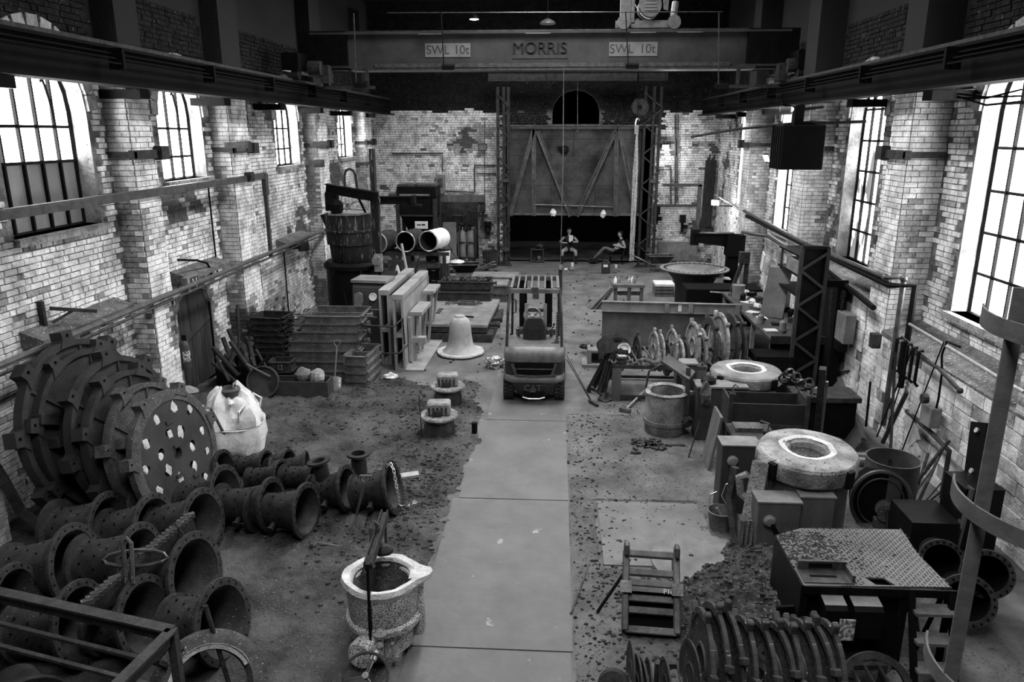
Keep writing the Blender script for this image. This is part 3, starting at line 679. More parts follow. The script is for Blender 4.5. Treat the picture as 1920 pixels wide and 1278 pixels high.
mb = MB(); mb.bb(-.05, .05, 12.4, 12.56, -.45, .05); mb.bb(-.04, .03, 12.42, 12.52, -1.9, -.45); mb.build('drop_leg', PIPEW, t)
for y in (2.2, 5.0, 7.4, 10.1): m2 = MB(); m2.bb(-.42, 0, y, y + .05, -.04, 0); m2.build('bracket', DARK, t)
# vertical conduits
for k, (u0, v0, u1, v1) in enumerate(((285, 350, 312, 620), (390, 345, 402, 520), (362, 500, 364, 530), (487, 495, 493, 552), (532, 470, 543, 600), (605, 305, 607, 420))):
    a, b = AX(u0, v0, XL + .07), AX(u1, v1, XL + .07); b = V((a.x, a.y, b.z))
    m2 = MB(); m2.tube([a, b], .018, 6); o = m2.build('conduit', DARK); tag(o, ['thin conduit dropping beside the plank door', 'thin conduit between trunking and wall pipe', 'short conduit above the exit sign', 'short bent conduit above the moulding box stack', 'conduit behind the moulding box stack', 'conduit near the third pilaster'][k], 'conduit')
t = pipe('bent_pipe', 'bent dark pipe hooked over the ledge above the exit sign', 'pipe', [AX(334, 487, XL + .35), AX(370, 488, XL + .35), AX(388, 493, XL + .32), AX(395, 505, XL + .28), AX(396, 520, XL + .2)], .022, DARK)
a = AX(95, 578, XL + .2); t = T('wall_bracket', 'flat dark steel bracket sticking out over the dusty ledge', 'bracket', a)
b = AX(180, 583, XL + .5) - a; mb = MB(); mb.bar((0, 0, 0), b, .06, .05); mb.bar((0, 0, -.2), b * .5, .03, .03); mb.bb(-.2, -.1, -.03, .03, -.3, .1); mb.build('arm', RUST, t)
for k, (u, v, X) in enumerate(((445, 272, XL + .6), (452, 330, XL + .3), (590, 305, XL + .5), (600, 270, XL + .7), (560, 462, XL + .35))):
    a = AX(u, v, X); t = T('wall_bracket', ['iron bracket block on the second pilaster below the runway beam', 'angled timber bracket over the trunking end', 'dark wall box with conduit between third and fourth windows', 'iron bracket block on the third pilaster', 'thin steel shelf bracket beside the furnace'][k], 'bracket', a)
    mb = MB(); mb.box((0, 0, 0), (.5, .12, .12)); mb.box((.1, .1, -.02), (.2, .3, .2)); mb.build('block', RUST, t)
t = T('exit_sign', 'small box exit sign with running man and arrow above the plank door', 'sign', AX(357, 531, -6.8))
EXB = flat('exit_face', .02); mb = MB(); mb.bb(-.06, .06, -.22, .22, -.12, .14); mb.build('sign_box', DUSTY, t)
mb = MB(); mb.bb(.06, .066, -.12, .2, -.1, .12); mb.build('sign_face', EXB, t)
mb = MB(); mb.bb(.066, .07, .1, .12, -.04, .1); mb.prism([(.07, -.03), (.15, -.03), (.11, -.09)], 0, .004, M=Matrix(((0, 0, 1, .066), (1, 0, 0, 0), (0, 1, 0, 0), (0, 0, 0, 1)))); mb.build('arrow', WHITE, t)
Q = Matrix(((0, 0, 1, .066), (1, 0, 0, 0), (0, 1, 0, 0), (0, 0, 0, 1))); mb = MB(); mb.prism(ring(.018, 10, 0, -.02, .08), 0, .004, M=Q); mb.prism([(-.05, .055), (0, .06), (.02, .02), (-.01, .0), (.02, -.08), (0, -.08), (-.03, -.02), (-.07, -.06), (-.08, -.045), (-.045, .0)], 0, .004, M=Q); mb.build('running_figure', WHITE, t)
# plank door
d = bpy.data.objects.new('door_1', None); COL.objects.link(d); d['kind'] = 'structure'; d.location = (XL - .1, 14.28, 0)
DM = mat('weathered_door', .05, .016, .8, 0, 5, bump=.6, bsc=20, streak=True, spot=.3, spotc=.35, spotsc=40)
for i in range(7):
    y0 = -.7 + i * .2; yc = y0 + .1; h = 1.55 + .55 * sqrt(max(0, 1 - (yc / .78) ** 2))
    mb = MB(); mb.bb(-.02, .02 + .006 * (i % 2), y0 + .005, y0 + .195, 0, h); mb.build('plank', DM, d)
mb = MB(); mb.bar((.05, -.66, 1.0), (.05, .66, 1.28), .09, .04, up=(1, 0, 0)); mb.build('brace', DM, d)
mb = MB(); mb.tube([(.06, .73, 0), (.06, .73, 1.55)] + [(.06, .73 * cos(x), 1.55 + .57 * sin(x)) for x in [.3, .7, 1.1, 1.57]], .03, 6); mb.build('door_frame', DARK, d)
a = G(341, 705); t = T('fire_extinguisher', 'fire extinguisher with white label hanging beside the plank door', 'extinguisher', (XL + .14, 13.42, .62)); mb = MB(); mb.bb(-.15, -.05, -.05, .05, .2, .35); mb.build('wall_bracket', DARK, t)
mb = MB(); mb.lathe([(0, 0), (.085, 0), (.09, .02), (.09, .46), (.07, .53), (.03, .56), (0, .56)], 16); mb.build('cylinder', mat('extinguisher_dark', .06, .05, .4), t, smooth=True)
mb = MB(); mb.lathe([(.092, .15), (.092, .36)], 16, a0=-1.6, a1=.5); mb.build('label', mat('label_print', .6, .1, thr=.5, soft=.05, sc=30), t)
mb = MB(); mb.bb(-.03, .05, -.02, .02, .56, .66); mb.tube(arc((.04, 0, .62), (.1, .02, .2), .08), .012, 5); mb.build('valve_hose', DARK, t)
# ---- right wall pipework
xr = XR - .14
rp = 'grey wall pipe '
def P3(u, v, X): return AX(u, v, X)
pipe('wall_pipe', 'upper bright pipe crossing the pilasters below the tall windows and turning down', 'pipe', [AX(1395, 395, 5.5), AX(1500, 452, 5.5), AX(1660, 520, 5.5), AX(1695, 522, 5.5), (5.5, AX(1695, 522, 5.5).y, .3)], .045, STEEL, joint=[AX(1660, 520, 5.5), AX(1695, 522, 5.5)])
pipe('wall_pipe', 'thick black pipe turning down the near pilaster below the tall windows', 'pipe', [AX(1400, 405, 5.5), AX(1530, 470, 5.5), AX(1668, 535, 5.5), AX(1716, 536, 5.5), (5.5, AX(1716, 536, 5.5).y, 1.1)], .05, DARK)
pipe('wall_pipe', 'light pipe end run behind the lattice column', 'pipe', [AX(1340, 365, 5.7), AX(1435, 415, 5.7), AX(1500, 450, 5.7)], .03, BRIGHT)
pipe('wall_pipe', 'horizontal pipe jutting from the far pilaster above the workbench', 'pipe', [AX(1392, 435, 5.5), AX(1425, 440, 5.5), AX(1440, 442, 5.5), AX(1480, 468, 5.5)], .05, STEEL)
pipe('wall_pipe', 'sloping dark pipe with flared end on the wall behind the lattice column', 'pipe', [AX(1552, 508, 5.42), AX(1600, 545, 5.42), AX(1638, 577, 5.44)], .05, DARK)
pipe('electric_conduit', 'bright conduit with cable along the wall under the large window', 'conduit', [AX(1705, 607, 5.45), AX(1760, 640, 5.45), AX(1860, 700, 5.45), AX(1920, 735, 5.45)], .022, BRIGHT)
pipe('black_cable', 'black cable drooping from the conduit down to the switch box', 'cable', [AX(1800, 650, 5.44), AX(1775, 640, 5.44), AX(1766, 665, 5.44), AX(1766, 700, 5.44), AX(1760, 745, 5.42), AX(1750, 790, 5.42)], .016, BLACK)
pipe('wall_pipe', 'dark pipe with capped end below the conduit and black cable', 'pipe', [AX(1710, 655, 5.42), AX(1760, 690, 5.42), AX(1800, 732, 5.42)], .03, RUST, joint=[AX(1800, 732, 5.42)])
pipe('wall_pipe', 'low pipe on the wall behind the leaning rods', 'pipe', [AX(1700, 770, 5.42), AX(1740, 805, 5.42), AX(1780, 845, 5.42), V((5.42, AX(1780, 845, 5.42).y, .1))], .035, RUST)
t = T('switch_box', 'grey switch box on the wall beside the black cable', 'switch', AX(1745, 778, 5.42)); mb = MB(); mb.box((0, 0, 0), (.16, .3, .3)); mb.build('box', DUSTY, t, bevel=.01); mb = MB(); mb.cyl((-.08, 0, .25), (-.16, 0, .25), .07, 10); mb.build('round_knob', RUST, t)
t = T('wall_box', 'grey fuse box with gauge face on the wall beside the hanging chains', 'box', AX(1585, 613, 5.42)); mb = MB(); mb.box((0, 0, 0), (.2, .45, .55)); mb.build('box', DUSTY, t, bevel=.01); mb = MB(); mb.box((-.05, 0, -.35), (.15, .3, .18)); mb.build('socket', DARK, t)
t = T('wall_lamp', 'small bulkhead box on the wall above the hanging sprocket chain', 'box', AX(1641, 638, 5.42)); mb = MB(); mb.box((0, 0, 0), (.14, .16, .24)); mb.build('box', RUST, t)
# hanging chains
t = T('hanging_chain', 'dark chains hung in loops on the wall beside the fuse box', 'chain', AX(1577, 550, 5.42))
for k in range(3):
    mb = MB(); mb_pts = arc((-.05, -.1 - k * .1, .1), (-.08, .2 + k * .05, .0), .45 + .3 * k, 8); chain_mb(mb, mb_pts, .035, .01); mb.build('chain', RUST, t)
a, b = AX(1552, 698, 5.5), AX(1640, 685, 5.7); t = T('sprocket_chain', 'length of bright roller chain stretched across to the wall', 'chain', a)
mb = MB(); pts = arc((0, 0, 0), b - a, .04, 14)
for p_, q_ in zip(pts, pts[1:]): mb.bar(p_, p_ + (q_ - p_) * .8, .05, .05); 
mb.build('roller_chain', STEEL, t, kind='stuff')
# black long bars leaning on the wall near
for k, (u0, v0, u1, v1, r, m) in enumerate(((1680, 640, 1662, 1000, .02, DARK), (1712, 650, 1700, 820, .012, DARK), (1632, 715, 1648, 800, .02, BLACK), (1700, 735, 1680, 830, .035, RUST), (1710, 650, 1655, 830, .01, DARK), (1770, 640, 1740, 860, .01, DARK), (1780, 825, 1697, 930, .028, RUST), (1770, 835, 1700, 990, .02, RUST), (1755, 870, 1690, 960, .012, RUST), (1790, 900, 1700, 975, .012, DARK), (1765, 905, 1695, 985, .012, RUST), (1740, 850, 1705, 960, .02, RUST))):
    a = AX(u0, v0, 5.42); b = G(u1, v1, .15); b.x = min(b.x, 5.35)
    mb = MB(); mb.tube([a, b], r, 6); o = mb.build('steel_rod', m)
    tag(o, ['tall rod leaning on the near pilaster under the black pipe', 'thin wire rod beside the pilaster', 'short black bar leaning on the wall beside the hinged plate', 'stout rusty bar leaning inside the open drum', 'long fishing-thin rod crossing the pilaster', 'thin dark rod below the hook rail', 'stout round bar leaning on the low pipe', 'second round bar leaning beyond the open drum', 'thin rod in the bundle behind the fan', 'dark thin rod lowest in the bundle behind the fan', 'crossed rusty rod in the bundle behind the fan', 'medium rod behind the open drum'][k], 'rod')
c = AX(1812, 1030, 5.1); c.z = 0; t = T('bolted_beam', 'tall black beam with three white bolt plates leaning on the wall', 'beam', c)
a = AX(1842, 792, 5.32) - c; mb = MB(); mb.bar((0, 0, 0), a, .3, .1, up=(-1, 0, .3)); mb.build('beam_body', BLACK, t)
for k in (.35, .62, .93): mb = MB(); c = a * k + V((-.055, -.01, .02)); mb.cyl(c, c + V((-.02, 0, .008)), .035, 10); mb.build('bolt', BRIGHT, t)
t = T('hook_rail', 'rail of black hooks hanging on the wall by the near pilaster', 'rail', AX(1712, 650, 5.42))
mb = MB(); mb.bar((0, .4, .05), (0, -.5, -.05), .03, .03); mb.build('rail', RUST, t)
for k in range(5): mb = MB(); y = .35 - k * .18; mb.tube([(-.02, y, .04), (-.08, y, .03), (-.08, y, -.45), (-.04, y - .03, -.5)], .025, 5); mb.build('hook', BLACK, t)
a = AX(1708, 800, 5.42); t = T('wooden_brush', 'pale wooden paddle brush hanging on the wall pipe', 'brush', a); mb = MB(); mb.bar((0, .15, .15), (0, -.2, -.18), .26, .05, up=(1, 0, 0)); mb.bar((0, -.2, -.18), (0, -.36, -.33), .1, .04, up=(1, 0, 0)); mb.build('paddle', PWOOD, t)
# black hanging heater
a, b = AX(1463, 312, 6.0), AX(1530, 240, 6.0)
c = AY(1497, 276, 15.9); 
t = T('space_heater', 'black box space heater hanging on the wall beside the tall window', 'heater', c)
mb = MB(); mb.bb(-.42, .42, -.3, .5, -.43, .43); mb.build('casing', BLACK, t, bevel=.02)
mb = MB()
for i in range(5): mb.bb(-.45, -.42, -.25 + i * .14, -.2 + i * .14, -.4, .4)
mb.build('louvre', DARK, t)
mb = MB(); mb.tube([(-2.1, .3, .2), (-1.2, .3, .35), (.3, .3, .5), (.6, .3, .48)], .03, 6); mb.build('feed_pipe', RUST, t)
mb = MB(); mb.tube([(-.35, .2, .85), (0, .25, .72), (.5, .3, .78)], .03, 6); mb.bb(-.1, .08, .1, .3, .43, .8); mb.bar((0, .3, .45), (6.22 - c.x, .3, .5), .06, .06); mb.build('mount_arm', BLACK, t)
c = AY(1484, 205, 15.8); t = T('light_bulb', 'round bare bulb fitting above the black heater', 'bulb', c); mb = MB(); mb.blob((0, 0, 0), .05, 10, 0); mb.build('glass_globe', flat('bulb_glass', .5, emit=1.5), t, smooth=True); mb = MB(); mb.lathe([(.02, 0), (.06, .03), (.05, .22), (0, .24)], 10, M=axisM((0, 0, 0), (-1, 0, 0))); mb.build('lamp_holder', DUSTY, t)
# small overhead wires at the large window
for k, (v0, v1, v2) in enumerate(((175, 182, 180), (183, 184, 168), (176, 197, 190))):
    mb = MB(); mb.tube([AX(1790 - k * 5, v0, 5.9), AX(1850, v1, 5.9), AX(1915, v2, 5.9)], .014, 5); o = mb.build('overhead_wire', BLACK); tag(o, 'black cable strung across the top of the big window, ' + ('upper', 'middle', 'lower')[k] + ' one', 'cable')
# far wall fittings
def fw(u, v, Y=29.9): return AY(u, v, Y)
for k, (pts, r, lab) in enumerate((([(735, 288), (830, 287), (830, 320)], .03, 'square run of pipe on the far wall above the blasting machine'), ([(905, 222), (909, 222), (909, 370)], .015, 'thin conduit running past the far wall floodlight'), ([(890, 360), (890, 310), (930, 310)], .03, 'pipe elbow on the far wall beside the gate'), ([(895, 325), (930, 325)], .03, 'short horizontal pipe on the far wall beside the gate'), ([(822, 357), (890, 360)], .03, 'horizontal pipe over the side opening'),
    ([(1235, 313), (1258, 313), (1258, 385)], .03, 'pipe loop on the far wall beside the lit floodlight'), ([(1266, 215), (1266, 385)], .03, 'vertical pipe on the far wall reaching the soot line'), ([(1272, 215), (1270, 380)], .02, 'thin vertical pipe beside the wall pipe'), ([(1232, 385), (1310, 385), (1310, 430)], .04, 'horizontal pipe with drop leg beside the jib crane'), ([(1310, 385), (1310, 340), (1335, 340)], .02, 'thin square conduit above the glowing floodlight'))):
    m2 = MB(); p = [fw(*q) for q in pts]; m2.tube(p, r, 6); tag(m2.build('wall_pipe', STEEL if k in (0, 4, 8) else PIPEW), lab, 'pipe')
c = fw(826, 345, 29.8); t = T('meter_cabinet', 'pale grey meter cabinet on the far wall beside the blasting machine', 'cabinet', c); mb = MB(); mb.box((0, 0, 0), (.34, .2, .72)); mb.build('cabinet', DUSTY, t, bevel=.01); mb = MB(); mb.box((0, -.11, .05), (.2, .02, .35)); mb.build('dial_panel', STEEL, t)
c = fw(730, 345, 29.9)
for k, (u, v) in enumerate(((905, 390), (915, 430), (1232, 395), (1250, 470), (1280, 410), (1330, 330))):
    c = fw(u, v, 29.8); t = T('wall_clutter', ['dark regulator on the far wall beside the gas cylinders', 'hanging dark hose by the dustbin', 'black junction box beside the lattice post', 'grey cabinet base beside the wheelbarrow', 'black valve box beside the far pipes', 'bunch of dark rods standing in the far corner'][k], 'fitting', c)
    mb = MB()
    if k == 5: [mb.bar((i * .06 - .2, -.1, -1.9), (i * .06 - .15, 0, .6 + .1 * (i % 3)), .05, .05) for i in range(7)]
    elif k == 1: mb.tube(arc((-.1, 0, .3), (.1, 0, .3), .5), .05, 6); mb.blob((0, 0, .2), .12, 8, .3, 2)
    elif k == 3: mb.box((.4, 0, -.2), (1.5, .4, 1.1)); mb.box((.4, -.21, -.1), (.9, .02, .5))
    else: mb.box((0, 0, 0), (.22, .18, .3)); mb.cyl((0, 0, -.15), (0, 0, -.5), .05, 8); mb.box((.12, -.05, -.3), (.14, .12, .14))
    mb.build('body', DUSTY if k == 3 else (RUST if k in (0, 5) else DARK), t)
# bench with clutter in the side opening
t = T('back_bench', 'workbench seen through the side opening in the far wall', 'bench', (-3.95, 31.2, 0)); mb = MB(); mb.bb(-1.0, .75, -.35, .5, .95, 1.02); mb.bb(-1, .75, -.38, -.34, .55, .95); mb.bb(-.95, -.85, -.3, .4, 0, .95); mb.bb(.6, .7, -.3, .4, 0, .95); mb.build('frame', WOOD, t)
for k in range(9):
    mb = MB(); mb.blob((0, 0, 0), .09, 8, .6, k, (1, 1, 1.4)); o = mb.build('bench_jar', (STEEL, BRIGHT, IRONL)[k % 3]); place(o, (-4.75 + k * .2, 31.0 + .1 * (k % 3), 1.13)); tag(o, ['first', 'second', 'third', 'fourth', 'fifth', 'sixth', 'seventh', 'eighth', 'last'][k] + ' small tin from the machine end of the bench beyond the side opening', 'tin')
mb = MB(); mb.cyl((0, 0, 0), (0, 0, .6), .05); mb.box((.1, 0, .5), (.4, .3, .3)); o = mb.build('bench_drill', STEEL); place(o, (-4.2, 31.3, 1.02)); tag(o, 'upright bench drill on the workbench beyond the side opening', 'drill')
lamp('side_room_light', (-4.0, 31.3, 2.3), 12)
# ================================================================== LEANING DISCS
HOLE = BLACK
def disc(name, lab, R, rin, th, nl, ph, m, c, a=radians(12), tilt=radians(14), holes=0, group=None, hub=True, lugm=None, rec=.7):
    "big casting ring: annular body, plate face, lugs with bolt holes"
    n = V((cos(a) * cos(tilt), -sin(a) * cos(tilt), sin(tilt)))
    t = T(name, lab, 'disc', c); M = axisM((0, 0, 0), n); t.matrix_world = Matrix.Translation(c) @ M
    if group: t['group'] = group
    hs = []
    if holes:
        hs = [ring(.055, 10, 0, .38 * R * cos(i * 2 * pi / 7), .38 * R * sin(i * 2 * pi / 7)) for i in range(7)] + [ring(.04, 8, 0, .7 * R * cos(i * 2 * pi / 11 + .2), .7 * R * sin(i * 2 * pi / 11 + .2)) for i in range(11)]
        mb = MB(); mb.prism(ring(R * .97, 48), -th / 2, th * .35, holes=hs + [ring(rin, 16)]); mb.build('plate', m, t)
        mb = MB(); mb.lathe([(R * .95, th / 2), (R, th * .35), (R, -th / 2), (R * .82, -th / 2), (R * .84, th / 2)], 48, closed=True); mb.build('rim', lugm or m, t, smooth=True)
        sp = MB(); rnd = random.Random(4)
        for h in hs:
            x, y = sum(p[0] for p in h) / len(h), sum(p[1] for p in h) / len(h)
            sp.blob((x + rnd.uniform(-.05, .05), y + rnd.uniform(-.05, .05), th * .36), rnd.uniform(.035, .06), 8, .8, rnd.random() * 9, (1, 1.3, .12))
        sp.build('slag_splash', PALE, t, kind='stuff')
        mb = MB()
        for x, y in ((.0, .5), (.02, .12), (-.1, -.3), (.25, -.45)): mb.box((x * R / .95, y * R / .95, th * .4), (.14, .05, .03))
        mb.build('boss', m, t, kind='stuff')
    else:
        mb = MB(); mb.lathe([(R, -th / 2), (R, th / 2), (R * .93, th / 2), (R * .9, th * .2), (rin + .1, th * .15), (rin + .06, th * .4), (rin, th * .4), (rin, -th / 2)], 56, closed=True, wob=.004); mb.build('ring_body', m, t, smooth=True)
        mb = MB()
        for i in range(6):
            x = 2 * pi * i / 6 + .3; mb.bar(((rin + .05) * cos(x), (rin + .05) * sin(x), th * .25), (R * .93 * cos(x), R * .93 * sin(x), th * .25), .04, th * .3)
        mb.build('rib', m, t, kind='stuff')
    for i in range(nl):
        x = ph + 2 * pi * i / nl; q = R / 1.2
        L = MB(Matrix.Rotation(x - pi / 2, 4, 'Z') @ Matrix.Translation((0, R - .03, 0)))
        L.prism([(-.17 * q, -.05), (.17 * q, -.05), (.1 * q, .06 * q), (.1 * q, .17 * q), (-.1 * q, .17 * q), (-.1 * q, .06 * q)], -th * .75, th * .62, holes=[ring(.028 * q, 8, 0, 0, .1 * q)])
        L.build('lug', lugm or m, t, bevel=.012)
    if hub and not holes:
        for i in range(3):
            x = ph + .5 + 2 * pi * i / 3; L = MB(Matrix.Rotation(x, 4, 'Z')); L.bb(R * .62, R * .86, -.07, .07, 0, th * 1.5); L.build('handle_block', m, t, bevel=.01)
    return t
specs = [  # px of left extreme and top extreme set the size: centre px, height, R, rin
    ((166, 792), 1.2, 1.15, .62, .13, 9, .15, 'largest dark ring casting with bolt lugs, against the wall'),
    ((185, 800), 1.12, 1.08, .55, .12, 8, .4, 'second ring casting in the leaning row, just smaller than the largest'),
    ((236, 808), 1.06, 1.04, .45, .12, 8, .0, 'third leaning casting with broad plain face, in the middle of the row'),
    ((256, 824), .98, .95, .4, .12, 8, .33, 'fourth leaning ring casting, its lugs nearly touching the third'),
    ((287, 838), .9, .88, .35, .11, 7, .1, 'fifth leaning ring casting just behind the perforated disc, dusty with specks')]
for k, (px, h, R, rin, th, nl, ph, lab) in enumerate(specs):
    c = G(px[0], px[1], h); disc('ring_casting', lab, R, rin, th, nl, ph, IRONL if k == 4 else mat('dark_ring_iron', .045, .022, .7, .2, 3, spot=.33, spotc=.15, spotsc=45, bump=.4, bsc=40), c, a=radians(5), tilt=radians(10), holes=0)
c = G(330, 850, .88); disc('perforated_disc', 'smallest front disc of the leaning row, perforated with splashed pale holes', .86, .08, .1, 7, .2, mat('disc_face', .06, .03, .6, .2, 2, spot=.3, spotc=.3, spotsc=50, bump=.3), c, a=radians(7), tilt=radians(10), holes=1, lugm=IRONL)
# ================================================================== FLANGED PIPES
def face_dir(A, ratio):
    l = (V((0, 0, CH)) - A).normalized(); b = min(((abs(cos(a) * l.x - sin(a) * l.y - ratio), a) for a in [i * .01 - .5 for i in range(140)]))[1]
    return b
def bell(lab, big, R, small, r2, group, throat=.6, m=IRON, branch=None, nub=None, nbolt=20, ratio=.44):
    "bell-mouth casting lying on its side; big/small are (u, v, height of centre)"
    A, B = G(*big), G(*small); L = max(.5, min(.72, (B - A).length)); a = face_dir(A, ratio); z = V((-cos(a), sin(a), (r2 - R) / L)).normalized()
    t = T('flanged_pipe', lab, 'pipe', A, group=group); t.matrix_world = Matrix.Translation(A) @ axisM((0, 0, 0), z)
    rt = R * throat; n = 28
    mb = MB(); prof = [(R * .86, -.012), (R * .8, .03), (rt * 1.12, L * .3), (rt, L * .6), (rt * .98, L * .96), (rt * .9, L * .96), (rt * .88, L * .6), (rt * 1.02, L * .28), (R * .74, .02), (R * .8, -.012)]
    mb.lathe(prof, n, closed=True); mb.build('bell_body', m, t, smooth=True)
    mb = MB(); mb.prism(ring(R, n), -.025, .02, holes=[ring(R * .8, n)]); mb.build('flange', m, t, bevel=.006)
    mb = MB(); mb.lathe([(r2, L - .03), (r2, L + .01), (rt * .8, L + .01), (rt * .8, L - .03)], n, closed=True); mb.build('flange', m, t, smooth=True)
    b = MB()
    for i in range(nbolt):
        a = 2 * pi * i / nbolt; b.cyl((R * .9 * cos(a), R * .9 * sin(a), -.03), (R * .9 * cos(a), R * .9 * sin(a), -.024), .012, 5)
    for j, zz in enumerate((.35, .55, .8)):
        rr = rt * 1.07 if zz < .5 else rt
        for i in range(12):
            a = 2 * pi * (i + j * .5) / 12; b.cyl((rr * cos(a), rr * sin(a), L * zz), ((rr + .014) * cos(a), (rr + .014) * sin(a), L * zz), .012, 5)
    b.build('stud', DARK, t, kind='stuff')
    if nub:
        mi = t.matrix_world.inverted(); ax = V(nub); loc = mi.to_3x3() @ ax; loc.z = 0; loc.normalize()
        mb = MB(); p = V((0, 0, L * .5)) + loc * rt * .95; mb.tube([p, p + loc * .1, p + loc * .1, p + loc * .13], [.035, .035, .05, .05], 8); mb.build('drain_stub', m, t)
    if branch:
        mi = t.matrix_world.inverted(); loc = (mi.to_3x3() @ V((0, 0, 1))); loc.z = 0; loc.normalize(); M = axisM(V((0, 0, L * .6)), loc)
        mb = MB(M); mb.lathe([(.1, 0), (.1, rt + branch), (.08, rt + branch), (.08, 0)], 16, closed=True); mb.lathe([(.16, rt + branch), (.16, rt + branch + .03), (.09, rt + branch + .03), (.09, rt + branch)], 16, closed=True); mb.build('branch_pipe', m, t, smooth=True)
    return t
gA = None
bell('dark bell-mouth pipe casting with drain stub, third from the plank end', (573, 957, .36), .36, (506, 938, .3), .3, gA, nub=(.2, -.9, -.3))
bell('bell-mouth pipe casting with two drain stubs nested behind the open one', (508, 946, .36), .36, (430, 935, .3), .29, gA, nub=(.2, -.9, -.3))
bell('tall-flanged casting leaning beside the perforated disc', (424, 927, .4), .4, (342, 935, .3), .26, gA, throat=.5)
bell('small flanged casting in the far row, its flange beside the tall bolt ring', (527, 892, .24), .24, (478, 902, .2), .16, gA)
bell('flanged casting at the middle of the far row with narrow neck', (591, 893, .24), .24, (541, 903, .2), .19, gA)
bell('flanged casting with upright branch nearest the chained one', (650, 915, .33), .33, (596, 912, .26), .24, gA, ratio=.34, branch=.22, nub=(.1, -.9, -.3))
bell('chained bell-mouth casting beside the timber plank', (736, 913, .38), .38, (668, 921, .27), .26, gA, ratio=.24, nub=(.1, -.9, -.3))
bell('small casting at the back of the far row beside the white bag', (498, 872, .22), .23, (455, 865, .18), .18, gA)
bell('small casting whose thin flange is edge-on at the far row end', (574, 872, .22), .22, (535, 868, .18), .18, gA, ratio=.16)
bell('short flanged casting behind the far row beside the bag', (540, 868, .22), .22, (505, 866, .18), .15, gA)
bell('short flanged casting standing between the bag and the tall flange', (420, 880, .3), .3, (385, 872, .26), .2, gA)
c = G(675, 905, 0); t = T('branch_casting', 'short upright branch flange between the chained and branched castings', 'pipe', c); mb = MB(); mb.lathe([(.12, 0), (.11, .42), (.17, .45), (.17, .48), (.1, .48), (.1, .1)], 18); mb.build('branch_body', IRON, t, smooth=True)
gB = None
LB = [((203, 985, .42), .42, (105, 992, .36), .36, 'nested casting below the leaning discs, nearest the wall'),
 ((290, 988, .42), .42, (190, 1000, .36), .3, 'second casting in the back row under the leaning discs'),
 ((381, 978, .42), .42, (285, 985, .36), .3, 'casting at the open end of the back row, half hidden by the toothed bar'),
 ((140, 1057, .45), .45, (20, 1060, .36), .33, 'wide-mouthed casting nearest the wall in the middle row'),
 ((262, 1050, .42), .42, (150, 1060, .36), .34, 'middle casting beneath the upper shackle of the toothed bar'),
 ((366, 1077, .46), .46, (275, 1078, .36), .34, 'widest open mouth, full of sand folds, beside the sandy floor'),
 ((30, 1128, .4), .4, (-60, 1120, .33), .3, 'casting cut by the frame edge above the angle-iron frame'),
 ((152, 1168, .42), .42, (60, 1160, .33), .3, 'casting arching just above the angle-iron frame'),
 ((272, 1158, .42), .42, (180, 1175, .36), .3, 'dusty mouth just under the shackle end of the toothed bar'),
 ((417, 1165, .42), .42, (310, 1180, .36), .3, 'casting at the near end, with a rod leaning over its mouth')]
for b, R, s, r, lab in LB: bell('bell-mouth ' + lab, b, R, s, r, gB, throat=.62, ratio=.5, m=mat('shaded_cast_iron', .05, .02, .75, .1, 5, spot=.36, spotc=.25, spotsc=45, bump=.4, bsc=45))
# flared ring at the near end
c = G(395, 1290, .3); t = T('ring_flange', 'thick ring casting with flaking white paint at the near end', 'ring', c); t.matrix_world = Matrix.Translation(c) @ axisM((0, 0, 0), (.5, -.55, .62))
mb = MB(); mb.lathe([(.5, -.1), (.5, .0), (.44, .03), (.36, .03), (.33, -.08)], 40, closed=True); mb.build('ring_body', IRONL, t, smooth=True)
mb = MB(); mb.lathe([(.37, .035), (.325, .0)], 40, a0=.2, a1=3.6, wob=.03); mb.build('flaking_paint', PALE, t)
mb = MB(); [mb.box((.47 * cos(x), .47 * sin(x), .03), (.1, .04, .06), rz=x) for x in (1.9, 2.3, 2.9)]; mb.build('clip', IRON, t, kind='stuff')
a, b = G(385, 1135, .9), G(432, 1290, .1); mb = MB(); mb.tube([a, b], .022, 8); tag(mb.build('steel_bar', RUST), 'round steel bar leaning over the mouth of the end casting', 'bar')
# toothed bar with shackle lying on the castings
a, b = G(358, 980, .95), G(160, 1150, .75); t = T('toothed_bar', 'toothed steel lifting bar with shackle lying across the castings', 'bar', a)
d = b - a; mb = MB(); mb.bar((0, 0, 0), d, .1, .16); mb.build('bar_body', IRON, t)
for i in range(26):
    if 12 < i < 19: continue
    p = d * ((i + .5) / 26); mb = MB(); mb.bar(p + V((-.03, -.03, .1)), p + V((.05, .04, .1)), .06, .05); mb.build('tooth', IRONL, t)
mb = MB(); p = d * .7; mb.tube([p + V((.05, 0, 0)), p + V((.02, .1, .38)), p + V((.05, .12, .42)), p + V((.1, .1, .38)), p + V((.12, 0, 0))], .022, 6); mb.build('shackle', IRONL, t)
mb = MB(); p = d * .55; mb.tube([p + V((.3 * cos(x), .05 * sin(x) + .2 * cos(x) * .2, .12 + .06 * sin(x))) * 1.0 for x in [i * pi / 6 for i in range(12)]], .02, 6, closed=True); mb.build('link', STEEL, t)
mb = MB(); p = d * .18; chain_mb(mb, [p + V((.08 * cos(x), .02 * sin(x), .14 * sin(x))) for x in [i * pi / 5 for i in range(11)]], .03, .008); mb.build('chain', RUST, t)
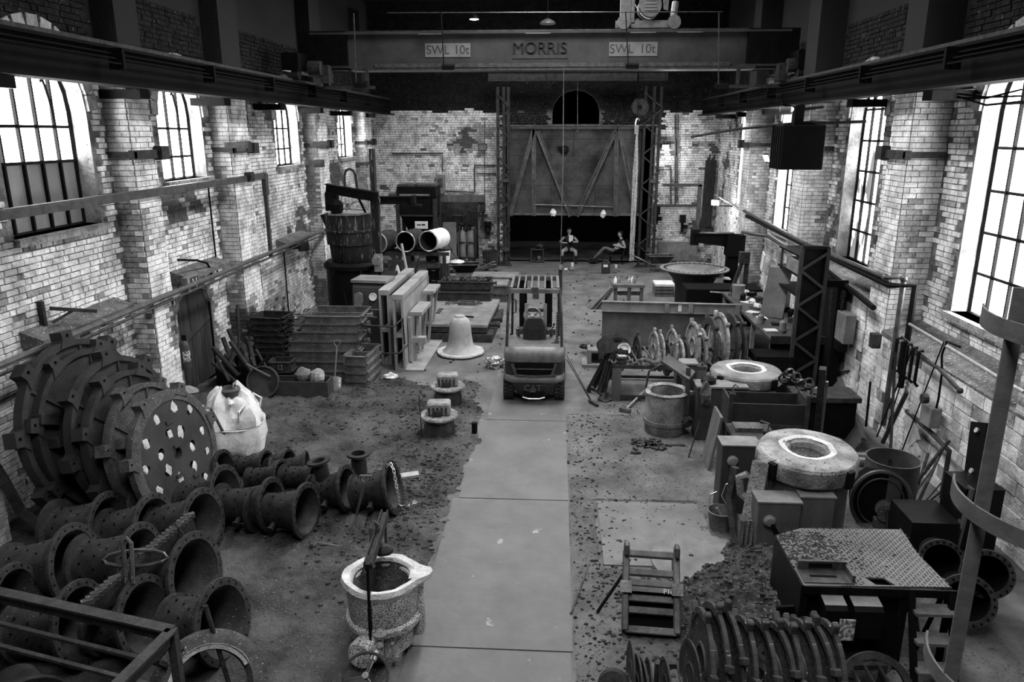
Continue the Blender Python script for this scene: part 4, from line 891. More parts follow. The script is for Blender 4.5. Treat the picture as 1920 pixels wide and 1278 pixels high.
# angle iron frame, near end
a, b = G(322, 1180, 1.0), G(-40, 1100, 1.0); t = T('angle_iron_rack', 'dark angle-iron rack frame standing over the castings', 'rack', (a.x, a.y, 0))
e = b - a; e.z = 0; f = V((-.25, -1.7, 0)); AF = mat('frame_iron', .07, .03, .6, .2, 6, spot=.36, spotc=.2, spotsc=40, bump=.4)
for p, q in (((0, 0, 1), e + V((0, 0, 1))), ((0, 0, 1), f + V((0, 0, 1))), (f + V((0, 0, 1)), e + f + V((0, 0, 1)))):
    mb = MB(); mb.bar(p, q, .1, .02); mb.bar(V(p) - V((0, 0, .06)), V(q) - V((0, 0, .06)), .02, .12); mb.build('rail', AF, t)
for k, zz in enumerate((.75, .5)): mb = MB(); mb.bar((-.1, -.1, zz), e + V((0, -.1, zz)), .04, .03); mb.build('lower_rail', AF, t)
for p in ((0, 0, 0), f, e): p = V(p); mb = MB(); mb.bar(p, p + V((0, 0, 1)), .07, .07); mb.build('leg', AF, t)
for k, (x, y) in enumerate(((-3.9, 4.6), (-3.45, 4.5), (-4.3, 4.9))):
    bellc = T('flanged_pipe', ['dark casting end showing inside the angle-iron frame', 'half-round casting lying under the frame corner', 'toothed casting half hidden inside the angle-iron frame'][k], 'pipe', (x, y, .35)); mb = MB(); mb.lathe([(.36, -.03), (.36, .02), (.24, .05), (.2, .5), (.16, .5), (.16, .05), (.28, -.03)], 24, M=axisM((0, 0, 0), (-1, .4 + k * .3, 0)), closed=True); mb.build('bell_body', IRON, bellc, smooth=True)
# curved iron strip on the wall by the castings
a, b = G(10, 905, .9), G(75, 985, .3); mb = MB(); mb.tube([a + V((-.25, .1, .35)), a, (a + b) / 2 + V((-.05, 0, -.08)), b], .07, 4); tag(mb.build('iron_strip', IRON), 'curved dark iron strip leaning at the wall beside the castings', 'strip')
# ================================================================== BULK BAG
c = G(415, 850); c.x = -5.2; c.y = 11.1; t = T('bulk_bag', 'big white woven bulk bag slumped open beside the perforated disc', 'bag', (c.x, c.y, 0))
def bagsurf(prof, n, amp, seed, sq=.35):
    vs = []; fs = []
    for i, (r, z) in enumerate(prof):
        for j in range(n):
            a = 2 * pi * j / n; q = (abs(cos(a)) ** (2 + sq * 4) + abs(sin(a)) ** (2 + sq * 4)) ** (-1 / (2 + sq * 4))
            f = max(0, z - .45); p = V((cos(a) * 2, sin(a) * 2, z * 2.2 + seed))
            rr = r * q * (1 + amp * (.25 + f) * noise.noise(p) + amp * (.12 + f * .7) * noise.noise(p * 3.1)); vs.append((rr * cos(a), rr * sin(a), z * (1 + .3 * f * noise.noise(p * 1.3))))
    for i in range(len(prof) - 1):
        for j in range(n): fs.append((i * n + j, i * n + (j + 1) % n, (i + 1) * n + (j + 1) % n, (i + 1) * n + j))
    return vs, fs
pr = [(0, .02), (.4, .0), (.46, .05), (.49, .2), (.5, .38), (.48, .5), (.49, .52), (.46, .58), (.44, .66), (.4, .74), (.35, .82), (.3, .9), (.24, .97), (.18, 1.02), (.15, 1.04), (.12, .98), (.12, .8), (0, .7)]
mb = MB(Matrix.Rotation(.5, 4, 'Z')); mb.add(*bagsurf(pr, 64, .55, 2)); mb.build('bag_body', CLOTHW, t, smooth=True)
mb = MB(); mb.tube([(.5 * cos(x) * 1.04, .5 * sin(x) * 1.04, .5 + .02 * sin(x * 3)) for x in [i * pi / 16 for i in range(32)]], .012, 5, closed=True); mb.build('seam_band', CLOTHW, t, smooth=True)
for k in range(4):
    x = -.9 + k * 1.5; mb = MB(); mb.tube([(.44 * cos(x), .44 * sin(x), .6), (.5 * cos(x), .5 * sin(x), .8), (.42 * cos(x + .3), .42 * sin(x + .3), .86), (.36 * cos(x + .5), .36 * sin(x + .5), .7)], .018, 5); mb.build('loop_strap', CLOTHW, t)
mb = MB(); mb.lathe([(.14, .95), (.17, 1.06), (.13, 1.09), (.11, .9)], 24, M=Matrix.Translation((.05, -.05, 0)), closed=True, wob=.15); mb.build('bag_neck', mat('grey_liner', .1, .05), t, smooth=True)
mb = MB(); mb.blob((-.3, -.3, .62), .24, 14, .7, 3, (1, .8, .7)); mb.build('folded_flap', CLOTHW, t, smooth=True)
a, b = G(395, 765, .98), G(440, 850, .05); mb = MB(); mb.tube([a + V((-.2, .05, .0)), a, b], .022, 7); tag(mb.build('shovel_shaft', WOOD), 'long wooden handle propped against the white bulk bag', 'handle')
c = G(350, 742); mb = MB(); mb.blob((0, 0, .1), .2, 10, .3, 4, (1.3, .7, .5)); o = mb.build('wood_block', PWOOD); place(o, c); tag(o, 'pale wooden block at the foot of the plank door', 'block')
# ================================================================== SCRAP PIPES IN DARK BOX
t = T('steel_box', 'dark steel box holding scrap pipes by the wall', 'box', (-6.35, 14.35, 0), rz=.1)
def openbox(t, w_, d_, h, m=RUST, th=.03, name='side_panel', base=True):
    for x0, x1, y0, y1 in ((-w_ / 2, w_ / 2, -d_ / 2, -d_ / 2 + th), (-w_ / 2, w_ / 2, d_ / 2 - th, d_ / 2), (-w_ / 2, -w_ / 2 + th, -d_ / 2 + th, d_ / 2 - th), (w_ / 2 - th, w_ / 2, -d_ / 2 + th, d_ / 2 - th)):
        mb = MB(); mb.bb(x0, x1, y0, y1, 0, h); mb.build(name, m, t)
    if base: mb = MB(); mb.bb(-w_ / 2, w_ / 2, -d_ / 2, d_ / 2, .0, .03); mb.build('floor_panel', m, t)
openbox(t, .85, .8, .5, DARK)
rnd = random.Random(5)
pl_ = [(400, 652, 447, 705), (428, 617, 460, 690), (418, 633, 440, 692), (432, 640, 480, 708), (447, 625, 482, 662), (455, 650, 470, 695), (466, 640, 478, 690), (440, 655, 425, 700), (398, 680, 470, 737), (412, 682, 452, 730), (422, 664, 452, 700), (445, 571, 450, 690), (436, 588, 447, 640), (470, 670, 485, 700), (480, 655, 500, 690), (405, 668, 430, 715)]
for k, (u0, v0, u1, v1) in enumerate(pl_):
    b = G(u1, v1, .1 if k in (8, 9) else .35); hh = b + V((0, .25, 0)); a = AY(u0, v0, hh.y)
    mb = MB(); r = rnd.choice((.035, .045, .05)); mb.tube([a, b], r if k < 11 else .03, 8); o = mb.build('scrap_pipe', RUST if k % 3 else IRON)
    tag(o, 'bundled scrap pipe, ' + ['outer low one reaching furthest toward the door', 'steep one behind the outer low pair', 'steep thick one in the middle of the door end', 'long one crossing over the steep middle pipe', 'long one leaning from the wall to the box corner', 'short one tucked under the long wall one', 'short upright one deep in the middle', 'short one behind the door-end pair', 'lowest of the pair reaching out over the floor', 'upper of the pair reaching out over the floor', 'stubby one between the crossing pipes', 'tallest thin one standing against the wall', 'thin rod beside the tallest one', 'thin short one at the box-stack end', 'thinnest one touching the narrow box stack', 'thin one bent low at the door end'][k], 'pipe')
mb = MB(); mb.tube([G(432, 735), G(475, 742)], .03, 6); tag(mb.build('scrap_pipe', RUST), 'short scrap pipe lying on the floor in front of the steel box', 'pipe')
c = G(478, 728); t = T('gas_canister', 'small light canister beside the round sieve', 'canister', c); mb = MB(); mb.lathe([(0, 0), (.09, 0), (.09, .25), (.05, .32), (.05, .38), (0, .38)], 14); mb.build('canister_body', DUSTY, t, smooth=True); mb = MB(); mb.lathe([(.092, .05), (.092, .2)], 14); mb.build('label', mat('label_print', .6), t)
# ================================================================== MOULDING BOXES
FLASK = mat('flask_iron', .15, .05, .65, .2, 5, spot=.38, spotc=.4, spotsc=50, bump=.5, bsc=50)
def flask(loc, w_, d_, h, lab, rz=0, trun=1, group=None, m=FLASK, rods=0, bars=0):
    "open iron moulding box: four walls, flanges, trunnions"
    t = T('moulding_box', lab, 'moulding box', loc, rz, group)
    for s in (-1, 1):
        mb = MB(); mb.bb(-w_ / 2, w_ / 2, s * d_ / 2 - .015, s * d_ / 2 + .015, 0, h); mb.bb(-w_ / 2, w_ / 2, s * d_ / 2 - .02, s * (d_ / 2 + .05), 0, .022); mb.bb(-w_ / 2, w_ / 2, s * d_ / 2 - .02, s * (d_ / 2 + .05), h - .022, h); mb.build('long_wall', m, t)
        mb = MB(); mb.bb(s * w_ / 2 - .015, s * w_ / 2 + .015, -d_ / 2, d_ / 2, 0, h); mb.bb(s * w_ / 2, s * (w_ / 2 + .05), -d_ / 2, d_ / 2, h - .022, h); mb.bb(s * w_ / 2, s * (w_ / 2 + .05), -d_ / 2, d_ / 2, 0, .022); mb.build('end_wall', m, t)
        if trun: mb = MB(); mb.tube([(s * w_ / 2, 0, h / 2), (s * (w_ / 2 + .13), 0, h / 2), (s * (w_ / 2 + .13), 0, h / 2), (s * (w_ / 2 + .16), 0, h / 2)], [.035, .035, .06, .06], 10); mb.build('trunnion', m, t)
        if rods:
            for y in (-.35, .35): mb = MB(); mb.tube([(s * w_ / 2, y * d_, h * .75), (s * (w_ / 2 + .25), y * d_, h * .75)], .014, 5); mb.build('carrying_rod', m, t)
    for i in range(bars): y = -d_ / 2 + d_ * (i + 1) / (bars + 1); mb = MB(); mb.bb(-w_ / 2, w_ / 2, y - .012, y + .012, h * .2, h * .8); mb.build('cross_bar', m, t)
    return t
ord_ = ['lowest', 'second lowest', 'third lowest', 'middle', 'third from top', 'second from top', 'topmost']
bc = G(605, 735); z = 0
ws = [(1.5, .2), (1.5, .2), (1.46, .22), (1.38, .2), (1.3, .19), (1.16, .16), (1.14, .16)]
cx, cy = -4.78, 15.15
for k, (w_, h) in enumerate(ws):
    flask((cx + .06 * (k > 3) + (.07 * (k - 4) if k > 4 else 0), cy + .02 * k, z), w_, .9, h, ord_[k] + ' of the wide moulding boxes stacked before the control cabinet', .03 - .01 * (k % 2), rods=k > 4, bars=1); z += h + .004
t = T('crane_rod_frame', 'bent steel rod handle frame sticking out of the wide box stack', 'rod', (cx + .75, cy, z - .3)); mb = MB(); mb.tube([(0, 0, .02), (.65, 0, .0), (.8, .25, .12)], .02, 6); mb.tube([(.1, 0, -.6), (.75, 0, -.58), (.9, .25, -.45)], .02, 6); mb.bar((.8, .25, .12), (.82, .25, -.45), .03, .03); mb.build('rod', RUST, t)
z = 0
for k in range(9):
    h = .115 + .02 * (k % 2); flask((-6.1 + .02 * (k % 3) - .02 * k, 15.6 + .02 * k, z), .62 + .03 * (k % 3), .6, h, ['bottom', 'second', 'third', 'fourth', 'fifth', 'sixth', 'seventh', 'eighth', 'top'][k] + (' counting up' if 0 < k < 8 else '') + ' box in the tall narrow stack by the wall', .1 * (k % 2) - .1, rods=1, m=RUST); z += h + .003
z = 0
for k in range(4):
    flask((-3.93, 14.62, z), .42, .9, .175, ['lowest', 'second', 'third', 'top open'][k] + ' small moulding box in the stack before the tall frames', -.08, trun=0, bars=1); z += .174
flask((-5.5, 14.3, .34), .4, .35, .22, 'small moulding box with a bright latch in front of the wide stack', .05, trun=0, m=RUST)
t = bpy.data.objects[-1] if 0 else None
o = T('box_plinth', 'dark support blocks under the small latched moulding box', 'block', (-5.5, 14.3, 0)); mb = MB(); mb.bb(-.22, .22, -.2, .2, 0, .336); mb.build('plinth_body', DARK, o)
mb = MB(); [mb.bb(*q) for q in ((-.02, .08, -.232, -.222, .41, .42), (-.02, .08, -.232, -.222, .5, .51), (-.02, -.008, -.232, -.222, .42, .5), (.05, .062, -.232, -.222, .42, .5))]; mb.build('latch_plate', BRIGHT, o)
# trough, stones, sieve, shovel
t = T('steel_trough', 'long low steel trough holding two stones in front of the wide box stack', 'trough', (-4.95, 13.75, 0), .02); openbox(t, 1.15, .4, .34, mat('trough_paint', .05, .03, spot=.3, spotc=.2), name='trough_side')
for k, (x, s) in enumerate(((-4.9, 3), (-4.62, 8))):
    mb = MB(); mb.blob((0, 0, 0), .16, 12, .35, s, (1, .9, .95)); o = mb.build('stone', mat('grey_stone', .18, .12) if k == 0 else mat('pale_stone', .35, .2)); place(o, (x, 13.75, .42 - .03 * k)); tag(o, ['darker rounded stone in the steel trough', 'paler rough stone at the open end of the steel trough'][k], 'stone')
c = G(508, 735); t = T('round_sieve', 'round foundry sieve standing on its rim against the steel trough', 'sieve', (c.x, 13.55, .33)); t.rotation_euler = (radians(75), 0, .1)
mb = MB(); mb.lathe([(.31, -.05), (.31, .06), (.29, .06), (.29, -.05)], 32, closed=True); mb.build('rim', STEEL, t, smooth=True); mb = MB(); mb.lathe([(0, -.03), (.29, -.03), (.29, -.035), (0, -.035)], 32); mb.build('mesh', mat('sieve_mesh', .07, .03, sc=3), t)
mb = MB(); mb.tube([(-.3, .35, .08), (.15, .1, .06)], .022, 6); mb.build('handle', WOOD, t)
def shovel(lab, base, top, blade, m=BRIGHT, w_=.24, l=.28, dh=True):
    base, top, blade = V(base), V(top), V(blade); t = T('shovel', lab, 'shovel', base); 
    d = blade.normalized(); n = (top - base).normalized(); x = d.cross(V((0, -.3, 1))).normalized() if abs(d.z) < .7 else V((1, 0, 0))
    y = x.cross(d); mb = MB(); pts = []
    for i in range(5):
        for j in range(5):
            u = -1 + j * .5; pts.append(d * l * i / 4 * (1 if i else .0) + x * u * w_ / 2 * (1 - .1 * (i == 4) * abs(u)) + y * (.03 * u * u) * (1 - i / 6) + (d * .03 if i == 0 and abs(u) == 1 else V()))
    mb.add(pts, [(i * 5 + j, i * 5 + j + 1, i * 5 + j + 6, i * 5 + j + 5) for i in range(4) for j in range(4)]); o = mb.build('blade', m, t); s = o.modifiers.new('s', 'SOLIDIFY'); s.thickness = .008
    mb = MB(); mb.tube([V((0, 0, 0)), top - base], .018, 7); mb.build('shaft', WOOD, t)
    q = top - base
    if dh: mb = MB(); mb.tube([q, q + n * .07 + x * .06, q + n * .13 + x * .06], .012, 5); mb.tube([q, q + n * .07 - x * .06, q + n * .13 - x * .06], .012, 5); mb.tube([q + n * .13 + x * .075, q + n * .13 - x * .075], .016, 6); mb.build('handle', WOOD, t)
    return t
c = G(627, 733); shovel('bright-bladed shovel standing against the wide box stack', (c.x, c.y + .1, .28), (c.x - .02, c.y + .42, .8), (0, -.1, -.28), BRIGHT, .25, .3)
for k, (u0, v0, u1, v1, m) in enumerate(((487, 735, 520, 736, PWOOD), (532, 735, 567, 736, PWOOD), (560, 732, 628, 734, RUST))):
    mb = MB(); mb.tube([G(u0, v0, .02), G(u1, v1, .02)], .016, 6); tag(mb.build('floor_rod', m), ['pale stick on the floor under the round sieve', 'second pale stick on the floor beside the trough', 'dark rod on the floor ending at the shovel blade'][k], 'stick')
# ================================================================== FURNACE WITH LADLE ON TOP
fx, fy = -5.45, 19.9
t = T('furnace_drum', 'large dark cylindrical furnace body under the hanging ladle', 'furnace', (fx, fy, 0))
mb = MB(); mb.lathe([(0, 0), (.74, 0), (.74, 1.5), (.8, 1.5), (.8, 1.6), (.72, 1.68), (0, 1.68)], 36); mb.build('furnace_body', DARK, t, smooth=True)
mb = MB(); mb.bb(.3, 1.15, -.6, .2, .0, 1.35); mb.build('side_box', mat('furnace_dark', .02, .012), t)
for k in range(3): mb = MB(); x = -.4 + k * .9; mb.tube([(.8 * cos(x - 1.6), .8 * sin(x - 1.6), 1.5), (.88 * cos(x - 1.6), .88 * sin(x - 1.6), 1.42), (.8 * cos(x - 1.6), .8 * sin(x - 1.6), 1.34)], .02, 5); mb.build('lug', DARK, t)
t = T('slag_ladle', 'tall ladle streaked with pale drips standing on the dark furnace', 'ladle', (fx - .02, fy - .05, 1.685))
mb = MB(); mb.lathe([(0, 0), (.52, 0), (.55, .06), (.58, .42), (.56, .44), (.64, .46), (.66, 1.25), (.62, 1.25), (.6, .6), (0, .6)], 36, wob=.01); mb.build('ladle_body', DRIP, t, smooth=True)
mb = MB(); mb.lathe([(.66, .78), (.68, .8), (.68, .84), (.66, .86)], 36); mb.build('band', DRIP, t, smooth=True)
mb = MB(); mb.prism([(-.4, -.62), (.0, -.72), (.4, -.62), (.6, 0), (0, .6), (-.6, 0)], 1.25, 1.29); mb.tube([(-.9, -.3, 1.42), (-.2, -.3, 1.4), (.5, -.35, 1.36)], .02, 6); mb.tube(arc((-.1, 0, 1.3), (.5, .1, 1.3), .25, d=(0, 0, 1)), .018, 5); mb.build('lid', CRUST, t)
mb = MB(); mb.prism([(-.78, 1.2), (-.5, 1.28), (-.5, .9), (-.6, .75)], -.3, .1, M=FACE); mb.build('pouring_lip', DRIP, t)
t = T('jib_hoist', 'black jib arm on a square post with a lifting eye over the drip-streaked ladle', 'jib', (-4.62, 19.35, 0))
mb = MB(); mb.bb(-.14, .06, -.1, .1, 0, 3.35); mb.bb(-.11, .0, -.11, .11, 3.3, 4.6); mb.build('post', DRIP, t)
mb = MB(); isec(mb, (-1.28, -.05, 3.62), (.1, -.25, 3.42), .24, .18, .03, .04); mb.build('jib_arm', DARK, t)
mb = MB(); isec(mb, (.1, 0, 3.32), (1.0, .1, 3.32), .2, .16, .03, .03); mb.bb(.9, 1.0, -.1, .2, 3.2, 3.44); mb.bb(.7, 1.15, -.1, .2, 3.17, 3.21); mb.build('side_arm', DARK, t)
mb = MB(); mb.tube([(-.78, -.1, 3.6)] + [(-.63 + .14 * cos(x), -.1, 3.95 + .16 * sin(x)) for x in [pi, 2.3, 1.57, .8, 0]] + [(-.46, -.1, 3.6)], .035, 7); mb.build('lifting_eye', RUST, t)
mb = MB(); mb.bb(-1.3, -1.0, -.15, .1, 3.05, 3.5); mb.build('trolley', DARK, t); mb = MB(); mb.blob((-1.05, -.05, 3.15), .2, 8, .5, 3); mb.build('hoist_motor', DARK, t); mb = MB(); mb.bar((-.5, 0, 3.45), (-.3, 0, 3.0), .05, .05); mb.build('stay', DARK, t)
mb = MB(); mb.bb(-.08, .12, -.25, -.12, 1.5, 1.95); mb.cyl((.0, -.3, 1.8), (.0, -.1, 1.8), .13, 12); mb.build('winch', CRUST, t)
# control cabinet
c = G(683, 655); t = T('control_cabinet', 'dark slanted control cabinet with round gauge and pale socket in front of furnace', 'cabinet', (-4.2, 16.6, 0), -.1)
CAB = mat('cabinet_paint', .05, .03, .5, 0, 3, spot=.3, spotc=.2, bump=.1)
mb = MB(Matrix(((0, 0, 1, -.38), (1, 0, 0, 0), (0, 1, 0, 0), (0, 0, 0, 1)))); mb.prism([(-.35, 0), (.5, 0), (.5, 1.72), (-.02, 1.72), (-.12, 1.62)], 0, .76); mb.build('cabinet_body', CAB, t, bevel=.01)
mb = MB(); mb.bb(-.42, .42, -.12, .55, 1.72, 1.78); mb.build('top_plate', DUSTY, t)
mb = MB(); mb.lathe([(.06, 0), (.09, .0), (.09, .03), (.07, .03)], 16, M=axisM((.12, -.18, 1.42), (0, -1, .15)), closed=True); mb.lathe([(0, .02), (.075, .02)], 16, M=axisM((.12, -.18, 1.42), (0, -1, .15))); mb.build('gauge', WHITE, t)
mb = MB(); mb.prism([(-.32, 1.16), (-.16, 1.16), (-.12, 1.3), (-.12, 1.48), (-.2, 1.52), (-.3, 1.48)], .18, .24, M=FACE); mb.build('socket', DUSTY, t)
mb = MB(); mb.bb(-.3, .0, -.34, -.24, .85, 1.12); mb.tube(arc((-.6, -.1, 1.5), (-.3, -.3, .5), .1), .012, 5); mb.build('handle_box', DARK, t)
# ================================================================== TALL STEEL FRAMES
FR = mat('frame_grey_paint', .34, .2, .55, 0, 2, spot=.33, spotc=.08, spotsc=35, bump=.15)
def tallframe(x, y0, y1, lab, w_=.23, h=1.7, extra=False):
    t = T('boxed_girder', lab, 'girder', (x, y0, 0), rz=-.02)
    L = y1 - y0
    mb = MB(); mb.bb(0, w_, 0, L, h - .13, h); mb.build('top_beam', FR, t, bevel=.01)
    mb = MB(); mb.bb(0, w_, 0, L, 0, .06); mb.build('bottom_beam', FR, t)
    for yy in (0, L - .05):
        for xx in (0, w_ - .05): mb = MB(); mb.bb(xx, xx + .05, yy, yy + .08, .06, h - .13); mb.build('end_post', FR, t)
    for zz in (.75,): mb = MB(); mb.bb(.05, w_ - .05, 0, L, zz, zz + .08); mb.build('mid_shelf', FR, t)
    mb = MB(); mb.bb(w_ - .045, w_ - .02, .06, L, .06, h - .13); mb.build('side_plate', FR, t)
    for k in range(4): m2 = MB(); m2.bb(w_, w_ + .06, .4 + k * .8, .5 + k * .8, .1, 1.1); m2.build('rib', FR, t)
    if extra:
        mb = MB(); mb.bb(w_ + .02, w_ + .3, .5, 1.6, 1.12, 1.2); mb.bb(w_ + .02, w_ + .35, .5, .7, .5, .62); mb.bb(w_ + .02, w_ + .3, 2.0, 2.9, 1.3, 1.36); mb.bar((w_ + .2, .6, 1.15), (w_ + .1, .6, .1), .05, .05); mb.bar((w_ + .2, 1.4, 1.15), (w_ + .1, 1.4, .1), .05, .05); mb.bar((w_ + .24, 2.1, 1.3), (w_ + .1, 2.2, .1), .06, .06); mb.bar((w_ + .24, 2.7, 1.3), (w_ + .1, 2.7, .1), .06, .06); mb.build('side_bracket', FR, t)
        mb = MB(); mb.bb(w_, w_ + .4, -.05, L + .3, .0, .05); mb.build('foot_plate', FR, t)
    return t
tallframe(-3.84, 15.85, 18.6, 'tall grey boxed steel frame standing nearest the control cabinet')
tallframe(-3.44, 15.4, 18.3, 'tall grey boxed steel frame with side brackets, nearest the bell', extra=True)
# ================================================================== BLASTING MACHINE, DRUMS, FILING CABINET
t = T('hopper_machine', 'tall dark hopper machine on four legs with a paper notice', 'machine', (-4.75, 25.9, 0))
MB().bb
mb = MB(); mb.bb(-.62, .72, -.5, .5, 2.85, 3.25); mb.build('head_box', DARK, t, bevel=.02)
for k in range(4): mb = MB(); mb.bb(-.6 + k * .33, -.31 + k * .33, -.45, .5, 3.25, 3.32); mb.build('top_panel', STEEL, t)
mb = MB(); mb.bb(-.52, .5, -.53, -.5, 2.95, 3.0); mb.build('light_slot', BRIGHT, t)
mb = MB(); mb.bb(-.6, .7, -.5, .5, 2.3, 2.83); mb.build('body_panel', DARK, t, bevel=.01)
mb = MB(); M = Matrix.Identity(4); mb.add([(-.55, -.45, 2.3), (.62, -.45, 2.3), (.62, .45, 2.3), (-.55, .45, 2.3), (-.15, -.15, 1.4), (.25, -.15, 1.4), (.25, .15, 1.4), (-.15, .15, 1.4)], [(0, 1, 5, 4), (1, 2, 6, 5), (2, 3, 7, 6), (3, 0, 4, 7), (4, 5, 6, 7)]); mb.build('hopper', BLACK, t)
for x, y in ((-.6, -.48), (.66, -.48), (-.6, .48), (.66, .48)): mb = MB(); mb.bb(x - .06, x + .06, y - .06, y + .06, 0, 2.85); mb.build('leg', RUST, t)
mb = MB(); mb.bb(-.6, .66, -.5, -.45, 1.3, 1.42); mb.bb(-.6, .66, -.52, -.5, 2.26, 2.31); mb.build('cross_rail', RUST, t)
mb = MB(); mb.bb(-.02, .42, -.56, -.54, 1.85, 2.1); mb.build('notice', WHITE, t)
mb = MB(); mb.bb(.05, .18, -.564, -.56, 1.96, 2.0); mb.bb(.21, .33, -.564, -.56, 1.96, 2.01); mb.build('notice_print', DARK, t, kind='stuff')
mb = MB(); mb.bb(-.3, .1, -.56, -.545, 1.5, 1.53); mb.bar((.72, -.3, 1.9), (1.5, -.3, .5), .03, .03); mb.bar((.72, -.3, 1.5), (1.3, -.3, .4), .03, .03); mb.build('stair_rail', STEEL, t)
mb = MB(); mb.bb(.85, 1.3, .0, .1, .6, 2.0); mb.build('side_panel', mat('pale_mesh_panel', .16, .1), t)
gx = [(708, 455), (760, 453), (803, 452)]
t = T('drum_rack', 'low dark rack carrying the three lying steel drums', 'rack', (-4.45, 22.7, 0)); mb = MB()
for y in (-.35, .35): mb.bb(-1.25, 1.25, y - .05, y + .05, 1.42, 1.52)
mb.build('rail', RUST, t)
for x in (-1.1, 0, 1.1):
    for y in (-.35, .35): mb = MB(); mb.bb(x - .05, x + .05, y - .05, y + .05, 0, 1.42); mb.build('leg', RUST, t)
mb = MB(); mb.bb(-.9, .9, -.2, .2, 1.0, 1.15); mb.bb(-.6, -.1, -.5, -.4, .9, 1.28); mb.build('shelf', STEEL, t)
for k, (u, v) in enumerate(gx):
    c = AY(u, v, 22.2); t = T('steel_drum', ['grey-lidded lying drum behind the ladle post', 'open black-mouthed lying drum in the middle of the rack', 'lying drum with bright side beside the filing cabinet'][k], 'drum', c, rz=(-.25, -.2, -.3)[k])
    Q = axisM((0, 0, 0), (0, 1, 0)); r = .3; mb = MB(Q); mb.lathe([(r * .98, 0), (r, .0), (r, .3), (r + .012, .31), (r, .32), (r, .6), (r + .012, .61), (r, .62), (r, .9), (0, .9)], 28); mb.build('drum_shell', (RUST, RUST, WHITE)[k], t, smooth=True)
    mb = MB(Q); mb.lathe([(r, -.02), (r + .015, -.01), (r + .015, .02), (r - .02, .02), (r - .02, -.01)], 28, closed=True); mb.build('rim', BRIGHT, t, smooth=True)
    mb = MB(Q); mb.lathe([(0, .06), (r - .02, .06)] if k == 0 else [(0, .8), (r - .02, .8), (r - .02, .02)], 28); mb.build('lid', (mat('drum_lid', .09, .06), BLACK, mat('drum_lid_dark', .03, .02))[k], t)
c = G(822, 556); t = T('filing_cabinet', 'battered four-drawer filing cabinet with pale side at the plate stacks', 'cabinet', (c.x - .12, c.y + .3, 0), -.05)
mb = MB(); mb.bb(-.23, .23, -.28, .3, 0, 1.36); mb.build('body', RUST, t); mb = MB(); mb.bb(.23, .245, -.28, .3, 0, 1.36); mb.build('side_panel', DUSTY, t)
for k in range(4):
    mb = MB(); mb.bb(-.21, .21, -.3, -.28, .05 + k * .32, .34 + k * .32); d = mb.build('drawer', mat('drawer_dark', .035, .015, spot=.35, spotc=.2, spotsc=15), t, bevel=.006); mb = MB(); mb.bb(-.06, .06, -.32, -.3, .18 + k * .32, .21 + k * .32); mb.build('handle', BRIGHT, d)
t = T('rag_heap', 'heap of crumpled rags on top of the filing cabinet', 'rags', (c.x - .12, c.y + .3, 1.365)); mb = MB()
for k in range(7): mb.blob((.13 * sin(k * 2.1), .1 * cos(k * 2.7), .07 + .02 * (k % 3)), .12, 9, .9, k, (1.2, 1, .7))
mb.build('rag', mat('rag_mix', .4, .06, thr=.5, soft=.1, sc=14), t, kind='stuff')
for k, (u, v) in enumerate(((690, 485), (745, 500), (760, 470), (785, 500), (770, 490), (700, 500))):
    c = AY(u, v, 21.5 - .1 * k); t = T('scrap_part', ['grey round-lidded part beside the furnace rim', 'white plastic bottle behind the tall frames', 'pale plank propped behind the tall frames', 'rag bundle behind the tall frames', 'short dark strut behind the tall frames', 'dark motor housing with round face beside the furnace'][k], 'part', (c.x, c.y, 0))
    mb = MB(); h = c.z
    if k == 1: mb.lathe([(0, 0), (.1, 0), (.1, h * .8), (.04, h), (0, h + .08)], 12)
    elif k == 2: mb.bar((-.1, 0, h + .2), (.2, 0, .02), .16, .04)
    elif k == 4: mb.bar((.25, 0, h + .1), (-.2, 0, .02), .08, .05)
    elif k == 3: mb.blob((0, 0, .3), .3, 10, .5, 4, (.8, .8, 1.2))
    else: mb.bb(-.25, .2, -.1, .2, 0, h + .1); mb.cyl((0, -.15, h - .1), (0, -.1, h - .1), .12, 14)
    mb.build('part_body', (DARK, WHITE, PWOOD, CLOTHW, RUST, DARK)[k], t)
# ================================================================== GAS CYLINDERS, BIN, BARROW, CLUTTER
for k, (u, v) in enumerate(((872, 490), (889, 490))):
    c = G(u, v); t = T('gas_cylinder', ['pale gas cylinder standing by the side opening, nearer the machine', 'pale gas cylinder standing by the side opening, nearer the gate'][k], 'gas cylinder', (c.x, 28.9, 0)); mb = MB(); mb.lathe([(0, 0), (.16, 0), (.16, 1.15), (.12, 1.32), (.05, 1.38), (.05, 1.5), (0, 1.5)], 18); mb.build('cylinder_body', DUSTY, t, smooth=True); mb = MB(); mb.bb(-.02, .02, -.2, .2, 1.4, 1.5); mb.cyl((0, 0, 1.5), (0, 0, 1.6), .06, 8); mb.build('valve', DARK, t)
    if k: mb = MB(); mb.bb(-.45, -.4, -.2, .1, 0, 1.5); mb.bb(.15, .18, -.2, .1, 0, 1.5); mb.bb(-.45, .2, -.2, -.17, .3, .36); mb.bb(-.45, .2, -.2, -.17, .9, .94); mb.build('trolley_frame', RUST, t)
c = G(921, 498); t = T('dustbin', 'ribbed metal dustbin standing at the foot of the gate post', 'bin', (c.x, 28.5, 0)); mb = MB()
mb.lathe([(0, .02), (.24, 0), (.29, .62), (.31, .64), (.28, .65), (.24, .05), (0, .05)], 28); mb.build('bin_body', RUST, t, smooth=True)
for k in range(20): a = 2 * pi * k / 20; mb = MB(); mb.bar((.25 * cos(a), .25 * sin(a), .03), (.3 * cos(a), .3 * sin(a), .6), .03, .03); mb.build('rib', STEEL, t)
